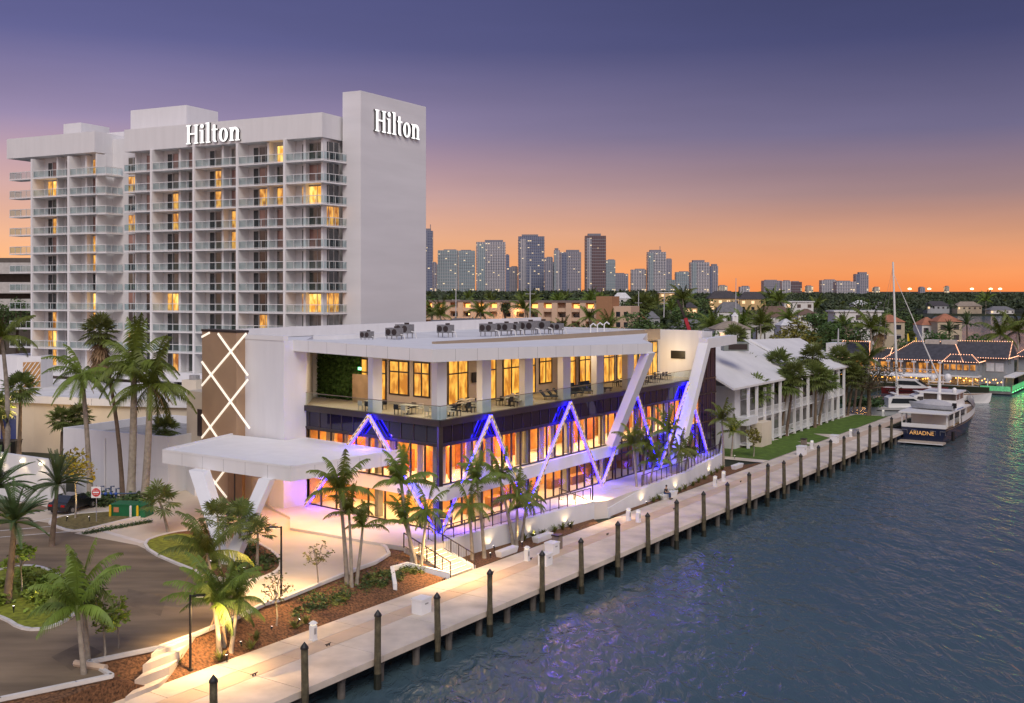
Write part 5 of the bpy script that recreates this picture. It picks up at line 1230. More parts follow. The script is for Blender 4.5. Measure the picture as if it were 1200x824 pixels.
b = MB(); b.box((12.8, 0, 4.4), 5.5, 4.6, .9); b.box((15.6, 0, 2.4), 3.2, 4.2, 2.2); b.build('wheelhouse', gel, yt, True)
b = MB(); b.box((12.8, 0, 5.3), 5.3, 4.5, .95); b.build('wheelhouse_glazing', mat('tinted enclosure glass', (.13, .1, .08), .08, .3, 1), yt, True)
for x in (10.3, 12.7, 15.3):
    for y in (-2.25, 2.25): b = MB(); b.box((x, y, 5.3), .12, .12, .97); b.build('enclosure_post', gel, yt, True)
b = MB(); b.box((12.6, 0, 6.27), 6.2, 5.2, .22); b.build('hard_top', gel, yt, True)
b = MB(); b.tube([(9.6, 0, 4.3), (10.1, 0, 8.2), (10.3, 0, 10.2)], [.35, .22, .05], 8); b.box((10.1, 0, 7.9), .5, 3.0, .14); b.build('mast', gel, yt, True)
for y, z, r in ((-1.1, 8.6, .55), (1.0, 8.5, .4), (-2.0, 6.8, .35)): b = MB(); b.ball((10.4, y, z), r, r, r*1.15); b.build('radar_dome', gel, yt, True, True)
b = MB(); 
for s in (1, -1):
    for i in range(5, 14): b.tube([(rg[i][3][0], rg[i][3][1]*s*.95, rg[i][3][2]+.8), (rg[i][3][0], rg[i][3][1]*s*.95, rg[i][3][2]+1.5)], .025, 4); b.beam((rg[i][3][0], rg[i][3][1]*s*.95, rg[i][3][2]+1.5), (rg[i+1][3][0], rg[i+1][3][1]*s*.95, rg[i+1][3][2]+1.5), .05, .05)
b.build('bow_rail', greym, yt, True)
b = MB(); b.tube([(6.5, -3.2, 4.45), (10, -3.3, 4.45)], .06, 5); b.box((5.5, -2.6, 4.4), 1.5, .7, .5); b.build('blue_cushion', mat('blue canvas', (.03, .08, .3), .8), yt, True)
b = MB(); 
for y in (-2.6, -1.3, 1.2, 2.5): b.tube([(.02, y-.35, 1.35), (-.12, y-.35, 1.9), (-.12, y+.35, 1.9), (.02, y+.35, 1.35)], .03, 5)
b.build('stern_rail', greym, yt, True)
for y in (-3.42, 3.42): b = MB(); b.tube([(2.5, y, .4), (2.5, y, 1.7)], .22, 8); b.build('fender', blackm, yt, True)
def textobj(txt, size, name, m, parent, loc, rot, ext=.02):
    c = bpy.data.curves.new(name, 'FONT'); c.body = txt; c.size = size; c.extrude = ext; c.align_x = 'CENTER'; c.align_y = 'CENTER'; o = bpy.data.objects.new(name, c); COL.objects.link(o)
    bpy.context.view_layer.update(); me = bpy.data.meshes.new_from_object(o.evaluated_get(bpy.context.evaluated_depsgraph_get())); bpy.data.objects.remove(o); o = bpy.data.objects.new(name, me); COL.objects.link(o); me.materials.clear()
    me.materials.append(m); o.parent = parent; o.location = loc; o.rotation_euler = rot; return o
textobj('ARIADNE', .78, 'name_lettering', mat('gold lettering', (.75, .42, .16), .4, .1, emit=(1, .5, .15), es=.25), yt, (-.03, .2, 1.5), (R(90), 0, R(-90)))
tag(yt, 'navy hulled motor yacht with white upper decks and gold stern lettering at the dock end', 'yacht')
dg = thing('tender_boat', 'small tender under a grey cover on the yacht boat deck', 'dinghy', W(113.2, -2.7, 0)+U*4.6+Vector((0, 0, 4.42)), rz=ANG+R(82))
b = MB(); hull(b, 6.4, 2.3, .75, 1.0, x0=-3.2, tw=.8, zk=.0); b.build('hull', mat('grey inflatable tube', (.4, .41, .43), .5, .1), dg, True)
b = MB(); n = 12
for i in range(n):
    def sec(t): x = -3.1+6.0*t; w = 1.12*(.85+.15*min(1, t*3))*(1-max(0, (t-.5)/.5)**2.2); h = .8+.55*math.sin(math.pi*min(1, t*1.15))**.8; return [(x, -w, .72+.25*t*t), (x, -w*.5, h), (x, 0, h+.15), (x, w*.5, h), (x, w, .72+.25*t*t)]
    a, c = sec(i/n), sec((i+1)/n)
    for k in range(4): b.face([a[k], c[k], c[k+1], a[k+1]])
b.build('cover', mat('grey boat cover', (.42, .41, .42), .8, .1, 2), dg, True, True)
b = MB(); b.box((-3.3, 0, .4), .5, .4, .7); b.build('outboard_motor', blackm, dg, True)
def cruiser(label, org, rz, L, B):
    t = thing('motor_boat', label, 'motor boat', org, rz=rz); b = MB(); r = hull(b, L, B, 1.3, 1.9); b.build('hull', gel, t, True)
    b = MB(); deckf(b, r, -.1); b.build('deck', gel, t, True)
    b = MB(); x = L*.22
    prof = [(x, 1.2), (x, 2.9), (x+.8, 3.2), (L*.52, 3.1), (L*.72, 1.7), (L*.72, 1.2)]
    for s in (1,): b.hexa([(p[0], -B*.36, p[1]) for p in prof], [(p[0], B*.36, p[1]) for p in prof])
    b.build('cabin', gel, t, True)
    b = MB()
    for s in (1, -1): q = [(L*.25, s*B*.365, 2.0), (L*.62, s*B*.365, 2.0), (L*.52, s*B*.365, 2.85), (L*.27, s*B*.365, 2.85)]; b.face(q if s < 0 else q[::-1])
    b.face([(L*.535, -B*.33, 3.03), (L*.535, B*.33, 3.03), (L*.70, B*.33, 1.86), (L*.70, -B*.33, 1.86)][::-1]); b.build('window', pglass, t, True)
    b = MB(); b.box((L*.3, 0, 3.15), .1, B*.7, .5); b.box((L*.3, 0, 3.6), .8, B*.72, .1); b.build('radar_arch', gel, t, True)
    b = MB(); b.wall((1, -B*.47), (L*.6, -B*.505), .75, .9, .02); b.build('stripe', blackm, t, True); return t
cruiser('white sport cruiser with black window band behind the spreading tree, left of two', W(146, 14, 0), ANG+R(-62), 14, 4.2)
cruiser('white sport cruiser close behind the navy yacht, right of two', W(152, 11, 0), ANG+R(-60), 13, 4)
rb = cruiser('long dark red hulled boat moored in front of the restaurant deck', W(186, 22, 0), ANG+R(-92), 13, 3.4)
for c in rb.children:
    if c.name.startswith('hull'): c.data.materials[0] = mat('dark red hull', (.16, .02, .02), .4)
cruiser('white yacht standing beyond the pale roof beside a silver palm', D(871, 330, 378)+Vector((0, 0, -1)), R(0), 11, 3.6)
sb = thing('sailing_yacht', 'white sailing yacht whose very tall mast rises before the restaurant', 'sailing boat', W(168, 15, 0), rz=ANG+R(-60))
b = MB(); r = hull(b, 18, 4.4, 1.4, 1.9); b.build('hull', gel, sb, True); b = MB(); deckf(b, r, -.05); b.build('deck', teak, sb, True)
b = MB(); b.box((7, 0, 1.4), 6, 2.4, .8); b.build('cabin', gel, sb, True)
mp = D(1051.5, 0+W(168, 15).y, 440)
sx_ = Vector((mp.x, mp.y, 0)); Ms = thing('mast_rig', 'tall white aluminium mast with spreader and rigging before the restaurant', 'mast', (sx_.x, sx_.y, 1.4)) if False else None
inv = Matrix.Rotation(-(ANG+R(-60)), 3, 'Z'); lo = inv @ (Vector((mp.x, mp.y, 0))-W(168, 15, 0)); 
top_ = inv @ (D(1046.5, mp.y, 307)-W(168, 15, 0)); ho = inv @ (D(1102, mp.y-6, 448)-W(168, 15, 0))
b = MB(); b.tube([(lo.x, lo.y, 1.2), tuple(top_)], [.26, .17], 8); sp = lerp(Vector((lo.x, lo.y, 1.4)), top_, .45); b.beam(sp+Vector((-1.2, 0, 0)), sp+Vector((1.2, 0, 0)), .08, .08); b.build('mast', gel, sb, True)
b = MB(); b.tube([tuple(lerp(top_, lo, .08)), tuple(ho)], [.03, .17], 6); b.build('furled_sail', mat('pale sail cloth', (.6, .58, .56), .8, .1), sb, True)
b = MB()
for dx in (-6, -3.5): b.tube([tuple(lerp(top_, lo, .03)), (lo.x+dx, lo.y+1.2, 1.5)], .02, 4)
b.build('stay', greym, sb, True)
# ------------------------------------------------------------------ promenade furniture
def bench(label, px, py, L, az=0):
    p = G(px, py, deck_top); t = thing('bench', label, 'bench', p, 'white block benches along the promenade'); b = MB(); d = U.copy(); n = V
    for v_ in (0,):
        r = [p-d*L/2*.92-n*.22, p+d*L/2*.92-n*.22, p+d*L/2*.92+n*.22, p-d*L/2*.92+n*.22]; q = [p-d*L/2-n*.28, p+d*L/2-n*.28, p+d*L/2+n*.28, p-d*L/2+n*.28]
        b.hexa(r, [x+Vector((0, 0, .38)) for x in q])
    b.build('base', white2, t); b = MB(); q = [p-d*L/2-n*.29, p+d*L/2-n*.29, p+d*L/2+n*.29, p-d*L/2+n*.29]; b.hexa([x+Vector((0, 0, .382)) for x in q], [x+Vector((0, 0, .47)) for x in q]); b.build('seat', white2, t); return p
bench('white block bench nearest the stairs, before the first palms', 594, 650, 2.3)
bench('white block bench beside the brown litter bin', 636, 633.5, 2.3)
PB = bench('white block bench with a person sitting on it', 783, 583, 3.2)
bench('white block bench near the far end of the pavilion', 864, 549, 2.3)
def pedestal(label, px, py, h=1.05, w=.32, grp='white dock power pedestals'):
    p = G(px, py, deck_top); t = thing('power_pedestal', label, 'power pedestal', p, grp); b = MB(); b.box(p, w*1.15, w*1.15, .06, R(56)); b.box(p+Vector((0, 0, .06)), w, w, h-.28, R(56)); b.build('post', white2, t)
    b = MB(); b.box(p+Vector((0, 0, h-.21)), w*.8, w*.8, .1, R(56)); b.build('light_band', mat('pale lens', (.6, .6, .55), .3, emit=(1, .9, .7), es=.5), t)
    b = MB(); c = p+Vector((0, 0, h-.11)); b.hexa([c+(U+V)*-w*.6, c+(U-V)*w*.6, c+(U+V)*w*.6, c+(V-U)*w*.6], [c+(U+V)*-w*.25+Vector((0, 0, .14)), c+(U-V)*w*.25+Vector((0, 0, .14)), c+(U+V)*w*.25+Vector((0, 0, .14)), c+(V-U)*w*.25+Vector((0, 0, .14))]); b.build('cap', white2, t)
    b = MB(); b.box(p-V*w*.52+Vector((0, 0, .35)), w*.5, .02, .35, R(56)); b.build('socket_panel', greym, t)
for px, py, lb in ((367, 750, 'white dock pedestal beside the mulch bed, nearest the camera'), (617.5, 657, 'slim white dock pedestal in front of the first two benches'), (736.5, 610, 'slim white pedestal at the foot of the ramp'), (748, 612, 'white pedestal with meter at the foot of the ramp'), (838, 570, 'white pedestal beyond the seated person, left of two'), (848, 564, 'white pedestal beyond the seated person, right of two'),
                   (951.5, 526, 'white pedestal by the cross path to the lawn'), (997, 512, 'slim white pedestal beside a grey cabinet on the promenade'), (1035, 488, 'small white post at the end of the lawn')): pedestal(lb, px, py)
def chest(label, px, py, s=1.0, m=None):
    p = G(px, py, deck_top); t = thing('dock_box', label, 'dock box', p, 'white utility boxes on the promenade'); b = MB(); b.box(p, .95*s, .8*s, .85*s, R(56)); b.build('body', m or white2, t); b = MB(); b.box(p+Vector((0, 0, .852*s)), 1.02*s, .88*s, .1*s, R(56)); b.build('lid', m or white2, t)
    b = MB(); b.box(p-V*.41*s+Vector((0, 0, .6*s)), .3*s, .03, .08*s, R(56)); b.build('latch', greym, t)
chest('white dock box standing alone near the lower promenade', 494, 718); chest('white dock box beside the litter bin', 647, 649, .95); chest('white dock box touching a piling, nearer the water than its twin', 639, 662, .9)
chest('large white box on the promenade by the cross path', 939.5, 533, 1.15); chest('white dock box before the large lawn', 978, 519, 1.1); chest('grey cabinet beside a slim pedestal on the promenade', 1002, 511, 1.0, greym)
for px, py, lb in ((653, 643, 'brown slatted litter bin between a bench and a dock box'), (942, 524, 'brown litter bin behind the large white box')):
    p = G(px, py, deck_top); t = thing('litter_bin', lb, 'litter bin', p); b = MB(); b.box(p, .6, .6, 1.0, R(56)); b.build('body', mat('brown slatted bin', (.2, .16, .13), .7, .2, 3), t); b = MB(); b.box(p+Vector((0, 0, 1.0)), .7, .7, .1, R(56)); b.build('lid', darkm, t)
for i, (px, py) in enumerate(((298, 792), (384.5, 757), (520, 680), (577, 672), (622, 656), (712, 627), (790, 597), (868, 565))):
    p = G(px, py, deck_top); t = thing('mooring_cleat', 'small dark mooring cleat on the deck, %s from the near end' % ORD[i], 'cleat', p, 'mooring cleats on the deck'); b = MB()
    for s in (-.09, .09): b.box(p+U*s, .05, .05, .1, R(56))
    b.build('foot', darkm, t); b = MB(); b.tube([p-U*.24+Vector((0, 0, .13)), p+Vector((0, 0, .11)), p+U*.24+Vector((0, 0, .13))], [.02, .035, .02], 6); b.build('horn', darkm, t)
# street lamps
def street_lamp(label, base, top_px, hd, on=False):
    t = thing('street_lamp', label, 'street lamp', base, 'slim black street lamps'); tp_ = D(top_px[0], base.y, top_px[1]); tp_.x = base.x; b = MB(); b.cyl(base, .16, .12, 10); b.tube([base, tp_], [.075, .06], 8); b.build('pole', blackm, t)
    b = MB(); e = tp_+hd*.75; b.beam(tp_-Vector((0, 0, .06)), tp_+hd*.3-Vector((0, 0, .06)), .06, .05); b.beam(tp_+hd*.25-Vector((0, 0, .05)), e-Vector((0, 0, .05)), .34, .07); b.build('lamp_head', blackm, t)
    b = MB(); b.beam(tp_+hd*.32-Vector((0, 0, .095)), e-hd*.06-Vector((0, 0, .095)), .26, .015); b.build('lamp_lens', emis('lamp lens', (1, .8, .5), 3), t)
    lamp('street_lamp_light', 'SPOT', tp_+hd*.55-Vector((0, 0, .2)), 1900, (1, .60, .25), .12, tp_+hd*1.2-Vector((0, 0, 6)), 140, .8)
street_lamp('tall black lamp post between the driveway and the mulch bed', bedpt(329.5, 708), (330, 617), Vector((-1, .1, 0)))
street_lamp('black lamp post beside the stepped path with head turned right', bedpt(223, 786), (224, 697), Vector((1, .1, 0)))
street_lamp('thin lamp post beside the lit stairs', bedpt(510, 672), (512, 606), Vector((1, .1, 0)))
street_lamp('thin lamp post at the mouth of the ramp', G(694.5, 607, 1.56), (694.5, 560), Vector((-.8, .4, 0)))
# ground spotlights with their light
def groundspot(label, p, aim, power, col=(1, .68, .25), ang=75):
    t = thing('ground_spotlight', label, 'spotlight', p, 'ground spotlights under the planting'); d = (Vector(aim)-Vector(p)).normalized(); b = MB(); b.tube([p, p+Vector((0, 0, .18))], .025, 5); b.tube([p+Vector((0, 0, .18)), p+Vector((0, 0, .18))+d*.2], [.05, .07], 8); b.build('body', blackm, t)
    b = MB(); c = p+Vector((0, 0, .18))+d*.205; b.tube([c, c+d*.01], [.055, .055], 8); b.build('lens', emis('spot lens', (1, .86, .8), 5), t); lamp('ground_spot_light', 'SPOT', c+d*.06, power, col, .06, Vector(c)+d, ang, .7)
for px, py, tx, ty, w, lb in ((92, 818, 92, 715, 420, 'added spotlight brightening the wind swept pair at the bottom left'), (266, 776, 256, 700, 750, 'left of two spotlights below the yellow lit coconut palms'), (283, 760, 272, 700, 520, 'right of two spotlights below the yellow lit coconut palms'), (318, 742, 323, 700, 110, 'spotlight at the foot of the sparse tree by the lamp post'), (349, 733, 371, 690, 60, 'spotlight by the nearest white pedestal')):  # first spotlight is added to brighten the bottom left palms
    p = bedpt(px, py); groundspot(lb, p, D(tx, p.y+.6, ty), w)
for px, py, tx, ty, z, w, lb in ((246, 664, 255, 600, ZI, 300, 'spotlight on the canopy island before the left leg'), (286, 672, 283, 612, ZI, 260, 'spotlight on the canopy island before the right leg'), (228, 640, 190, 585, ZI, 160, 'spotlight at the left end of the canopy island'), (78, 611, 88, 585, ZI, 200, 'left spotlight on the sign island'), (105, 611, 95, 585, ZI, 120, 'right spotlight on the sign island'), (16, 718, 14, 640, ZI, 260, 'spotlight under the date palms of the left median'), (50, 712, 30, 690, ZI, 160, 'spotlight at the right end of the left median'),
                              (575, 654, 562, 575, ZS, 170, 'spotlight under the palms right of the stairs'), (612, 641, 606, 590, ZS, 260, 'spotlight before the white wall behind two benches'), (753, 590, 750, 530, ZS, 200, 'spotlight under the palms before the ramp wall'), (801, 571, 798, 530, ZS, 280, 'spotlight beside the bench with the seated person'), (861, 538, 859, 505, ZS, 260, 'spotlight under the bright palm by the garden stairs')):
    p = G(px, py, z); groundspot(lb, p, D(tx, p.y+.7, ty), w)
for i, px in enumerate((572, 622, 660, 748, 792, 832)):
    pts = wall1 if px < 700 else wall2; q = min(((Vector(a)+(Vector(c)-Vector(a))*t) for a, c in zip(pts, pts[1:]) for t in (0, .25, .5, .75, 1)), key=lambda p: abs(600+F*p.x/p.y-px)); p = Vector((q.x, q.y, 1.58))-V*.75
    groundspot('wall washing spotlight at the foot of the retaining wall, %s from the stairs' % ORD[i], p, p+V*.7+Vector((0, 0, 1)), 26, (1, .72, .36), 120)
# no entry sign, cabinet, bollards, cart
p = G(113, 611, ZI); t = thing('road_sign', 'red and white do not enter sign on the kerb island', 'road sign', p); b = MB(); b.cyl(p, .04, 2.9, 6); b.build('post', greym, t)
c = p+Vector((0, -.07, 2.35)); b = MB(); b.box(c+Vector((0, 0, -.45)), .78, .02, .9); pl_ = b.build('plate', mat('white sign plate', (.75, .74, .74), .5), t)
b = MB(); b.tube([c+Vector((0, -.012, 0)), c+Vector((0, -.03, 0))], .34, 20); b.build('disc', mat('red sign paint', (.55, .02, .02), .5), t); b = MB(); b.box(c+Vector((0, -.04, -.055)), .5, .012, .11); b.build('bar', mat('white sign plate', ()), t)
sgm = mat('white sign plate', ())
for tx, z in (('DO NOT', .17), ('ENTER', -.17)): textobj(tx, .13, 'sign_lettering', sgm, t, c+Vector((0, -.036, z))-t.location, (R(90), 0, 0), .004)
gm = mat('green painted steel', (.01, .13, .05), .5, .12); p = G(155, 604, ZD); t = thing('utility_cabinet', 'low green utility cabinet behind the sign island', 'utility cabinet', p); b = MB(); b.box(p, 3.0, 1.5, .95, R(-8)); b.build('body', gm, t); b = MB(); b.box(p+Vector((0, 0, .952)), 3.1, 1.6, .1, R(-8)); b.cyl(p+Vector((.6, 0, 1.05)), .08, .35, 8); b.build('lid', gm, t); b = MB(); b.box(p+Vector((-1.1, -.63, .4)), .45, .03, .4, R(-8)); b.build('warning_plate', mat('orange plate', (.5, .2, .1), .6), t)
for px, py, col, lb in ((129, 606, 'yellow', 'yellow bollard left of the green cabinet'), (161, 607, 'yellow', 'yellow bollard before the green cabinet'), (153, 607, 'white', 'white bollard before the green cabinet')):
    p = G(px, py, ZD); t = thing('bollard', lb, 'bollard', p); m_ = mat(col+' bollard paint', (.7, .5, .02) if col == 'yellow' else (.7, .7, .68), .5); b = MB(); b.tube([p, p+Vector((0, 0, .95))], .1, 10); b.build('post', m_, t); b = MB(); b.ball(p+Vector((0, 0, .95)), .1, .1, .07, 10, 4); b.build('cap', m_, t)
p = G(86, 598, ZD); t = thing('parked_car', 'dark parked car half hidden behind the sign island sapling', 'car', p, rz=R(75))
b = MB(); pr = [(-2.1, .35), (2.15, .35), (2.2, .75), (1.2, .95), (-2.0, 1.0), (-2.15, .7)]; b.hexa([(x, -.88, z) for x, z in pr], [(x, .88, z) for x, z in pr]); b.build('body', mat('black car paint', (.01, .011, .013), .25, spec=.6), t, True)
b = MB(); pr = [(-1.8, .95), (1.1, .95), (.35, 1.48), (-1.2, 1.5)]; b.hexa([(x, -.76, z) for x, z in pr], [(x, .76, z) for x, z in pr]); b.build('cabin', pglass, t, True)
for x in (-1.35, 1.35):
    for y in (-.86, .86): b = MB(); b.tube([(x, y-.1, .33), (x, y+.1, .33)], .33, 14); w_ = b.build('wheel', blackm, t, True); b = MB(); b.tube([(x, y-.11, .33), (x, y+.11, .33)], .2, 12); b.build('rim', greym, w_, True)
for y in (-.6, .6): b = MB(); b.box((-2.14, y, .7), .06, .35, .16); b.build('tail_light', mat('red lens', (.4, .01, .01), .3), t, True)
# utility pipes and meters by the annex wall, dumpster in the yard
p = G(112, 590, ZD); t = thing('pipe_manifold', 'tangle of dark blue valves and pipes against the annex wall', 'pipework', p); b = MB()
for i in range(5): b.tube([p+Vector((i*.45, 0, 0)), p+Vector((i*.45, 0, 1.3+.2*(i % 2))), p+Vector((i*.45+.3, 0, 1.3+.2*(i % 2)))], .07, 6)
b.tube([p+Vector((-.2, 0, .8)), p+Vector((3.6, 0, .9))], .06, 6); b.build('pipe', mat('blue grey pipe', (.06, .09, .17), .5), t); b = MB()
for i in range(5): b.ball(p+Vector((i*.45, -.05, .85)), .15, .15, .15, 8, 5)
b.build('valve', mat('blue valve', (.04, .1, .4), .5), t)
p = D(4, 125, 531); t = thing('dumpster', 'black dumpster in the service yard before the blue door', 'dumpster', p); b = MB(); b.hexa([p+Vector(q) for q in ((-1.6, -.7, -.8), (1.6, -.7, -.8), (1.6, .7, -.8), (-1.6, .7, -.8))], [p+Vector(q) for q in ((-1.8, -.9, 1.4), (1.8, -.9, 1.4), (1.8, .9, 1.4), (-1.8, .9, 1.4))]); b.build('body', blackm, t); b = MB(); b.box(p+Vector((0, 0, 1.41)), 3.7, 1.9, .1); b.build('lid', mat('dark plastic', (.03, .03, .03), .6), t)
# roof machines on the pavilion
def acunit(label, px, py, s=1., kind=0):
    d = F*(H-16.85)/(py-HZ); p = Vector(((px-600)/F*d, d, 16.82)); t = thing('air_conditioner', label, 'roof machine', p, 'machines on the pavilion roof'); rz = R(-34); c, sn = math.cos(rz), math.sin(rz)
    L = lambda x, y, z=0: p+Vector((x*c-y*sn, x*sn+y*c, z))*s
    b = MB(); 
    for x in (-.7, .7):
        for y in (-.4, .4): b.box(L(x, y), .08*s, .08*s, .5*s, rz)
    b.build('stand', greym, t); b = MB(); b.box(L(0, 0, .5), 1.7*s, 1.0*s, .9*s, rz); b.build('casing', mat('galvanised casing', (.2, .2, .21), .5, .2, 3), t)
    b = MB(); 
    for x in (-.42, .42): q = L(x, -.51, .95); b.tube([q, q+Vector((-sn*-.02, -.02, 0))], .34*s, 14)
    b.build('fan_grille', darkm, t); b = MB(); b.cyl(L(.3, 0, 1.4), .25*s, .18*s, 12); b.build('fan_cowl', darkm, t)
    b = MB(); b.tube([L(.9, 0, .7), L(1.3, .1, .6), L(1.4, .2, 0)], .07*s, 6); b.build('pipe', mat('white pipe', (.6, .6, .6), .6), t)
for i, (px, py, s, lb) in enumerate(((430, 400, .9, 'leftmost roof machine behind the living wall'), (462, 399, 1.15, 'roof machine left of the large pair'), (474, 396, 1.3, 'larger roof machine near the tower foot'), (522, 395, 1.2, 'roof machine alone before the far parapet'), (572, 394, 1.25, 'dark roof machine, left of the middle group'), (591, 393, 1.25, 'roof machine, middle of the middle group'), (602, 392, 1.15, 'roof machine, right of the middle group'), (619, 392, 1.35, 'roof machine, left of the group beside the pipes'), (634, 391, 1.35, 'roof machine, middle of the group beside the pipes'), (652, 391, 1.1, 'roof machine, right of the group beside the pipes'))): acunit(lb, px, py, s*.74)
for i, (px, py) in enumerate(((692, 390), (700, 389), (708, 388))):
    d = F*(H-16.85)/(py-HZ); p = Vector(((px-600)/F*d, d, 16.82)); o = thing('roof_pipe', 'bent white vent pipe on the pavilion roof, %s from the left' % ORD[i], 'vent pipe', p, 'vent pipes on the pavilion roof'); b = MB(); b.tube([p, p+Vector((0, 0, .8)), p+Vector((.3, 0, 1.05)), p+Vector((.6, 0, .8))], .08, 7); b.build('pipe', white2, o)
p = G(228, 459, 8.0); t = thing('air_handler', 'pale roof machine on the podium roof beside the diamond panel', 'roof machine', p); b = MB(); b.box(p, 2.6, 2, 1.6, R(-30)); b.build('casing', cream, t); b = MB(); b.cyl(p+Vector((0, 0, 1.6)), .7, .6, 12); b.build('fan_cowl', greym, t)
# terrace furniture
chm = [mat('dark woven chair', (.035, .035, .04), .7, .2, 6), mat('pale chair shell', (.6, .55, .46), .6), mat('navy lounge fabric', (.03, .05, .08), .8)]
protos = {}
def chair(kind, p, rz, label, group):
    if kind in protos: return dup(protos[kind], p, rz, label, group=group)
    t = thing('terrace_chair', label, 'chair', p, group); m = chm[kind]
    b = MB(); b.box((0, 0, .42), .5, .5, .06); b.build('seat', m, t, True); b = MB(); b.box((0, .24, .48), .52, .05, .36); b.box((-.25, .02, .62), .04, .45, .05); b.box((.25, .02, .62), .04, .45, .05); b.build('backrest', m, t, True)
    for x in (-.21, .21):
        for y in (-.2, .2): b = MB(); b.box((x, y, 0), .04, .04, .42); b.build('leg', m, t, True)
    protos[kind] = t; t.rotation_euler[2] = rz; return t
def table(p, label, rz):
    if 't' in protos: return dup(protos['t'], p, rz, label)
    t = thing('terrace_table', label, 'table', p, 'tables on the open terrace'); b = MB(); b.box((0, 0, .71), 1.5, .8, .05); b.build('tabletop', chm[1], t, True); b = MB(); b.box((0, 0, .05), .12, .12, .66); b.box((0, 0, 0), .7, .5, .05); b.build('pedestal', chm[0], t, True); protos['t'] = t; t.rotation_euler[2] = rz; return t
TZ = 11.502
spots = [(fl_(9.6, -1.6), 'left end of the terrace before the timber screen'), (fl_(5.2, -1.6), 'second terrace column from the left, just past it'), (fl_(2.3, -2.2), 'corner column, on its left side'), (fr(3, -1.7), 'corner column, on its right side'), (fr(6.4, -2.2), 'second column right of the corner, before it'), (fr(8.6, -3.6), 'inner terrace windows, under the television'), (fr(12, -1.8), 'long dark framed window, before it'), (fr(14.5, -2.4), 'long dark framed window, at its right end'), (fr(33.5, -2.2), 'two white struts, on the left between them'), (fr(36.5, -2.3), 'two white struts, in the middle between them'), (fr(39.5, -2.4), 'two white struts, on the right between them'), (fr(44, -3.2), 'white end wall with the wall lamp, before it')]
for i, (p, lb) in enumerate(spots):
    p = Vector((p.x, p.y, TZ)); on_l = i < 3; ax = DL if on_l else DR; nx = NL if on_l else NR; rz = math.atan2(ax.y, ax.x)
    table(p, 'pale terrace table near the '+lb.replace(', ', ' '), rz)
    for k, (a, n_) in enumerate(((-.42, .75), (.42, .75), (-.42, -.75), (.42, -.75))):
        q = p+ax*a+nx*n_; chair((i+k) % 2 if i < 8 else 0, q, rz+(math.pi if n_*1 < 0 else 0)+(0 if on_l else 0), 'terrace chair at the table near the '+lb.replace(', ', ' '), 'chairs at the terrace table near the '+lb.split(',')[0])
for i in range(9):
    s = 18.2+i*1.15+(1.0 if i > 4 else 0); p = fr(s, -1.5, TZ); t = thing('lounge_chair', 'low dark reclining lounger on the terrace behind the balustrade, %s from the corner' % ORD[i], 'lounger', p, 'loungers on the terrace', rz=math.atan2(NR.y, NR.x)+.3)
    b = MB(); b.box((0, 0, .28), 1.3, .6, .09); b.build('seat', chm[2], t, True); b = MB(); b.hexa([(-.6, -.3, .33), (-.55, -.3, .42), (-.55, .3, .42), (-.6, .3, .33)], [(-1.05, -.3, .82), (-.98, -.3, .88), (-.98, .3, .88), (-1.05, .3, .82)]); b.build('backrest', chm[2], t, True)
    for x in (-.5, .5):
        for y in (-.25, .25): b = MB(); b.box((x, y, 0), .05, .05, .28); b.build('leg', chm[0], t, True)
for i, s in enumerate((25.5, 28.5)):
    p = fr(s, -3.6, TZ); t = thing('terrace_sofa', 'dark blue terrace sofa %s' % ('left of the television' if i == 0 else 'below the television near the strut'), 'sofa', p, rz=math.atan2(DR.y, DR.x)); b = MB(); b.box((0, 0, .1), 1.9, .85, .32); b.build('seat', chm[2], t, True); b = MB(); b.box((0, .42, .1), 1.9, .2, .75); b.build('backrest', chm[2], t, True)
    for x in (-.98, .98): b = MB(); b.box((x, 0, .1), .16, .9, .52); b.build('armrest', chm[2], t, True)
# white planter on the mid slab
p = fr(5.6, .15, 6.55); t = thing('planter_pot', 'white flared planter on the ledge between two trusses', 'planter', p); b = MB(); b.tube([p, p+Vector((0, 0, .9))], [.3, .55], 10); b.build('pot', white2, t)
# ------------------------------------------------------------------ the seated person
def skin(name, pts, edges, rad, m, parent, sub=2):
    me = bpy.data.meshes.new(name); me.from_pydata([tuple(p) for p in pts], edges, []); o = bpy.data.objects.new(name, me); COL.objects.link(o); o.parent = parent; me.materials.append(m)
    md = o.modifiers.new('skin', 'SKIN'); md.use_smooth_shade = True
    for i, r in enumerate(rad): me.skin_vertices[0].data[i].radius = (r, r); me.skin_vertices[0].data[i].use_root = (i == 0)
    s = o.modifiers.new('sub', 'SUBSURF'); s.levels = sub; s.render_levels = sub; return o
pr_ = thing('person', 'person in a dark shirt and blue jeans sitting on the white bench, looking down', 'person', PB+U*-.7-V*.05+Vector((0, 0, .47)), rz=math.atan2(-V.y, -V.x))
sk = mat('skin', (.45, .27, .18), .6, .05); sh = mat('dark shirt cloth', (.015, .015, .02), .8); jn = mat('blue jeans cloth', (.035, .055, .13), .85, .2, 8); hr = mat('dark hair', (.015, .01, .008), .6)
body = [(0, 0, .1), (.02, 0, .3), (.04, 0, .5), (.07, 0, .57), (.1, 0, .66), (.12, 0, .76),
        (.04, .18, .46), (.12, .26, .24), (.34, .14, .16), (.04, -.18, .46), (.12, -.26, .24), (.34, -.12, .17),
        (.05, .1, .08), (.45, .13, .1), (.47, .13, -.36), (.04, -.1, .08), (.45, -.13, .1), (.5, -.13, -.36), (.62, .14, -.41), (.65, -.14, -.41), (.42, .09, .15), (.42, -.07, .16)]
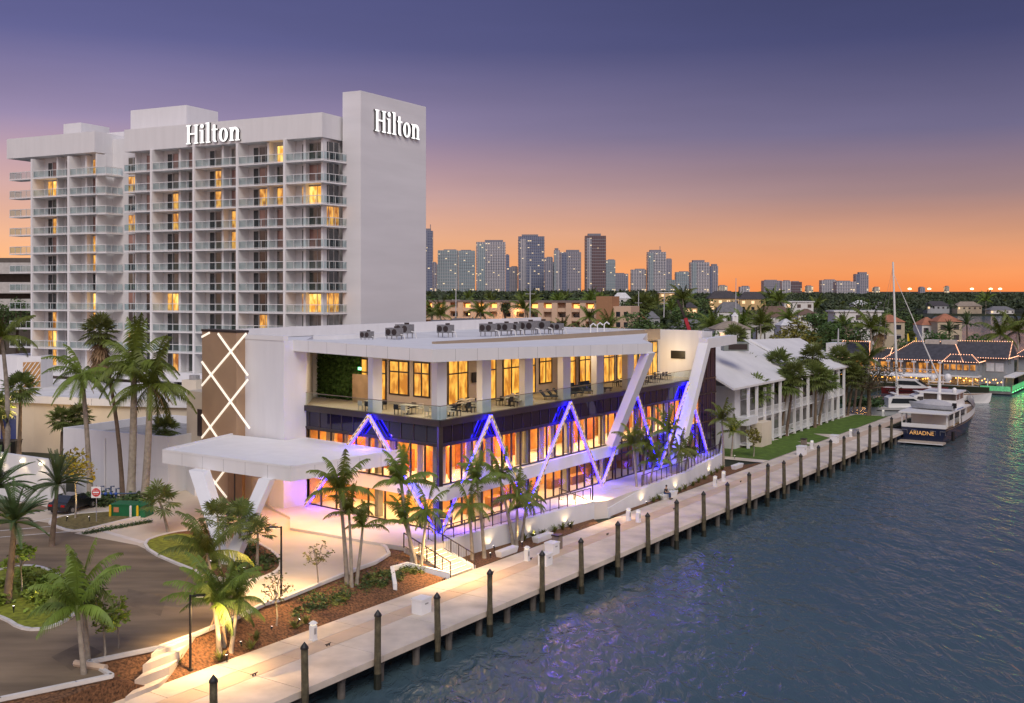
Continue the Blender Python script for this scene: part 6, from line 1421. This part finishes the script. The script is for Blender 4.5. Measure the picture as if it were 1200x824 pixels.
ed = [(0, 1), (1, 2), (2, 3), (3, 4), (4, 5), (2, 6), (6, 7), (7, 8), (2, 9), (9, 10), (10, 11), (0, 12), (12, 13), (13, 14), (0, 15), (15, 16), (16, 17), (14, 18), (17, 19), (8, 20), (11, 21)]
skin('body', body, ed, [.14, .14, .14, .06, .085, .09, .065, .05, .035, .065, .05, .035, .085, .065, .045, .085, .065, .045, .035, .035, .03, .03], sk, pr_)
skin('shirt', [body[i] for i in (0, 1, 2)]+[body[6], (.1, .25, .3), body[9], (.1, -.25, .3)], [(0, 1), (1, 2), (2, 3), (3, 4), (2, 5), (5, 6)], [.16, .165, .15, .08, .066, .08, .066], sh, pr_)
skin('trousers', [body[i] for i in (0, 12, 13, 14, 15, 16, 17)], [(0, 1), (1, 2), (2, 3), (0, 4), (4, 5), (5, 6)], [.15, .1, .08, .06, .1, .08, .06], jn, pr_)
b = MB(); b.ball((.1, 0, .77), .105, .095, .1, 10, 7); b.build('hair', hr, pr_, True, True)
for y in (.14, -.14): b = MB(); b.box((.58, y, -.46), .26, .1, .09); b.build('shoe', blackm, pr_, True)
# ------------------------------------------------------------------ far skyline
cm = [citym('tower glass blue', (.22, .25, .33), (.06, .085, .17), 3.4, 5, .05, .2), citym('tower pale concrete', (.44, .43, .46), (.13, .15, .2), 3.2, 6, .04, .42), citym('tower sea glass', (.34, .4, .43), (.14, .2, .24), 3.2, 5, .05, .3), citym('tower brown', (.15, .10, .11), (.06, .055, .08), 3.4, 4, .02, .5), citym('tower lit white', (.5, .47, .42), (.25, .24, .2), 3.4, 6, .22, .4), citym('tower grey', (.33, .32, .37), (.1, .12, .17), 3.3, 5, .03, .35)]  # tower colours lightened in place of distance haze
cmn = ['blue glass', 'pale concrete', 'sea green glass', 'brown', 'bright white', 'grey']
crownm = mat('tower roof', (.2, .2, .24), .7)
SKY = [(497, 507.5, 268, 0, 1), (497, 512, 307, 5, 0), (512, 525, 309, 2, 0), (513, 537, 292.5, 2, 0), (537, 557, 293, 2, 0), (557.6, 593, 281.5, 1, 1), (592.5, 597, 298, 0, 0), (596, 607, 312, 5, 0), (606.7, 638.4, 275, 0, 1), (638, 648, 301, 5, 0), (649, 656, 291, 1, 1), (656, 681, 293, 5, 1), (645, 664, 307, 2, 0), (640, 681, 317, 4, 0), (685, 710, 274, 3, 1), (709, 721, 304, 2, 0), (717, 736, 320, 5, 0), (739, 757, 315, 1, 0), (758, 780, 293, 1, 1), (779, 787, 303, 5, 0), (770, 791, 327, 2, 0), (791, 808, 318, 2, 0), (808, 830.6, 305, 1, 1), (830.6, 841, 309.5, 5, 1), (893, 915, 328, 5, 0), (915, 926, 328.5, 1, 0), (926, 939, 329.5, 3, 0), (961, 979, 327.5, 1, 0), (978, 1001, 329, 1, 0), (1001, 1016.6, 319, 5, 1), (1077, 1083, 336, 5, 0), (1107.5, 1111, 335, 4, 0), (842, 852, 334, 4, 0), (866, 878, 335, 1, 0), (944, 952, 334.5, 4, 0), (1023, 1030, 336, 4, 0)]
SKL = {24: 'far low grey block right of the main skyline, first of a row of three', 25: 'far pale block in the middle of a row of three right of the skyline', 26: 'far brown block, last of a row of three right of the skyline', 27: 'far pale slab block left of the tall mast', 28: 'far pale slab block joined to the tower left of the tall mast', 29: 'far grey tower just left of the tall mast', 30: 'tiny grey tower among the distant floodlights', 31: 'tiny white water tower among the distant floodlights', 32: 'small white far block just right of the main skyline', 33: 'small pale far block before the row of three', 34: 'small white far block after the row of three', 35: 'small white far block right beside the tall mast'}
for i, (x0, x1, yt_, mi, fine) in enumerate(SKY):
    d = 2300+((i*37) % 11)*35+(0 if yt_ < 300 else 150); wd = (x1-x0)/F*d; cx = ((x0+x1)/2-600)/F*d; h = H+(HZ-yt_)/F*d
    t = thing('skyscraper', SKL.get(i) or 'far %s %s, %s from the left on the skyline' % (cmn[mi], 'tower' if h > 70 else 'block', ORD[i]), 'skyscraper', (cx, d, 1.5))
    dp = min(30, max(16, wd*.6)); b = MB(); b.box((cx, d, 1.5), wd*.96, dp, h-1.5-(5 if fine else 2)); b.build('body', cm[mi], t)
    b = MB(); b.box((cx+(wd*.1 if i % 2 else -wd*.05), d, h-(5 if fine else 2)), wd*.6, dp*.6, 5 if fine else 2); b.build('roof_plant', crownm, t)
    if i % 3 == 0 and fine: b = MB(); b.tube([(cx+wd*.2, d, h-1), (cx+wd*.2, d, h+9)], .8, 5); b.build('antenna', crownm, t)
    if fine: b = MB(); b.box((cx-wd*.3, d-1, 1.5), wd*.22, dp*1.02, (h-1.5)*.93); b.build('bay', cm[(mi+1) % 3], t)
    if wd > 25:
        b = MB()
        for k in range(int((h-8)/6.6)): b.box((cx, d, 6+k*6.6), wd*.985, dp*1.04, .7)
        b.build('floor_slab', mat('far balcony slab', (.34, .34, .38), .7), t)
for i, px in enumerate((1066, 1089, 1139, 1161, 1172)):
    d = 3000; c = D(px, d, 338.6); t = thing('floodlight', 'distant glowing floodlight above the right treeline, %s from the left' % ORD[i], 'floodlight', (c.x, c.y, 5), 'distant floodlights'); b = MB(); b.ball(c, 5.5, 3, 2.6, 8, 5); b.build('lamp', emis('far floodlight', (1, .66, .3), 4), t); b = MB(); b.box((c.x, c.y, 1.5), 1, 1, c.z-3); b.build('pole', greym, t)
# ------------------------------------------------------------------ tan apartment building, garage, houses
d0 = 330
ab = thing('apartment_building', 'long tan apartment block with open corridors and a brown stair tower', 'apartment building', (0, d0, 1.5))
p0, p1 = Vector(((480-600)/F*345, 345, 0)), Vector(((700-600)/F*322, 322, 0)); ax = (p1-p0).normalized(); nx = Vector((ax.y, -ax.x, 0)); Lb = (p1-p0).length
peach = mat('peach stucco', (.64, .45, .32), .8, .06, .4); 
b = MB(); b.wall(p0, p1, 1.4, 17.6, 12, -1.6); b.build('wall', peach, ab)
b = MB(); b.wall(p0, p1, 17.6, 18.2, 13.5, .2); b.build('roof_slab', mat('dark roof edge', (.2, .15, .13), .8), ab)
litc = emis('orange corridor lamp', (1, .42, .08), 1.6)
for k in range(5):
    z = 3.8+k*2.8
    b = MB(); b.wall(p0, p1, z-.2, z, 1.6); b.wall(p0, p1, z, z+.95, .12, .02); b.build('gallery', peach, ab)
    for j in range(14):
        s = Lb*(j+.5)/14
        if (j*7+k*5) % 4 != 1: b = MB(); b.wall(p0+ax*(s-1.2), p0+ax*(s+1.0), z+.1, z+2.1, .06, -1.55); b.build('doorway', [pglass, litc, mat('brown recess', (.2, .1, .05), .7)][(j*3+k) % 3], ab)
for j in range(15):
    s = Lb*j/14; b = MB(); b.wall(p0+ax*(s-.9), p0+ax*(s+.9), 1.4, 17.59, 1.2, .5 if j % 2 else .3); b.build('pier', peach, ab)
b = MB(); q0, q1 = p1, p1+ax*5; b.wall(q0, q1, 1.4, 19.6, 8, 1.2); b.build('stair_tower', mat('brown stucco', (.36, .19, .10), .8, .05), ab)
b = MB(); q2 = q1+ax*5.5; b.wall(q1, q2, 1.4, 16.6, 10, .2); e_ = b.build('end_wing', peach, ab)
for k in range(4):
    for j in range(2): s = .9+j*2.4; b = MB(); b.wall(q1+ax*s, q1+ax*(s+1.3), 4.2+k*3.1, 5.7+k*3.1, .06, .24); b.build('window', pglass, e_)
for i, (px, py) in enumerate(((516, 370), (532, 382), (560, 372), (583, 378), (605, 366), (640, 372), (660, 377))): lamp('corridor_lamp', 'POINT', D(px, (p0.y+p1.y)/2-3, py), 160, (1, .5, .14), .2)
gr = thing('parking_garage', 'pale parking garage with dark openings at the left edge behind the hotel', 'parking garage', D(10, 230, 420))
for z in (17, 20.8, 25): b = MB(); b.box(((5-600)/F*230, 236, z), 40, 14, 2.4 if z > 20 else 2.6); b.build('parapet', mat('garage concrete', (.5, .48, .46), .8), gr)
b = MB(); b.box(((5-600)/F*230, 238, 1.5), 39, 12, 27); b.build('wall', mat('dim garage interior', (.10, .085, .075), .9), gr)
RC = {'grey': (.16, .16, .17), 'brown': (.15, .10, .075), 'terracotta': (.36, .15, .085), 'white': (.6, .6, .6), 'dark': (.06, .055, .06), 'tan': (.28, .23, .18)}
def house(px0, px1, yb, yt_, d, roof, wallc, label, lit=0, flat=False, wr=.5):
    x0, x1 = (px0-600)/F*d, (px1-600)/F*d; zt = H-(yt_-HZ)/F*d; zb = 1.4; w = x1-x0; dp = max(8, w*.55); cx = (x0+x1)/2; ez = zt-min((zt-zb)*wr, (4.0 if d > 300 else 3.0)*(1 if w > 10 else .6)) if not flat else zt-.5
    t = thing('house', label, 'house', (cx, d, zb)); wm = mat('house wall '+wallc, {'white': (.66, .65, .64), 'cream': (.5, .42, .3), 'grey': (.36, .37, .39), 'yellow': (.6, .42, .2)}[wallc], .8, .06)
    b = MB(); b.box((cx, d+dp/2, zb), w*.92, dp*.92, ez-zb); b.build('wall', wm, t); rm = mat('house roof '+roof, RC[roof], .85, .18, 1, .3, 10)
    b = MB()
    if flat: b.box((cx, d+dp/2, ez), w, dp, .5)
    else:
        A = [(x0, d, ez), (x1, d, ez), (x1, d+dp, ez), (x0, d+dp, ez)]; k = min(w, dp)*.45; r0, r1 = (x0+k, d+dp/2, zt), (x1-k, d+dp/2, zt)
        for f in ([A[0], A[1], r1, r0], [A[1], A[2], r1], [A[2], A[3], r0, r1], [A[3], A[0], r0], [A[3], A[2], A[1], A[0]]): b.face([Vector(p) for p in f])
    b.build('roof', rm, t)
    n = max(2, int(w/4))
    for j in range(n):
        for st in range(max(1, int((ez-zb)/3.4))):
            c = x0+w*(j+.5)/n; b = MB(); b.box((c, d+dp*.04-.05, ez-2.4-st*3.2), min(1.6, w/n*.5), .1, 1.5); b.build('window', emis('amber house window', (1, .52, .16), .8) if (j+st*2) < (lit+1)//2 else pglass, t)
    return t
HOUSES = [(836, 882, 395, 377, 262, 'tan', 'white', 'house with broad tan hip roof and white cupola beyond the pale roof', 1, False, .35), (830, 868, 357, 341, 560, 'dark', 'yellow', 'large yellow lit house with dark roof, left of two joined roofs', 5, False, .45), (866, 899, 358, 342, 570, 'dark', 'yellow', 'large yellow lit house with dark roof, right of two joined roofs', 3, False, .5), (839, 876, 367, 354, 420, 'grey', 'white', 'white house with grey hip roof before the yellow lit house', 0, False, .5),
          (918, 955, 366, 353, 470, 'white', 'white', 'flat roofed modern white house among the trees', 1, True, .2), (886, 934, 376, 359, 390, 'brown', 'white', 'white house with brown hip roof left of the big olive tree top', 0, False, .5), (977, 1036, 384, 364, 330, 'white', 'white', 'long flat roofed white building left of the tall mast', 0, True, .2), (1098, 1129, 402, 368, 330, 'terracotta', 'cream', 'house with tall terracotta hip roof beside the river', 0, False, .3), (1080, 1103, 402, 372, 335, 'terracotta', 'white', 'house with low terracotta roof left of the taller one', 0, False, .25), (1028, 1062, 384, 369, 350, 'terracotta', 'cream', 'terracotta roofed house behind the tall mast', 0, False, .4),
          (1121, 1152, 368, 353.5, 905, 'tan', 'cream', 'large cream mansion on the far river bank', 2, False, .4), (1160, 1190, 370, 359, 900, 'grey', 'white', 'white house with grey roof on the far river bank at the right', 2, False, .5), (1086, 1114, 367, 353, 915, 'dark', 'grey', 'dark roofed grey house on the far bank left of the mansion', 1, False, .5), (1000, 1020, 366, 352, 600, 'white', 'white', 'small white house, left of two beyond the long white building', 0, False, .5), (1020, 1043, 366, 354, 620, 'grey', 'white', 'small white house with grey roof, right of two by the mast', 0, False, .5), (802, 818, 372, 354, 460, 'dark', 'yellow', 'orange lit house with dark roof near the red boom', 3, False, .4), (736, 747, 385, 362, 340, 'white', 'white', 'narrow white house beside the tan apartment block', 0, True, .2), (745, 758, 385, 366, 350, 'terracotta', 'white', 'small house with bright orange roof near the tan block', 0, False, .3), (757, 774, 382, 365, 370, 'grey', 'grey', 'small grey house right of the orange roof', 0, False, .5), (786, 834, 392, 375, 300, 'grey', 'grey', 'wide low grey roofed house behind the pavilion end', 0, False, .55), (772, 791, 352, 342.5, 700, 'white', 'yellow', 'lit white house high among the far trees', 3, True, .3), (718, 740, 352, 343, 720, 'white', 'white', 'white house with pale roof among far trees above the apartment block', 0, False, .5), (504, 526, 392, 376, 250, 'grey', 'grey', 'grey flat building beside the tower foot, left of two', 0, True, .2), (529, 562, 392, 374, 255, 'grey', 'grey', 'grey flat building behind the pavilion roof, right of two', 0, True, .2), (935, 960, 372, 362, 430, 'brown', 'white', 'brown roofed white house behind the long white building', 0, False, .5), (915, 935, 386, 374, 300, 'white', 'white', 'small white house partly behind the big olive tree', 0, False, .5), (990, 1002, 392, 382, 290, 'brown', 'cream', 'small cream house below the long white building', 1, False, .5)]
for hs in HOUSES: house(*hs)
p = D(865, 263, 372); t = thing('cupola', 'white cupola on the tan hip roof', 'cupola', p); b = MB(); b.box(p+Vector((0, 4, -2.2)), 1.4, 1.4, 2.4); b.build('body', white2, t); b = MB(); b.tube([p+Vector((0, 4, .2)), p+Vector((0, 4, 1.2))], [1.0, .05], 4); b.build('roof', white2, t)
p = W(80, 24, 9.7); p = D(861, 138, 411); t = thing('roof_chiller', 'grey roof machine with a red light on the pale roof', 'roof machine', p); b = MB(); b.box(p, 3.2, 2, 1.1); b.build('casing', mat('grey green casing', (.2, .22, .21), .6), t); b = MB(); b.box(p+Vector((.2, -1.02, .2)), 2.4, .05, .7); b.build('grille', darkm, t); b = MB(); b.ball(p+Vector((-1.4, -.6, 1.2)), .12, .12, .12, 6, 4); b.build('red_lamp', emis('red lamp', (1, .05, .02), 4), t)
p = D(808, 285, 388); t = thing('boom_crane', 'raised crane boom, dark above and red below, beyond the pavilion end', 'crane', p); b = MB(); b.beam(p, D(803, 285, 373), .9, .9); b.build('red_boom', mat('red boom paint', (.45, .03, .05), .5), t); b = MB(); b.beam(D(803, 285, 373), D(794, 285, 352), .6, .6); b.build('dark_boom', darkm, t); b = MB(); b.box(p+Vector((0, 0, -8.8)), 3, 4, 9); b.build('base', darkm, t)
for i, (px, y0, y1, d, lb) in enumerate(((621, 312, 384, 270, 'thin pale boat mast before the apartment block, tallest there'), (534, 325, 384, 300, 'thin boat mast near the left end of the apartment block'), (862, 326, 385, 330, 'thin boat mast before the yellow lit house'), (748, 341, 372, 340, 'short boat mast right of the stair tower'), (778, 342, 372, 350, 'short boat mast left of the crane boom'), (982, 385, 415, 190, 'plain thin flagpole behind the gable end of the pale roof'))):
    p, q = D(px, d, y1), D(px+.5, d, y0); t = thing('boat_mast', lb, 'mast', p); b = MB(); b.tube([p, q], [.2, .1], 6); b.build('pole', mat('pale mast', (.5, .5, .52), .5), t); c = lerp(p, q, .55); b = MB(); b.beam(c-Vector((1.2, 0, 0)), c+Vector((1.2, 0, 0)), .1, .1); b.build('spreader', mat('pale mast', ()), t)
for i, (px, y0, y1) in enumerate(((1063, 391, 400), (1072.5, 395, 408))):
    p, q = D(px, 245, y1), D(px, 245, y0); t = thing('feather_flag', 'yellow feather flag behind the restaurant roof, %s' % ('left and smaller' if i == 0 else 'right beside the furled sail'), 'flag', p); b = MB(); b.tube([p-Vector((0, 0, 7)), q], .05, 5); b.build('pole', greym, t); b = MB(); b.hexa([p, p+Vector((.6, 0, 0)), p+Vector((.6, .03, 0)), p+Vector((0, .03, 0))], [q, q+Vector((.3, 0, 0)), q+Vector((.3, .03, 0)), q+Vector((0, .03, 0))]); b.build('cloth', mat('yellow flag', (.7, .5, .02), .7), t)
# ------------------------------------------------------------------ named trees in the middle distance
def mtree(label, px, yt_, d, wpx, m=leaf_t, flat=.42, nl=1500, name='broadleaf_tree'):
    zt = H-(yt_-HZ)/F*d; rx = wpx/2/F*d; h = zt-1.5; tree(name, label, ((px-600)/F*d, d, 1.5), h, rx, min(h*.42, rx*flat*1.6), nl, max(.28, rx*.065), m, ncl=20, trunk_r=.4)
mtree('big round olive green tree behind the pale roof', 931, 372, 255, 62, leaf_o, .6, 2600)
mtree('wide mid green tree right of the olive one', 988, 375, 250, 58, leafm('mid green leaf', (.06, .11, .025), .4, 0), .5, 2200)
mtree('green tree above the slate roof ridge', 1096, 386, 262, 40, leafm('fresh green leaf', (.05, .12, .02), .4, 0), .5, 1300)
mtree('low broad hedge like tree right of the terracotta houses', 1148, 391, 262, 46, leafm('fresh green leaf', ()), .32, 1300)
def mpalm(kind, px, yc, d, label, sc, g=None, r=.2): palm(kind, ((px-600)/F*d, d, 1.5), D(px, d, yc), label, sc, r, g)
mpalm('coconut', 615, 362, 285, 'dark palm before the apartment block corridors', 1.6); mpalm('coconut', 1172, 392, 252, 'large dark palm at the right edge behind the restaurant, left of two', 1.8); mpalm('coconut', 1192, 388, 256, 'large dark palm at the right edge behind the restaurant, right of two', 1.9)
mpalm('date', 1133, 380, 268, 'date palm beside the terracotta house', 1.3); mpalm('date', 1112, 388, 268, 'date palm before the terracotta house', 1.2); mpalm('sabal', 752, 358, 380, 'silvery palm right of the tan apartment block', 4.0); mpalm('sabal', 896, 381, 285, 'silvery palm left of the big olive tree', 2.3); mpalm('skirt', 1030, 382, 240, 'palm with brown skirt behind the slate roof near the mast', 2.0); mpalm('coconut', 1020, 384, 238, 'palm with brown fringe left of the tall mast', 1.7); mpalm('coconut', 1018, 420, 205, 'small wind bent palm before the slate roof', 1.2); mpalm('sabal', 862, 394, 150, 'bushy palm behind the grey roof machine', 1.5)
mpalm('coconut', 904, 350, 420, 'pair of tall palms over the brown roofed house, left one', 1.8); mpalm('coconut', 913, 353, 415, 'pair of tall palms over the brown roofed house, right one', 1.8); mpalm('coconut', 800, 350, 420, 'very tall dark palm beside the crane boom', 2.2); mpalm('coconut', 1155, 352, 890, 'tall dark palm on the far river bank', 3.0)
for i, (px, d) in enumerate(((505, 270), (516, 262), (690, 290), (563, 268))): mpalm('coconut', px, 366+i % 3*3, d, 'dark garden palm before the apartment block', 1.3, 'palms before the apartment block')
mtree('dark conifer like tree before the apartment corridors', 592, 352, 280, 12, leaf_t, 1.0, 500)
for px, d, yt_, w, lb in ((0, 215, 352, 40, 'nearer'), (20, 222, 348, 38, 'farther and taller'), (-20, 210, 365, 40, 'lowest')): mtree('dark tree between the garage and the tower at the left edge, '+lb, px, yt_, d, w, leaf_t, .8, 1200)
# ------------------------------------------------------------------ wooded neighbourhood: individual trees, then the far wood
protoT = []
for k in range(6):
    t = tree('wood_tree', 'proto', (0, -60, 1.5), 10+k*.7, 4.6+.4*(k % 3), 3.6, 620, .5, leaf_f if False else leaf_t, ncl=11, trunk_r=.3); protoT.append(t)
protoP = [palm('coconut', (0, -60, 1.5), (0, -60, 12), 'proto', 1.7, .2), palm('coconut', (0, -60, 1.5), (.5, -60, 13), 'proto', 1.6, .2), palm('sabal', (0, -60, 1.5), (0, -60, 9), 'proto', 2.0, .2)]
occ = [((a+c)/2, d, (c-a)/2+2, yb) for a, c, yb, yt_, d, *_ in HOUSES]
used = set(); cnt = 0; rr = random.Random(21)
def landok(x, y):
    u, v = UVof((x, y, 0))
    if y > 895: return True
    if 600+F*x/y > 1086 and y > 258: return False
    if x > 165+(y-440)*.41 and y > 425: return False
    if u > 190 and v < 4: return False
    if x > 150 and y > 300 and x > 185: return False
    return True
tries = 0
while cnt < 285 and tries < 6000:
    tries += 1
    d = 235*(4.2**rr.random()); px = rr.uniform(495, 1195); x = (px-600)/F*d; u, v = UVof((x, d, 0))
    if not landok(x, d) or (u < 222 and v < 60 and u > 80) or (d < 400 and 480 < px < 735 and d > 305) or d < 300 and px < 500: continue
    if any(abs(px-hx) < hw+3 and d < hd+12 and (hd-d) < 90*(hd/400) for hx, hd, hw, yb in occ) and rr.random() < .72: continue
    if px < 735 and d < 300 and rr.random() < .6: continue
    ispalm = rr.random() < .3
    if ispalm: o = dup(rr.choice(protoP), (x, d, 1.5), rr.uniform(-.4, .4), None, rr.uniform(.75, 1.05)*(1.25 if d > 450 else 1))
    else: o = dup(rr.choice(protoT), (x, d, 1.5), rr.uniform(0, 6.28), None, rr.uniform(.75, 1.15)*(1.2 if d > 450 else 1))
    nm = 'palm' if ispalm else 'tree'; zone = 'between the apartment block and the skyline' if px < 740 else ('in the neighbourhood behind the pavilion end' if px < 900 else ('in the neighbourhood left of the tall mast' if px < 1047 else 'in the neighbourhood right of the tall mast'))
    o['label'] = 'dark leafy %s %s' % (nm, zone); o['group'] = '%ss %s' % (nm, zone); o['category'] = 'tree' if not ispalm else 'palm tree'; cnt += 1
for t in protoT+protoP:
    for c in list(t.children): bpy.data.objects.remove(c)
    bpy.data.objects.remove(t)
# far wood as one mass: leaf clumps over every far plot
N = 5200; vs = []; fs = []; r2 = np.random.default_rng(4)
cen = []
while len(cen) < N:
    d = 430*(6.0**r2.random()); px = r2.uniform(480, 1230) if r2.random() < .93 else r2.uniform(-30, 60); x = (px-600)/F*d
    if not landok(x, d): continue
    if any(abs(px-hx) < hw and d < hd+10 and (hd-d) < 120 for hx, hd, hw, yb in occ): continue
    hgt = r2.uniform(8, 14)+(r2.uniform(0, 7) if (px < 800 and d > 700) else 0)+(3 if d > 1200 else 0); cen.append((x, d, hgt, r2.uniform(3.5, 6)*(1+d/2200)))
cen = np.array(cen); M_ = 42
dirs = r2.normal(size=(N, M_, 3)); dirs /= np.linalg.norm(dirs, axis=2, keepdims=True); dirs[..., 2] = np.abs(dirs[..., 2])*1.0-.25; rad = r2.uniform(.6, 1.05, size=(N, M_, 1))
c = np.stack([cen[:, 0], cen[:, 1], 1.5+cen[:, 2]*.55], 1)[:, None, :]+dirs*rad*np.stack([cen[:, 3], cen[:, 3], cen[:, 2]*.45], 1)[:, None, :]
a = r2.normal(size=(N, M_, 3)); a /= np.linalg.norm(a, axis=2, keepdims=True); e = r2.normal(size=(N, M_, 3)); e /= np.linalg.norm(e, axis=2, keepdims=True); s = (cen[:, 3]*.24)[:, None, None]*r2.uniform(.6, 1.3, size=(N, M_, 1))
q = np.stack([c-a*s, c+e*s*.7, c+a*s, c-e*s*.7], 2).reshape(-1, 3)
me = bpy.data.meshes.new('far_wood'); n = len(q)//4; me.vertices.add(len(q)); me.vertices.foreach_set('co', q.ravel()); me.loops.add(len(q)); me.loops.foreach_set('vertex_index', np.arange(len(q))); me.polygons.add(n); me.polygons.foreach_set('loop_start', np.arange(n)*4); me.polygons.foreach_set('loop_total', np.full(n, 4)); me.update(); me.validate()
fw = bpy.data.objects.new('far_wood', me); COL.objects.link(fw); me.materials.append(leaf_f); tag(fw, 'far dark wood stretching to the skyline beyond the houses', 'wood', None, 'stuff')
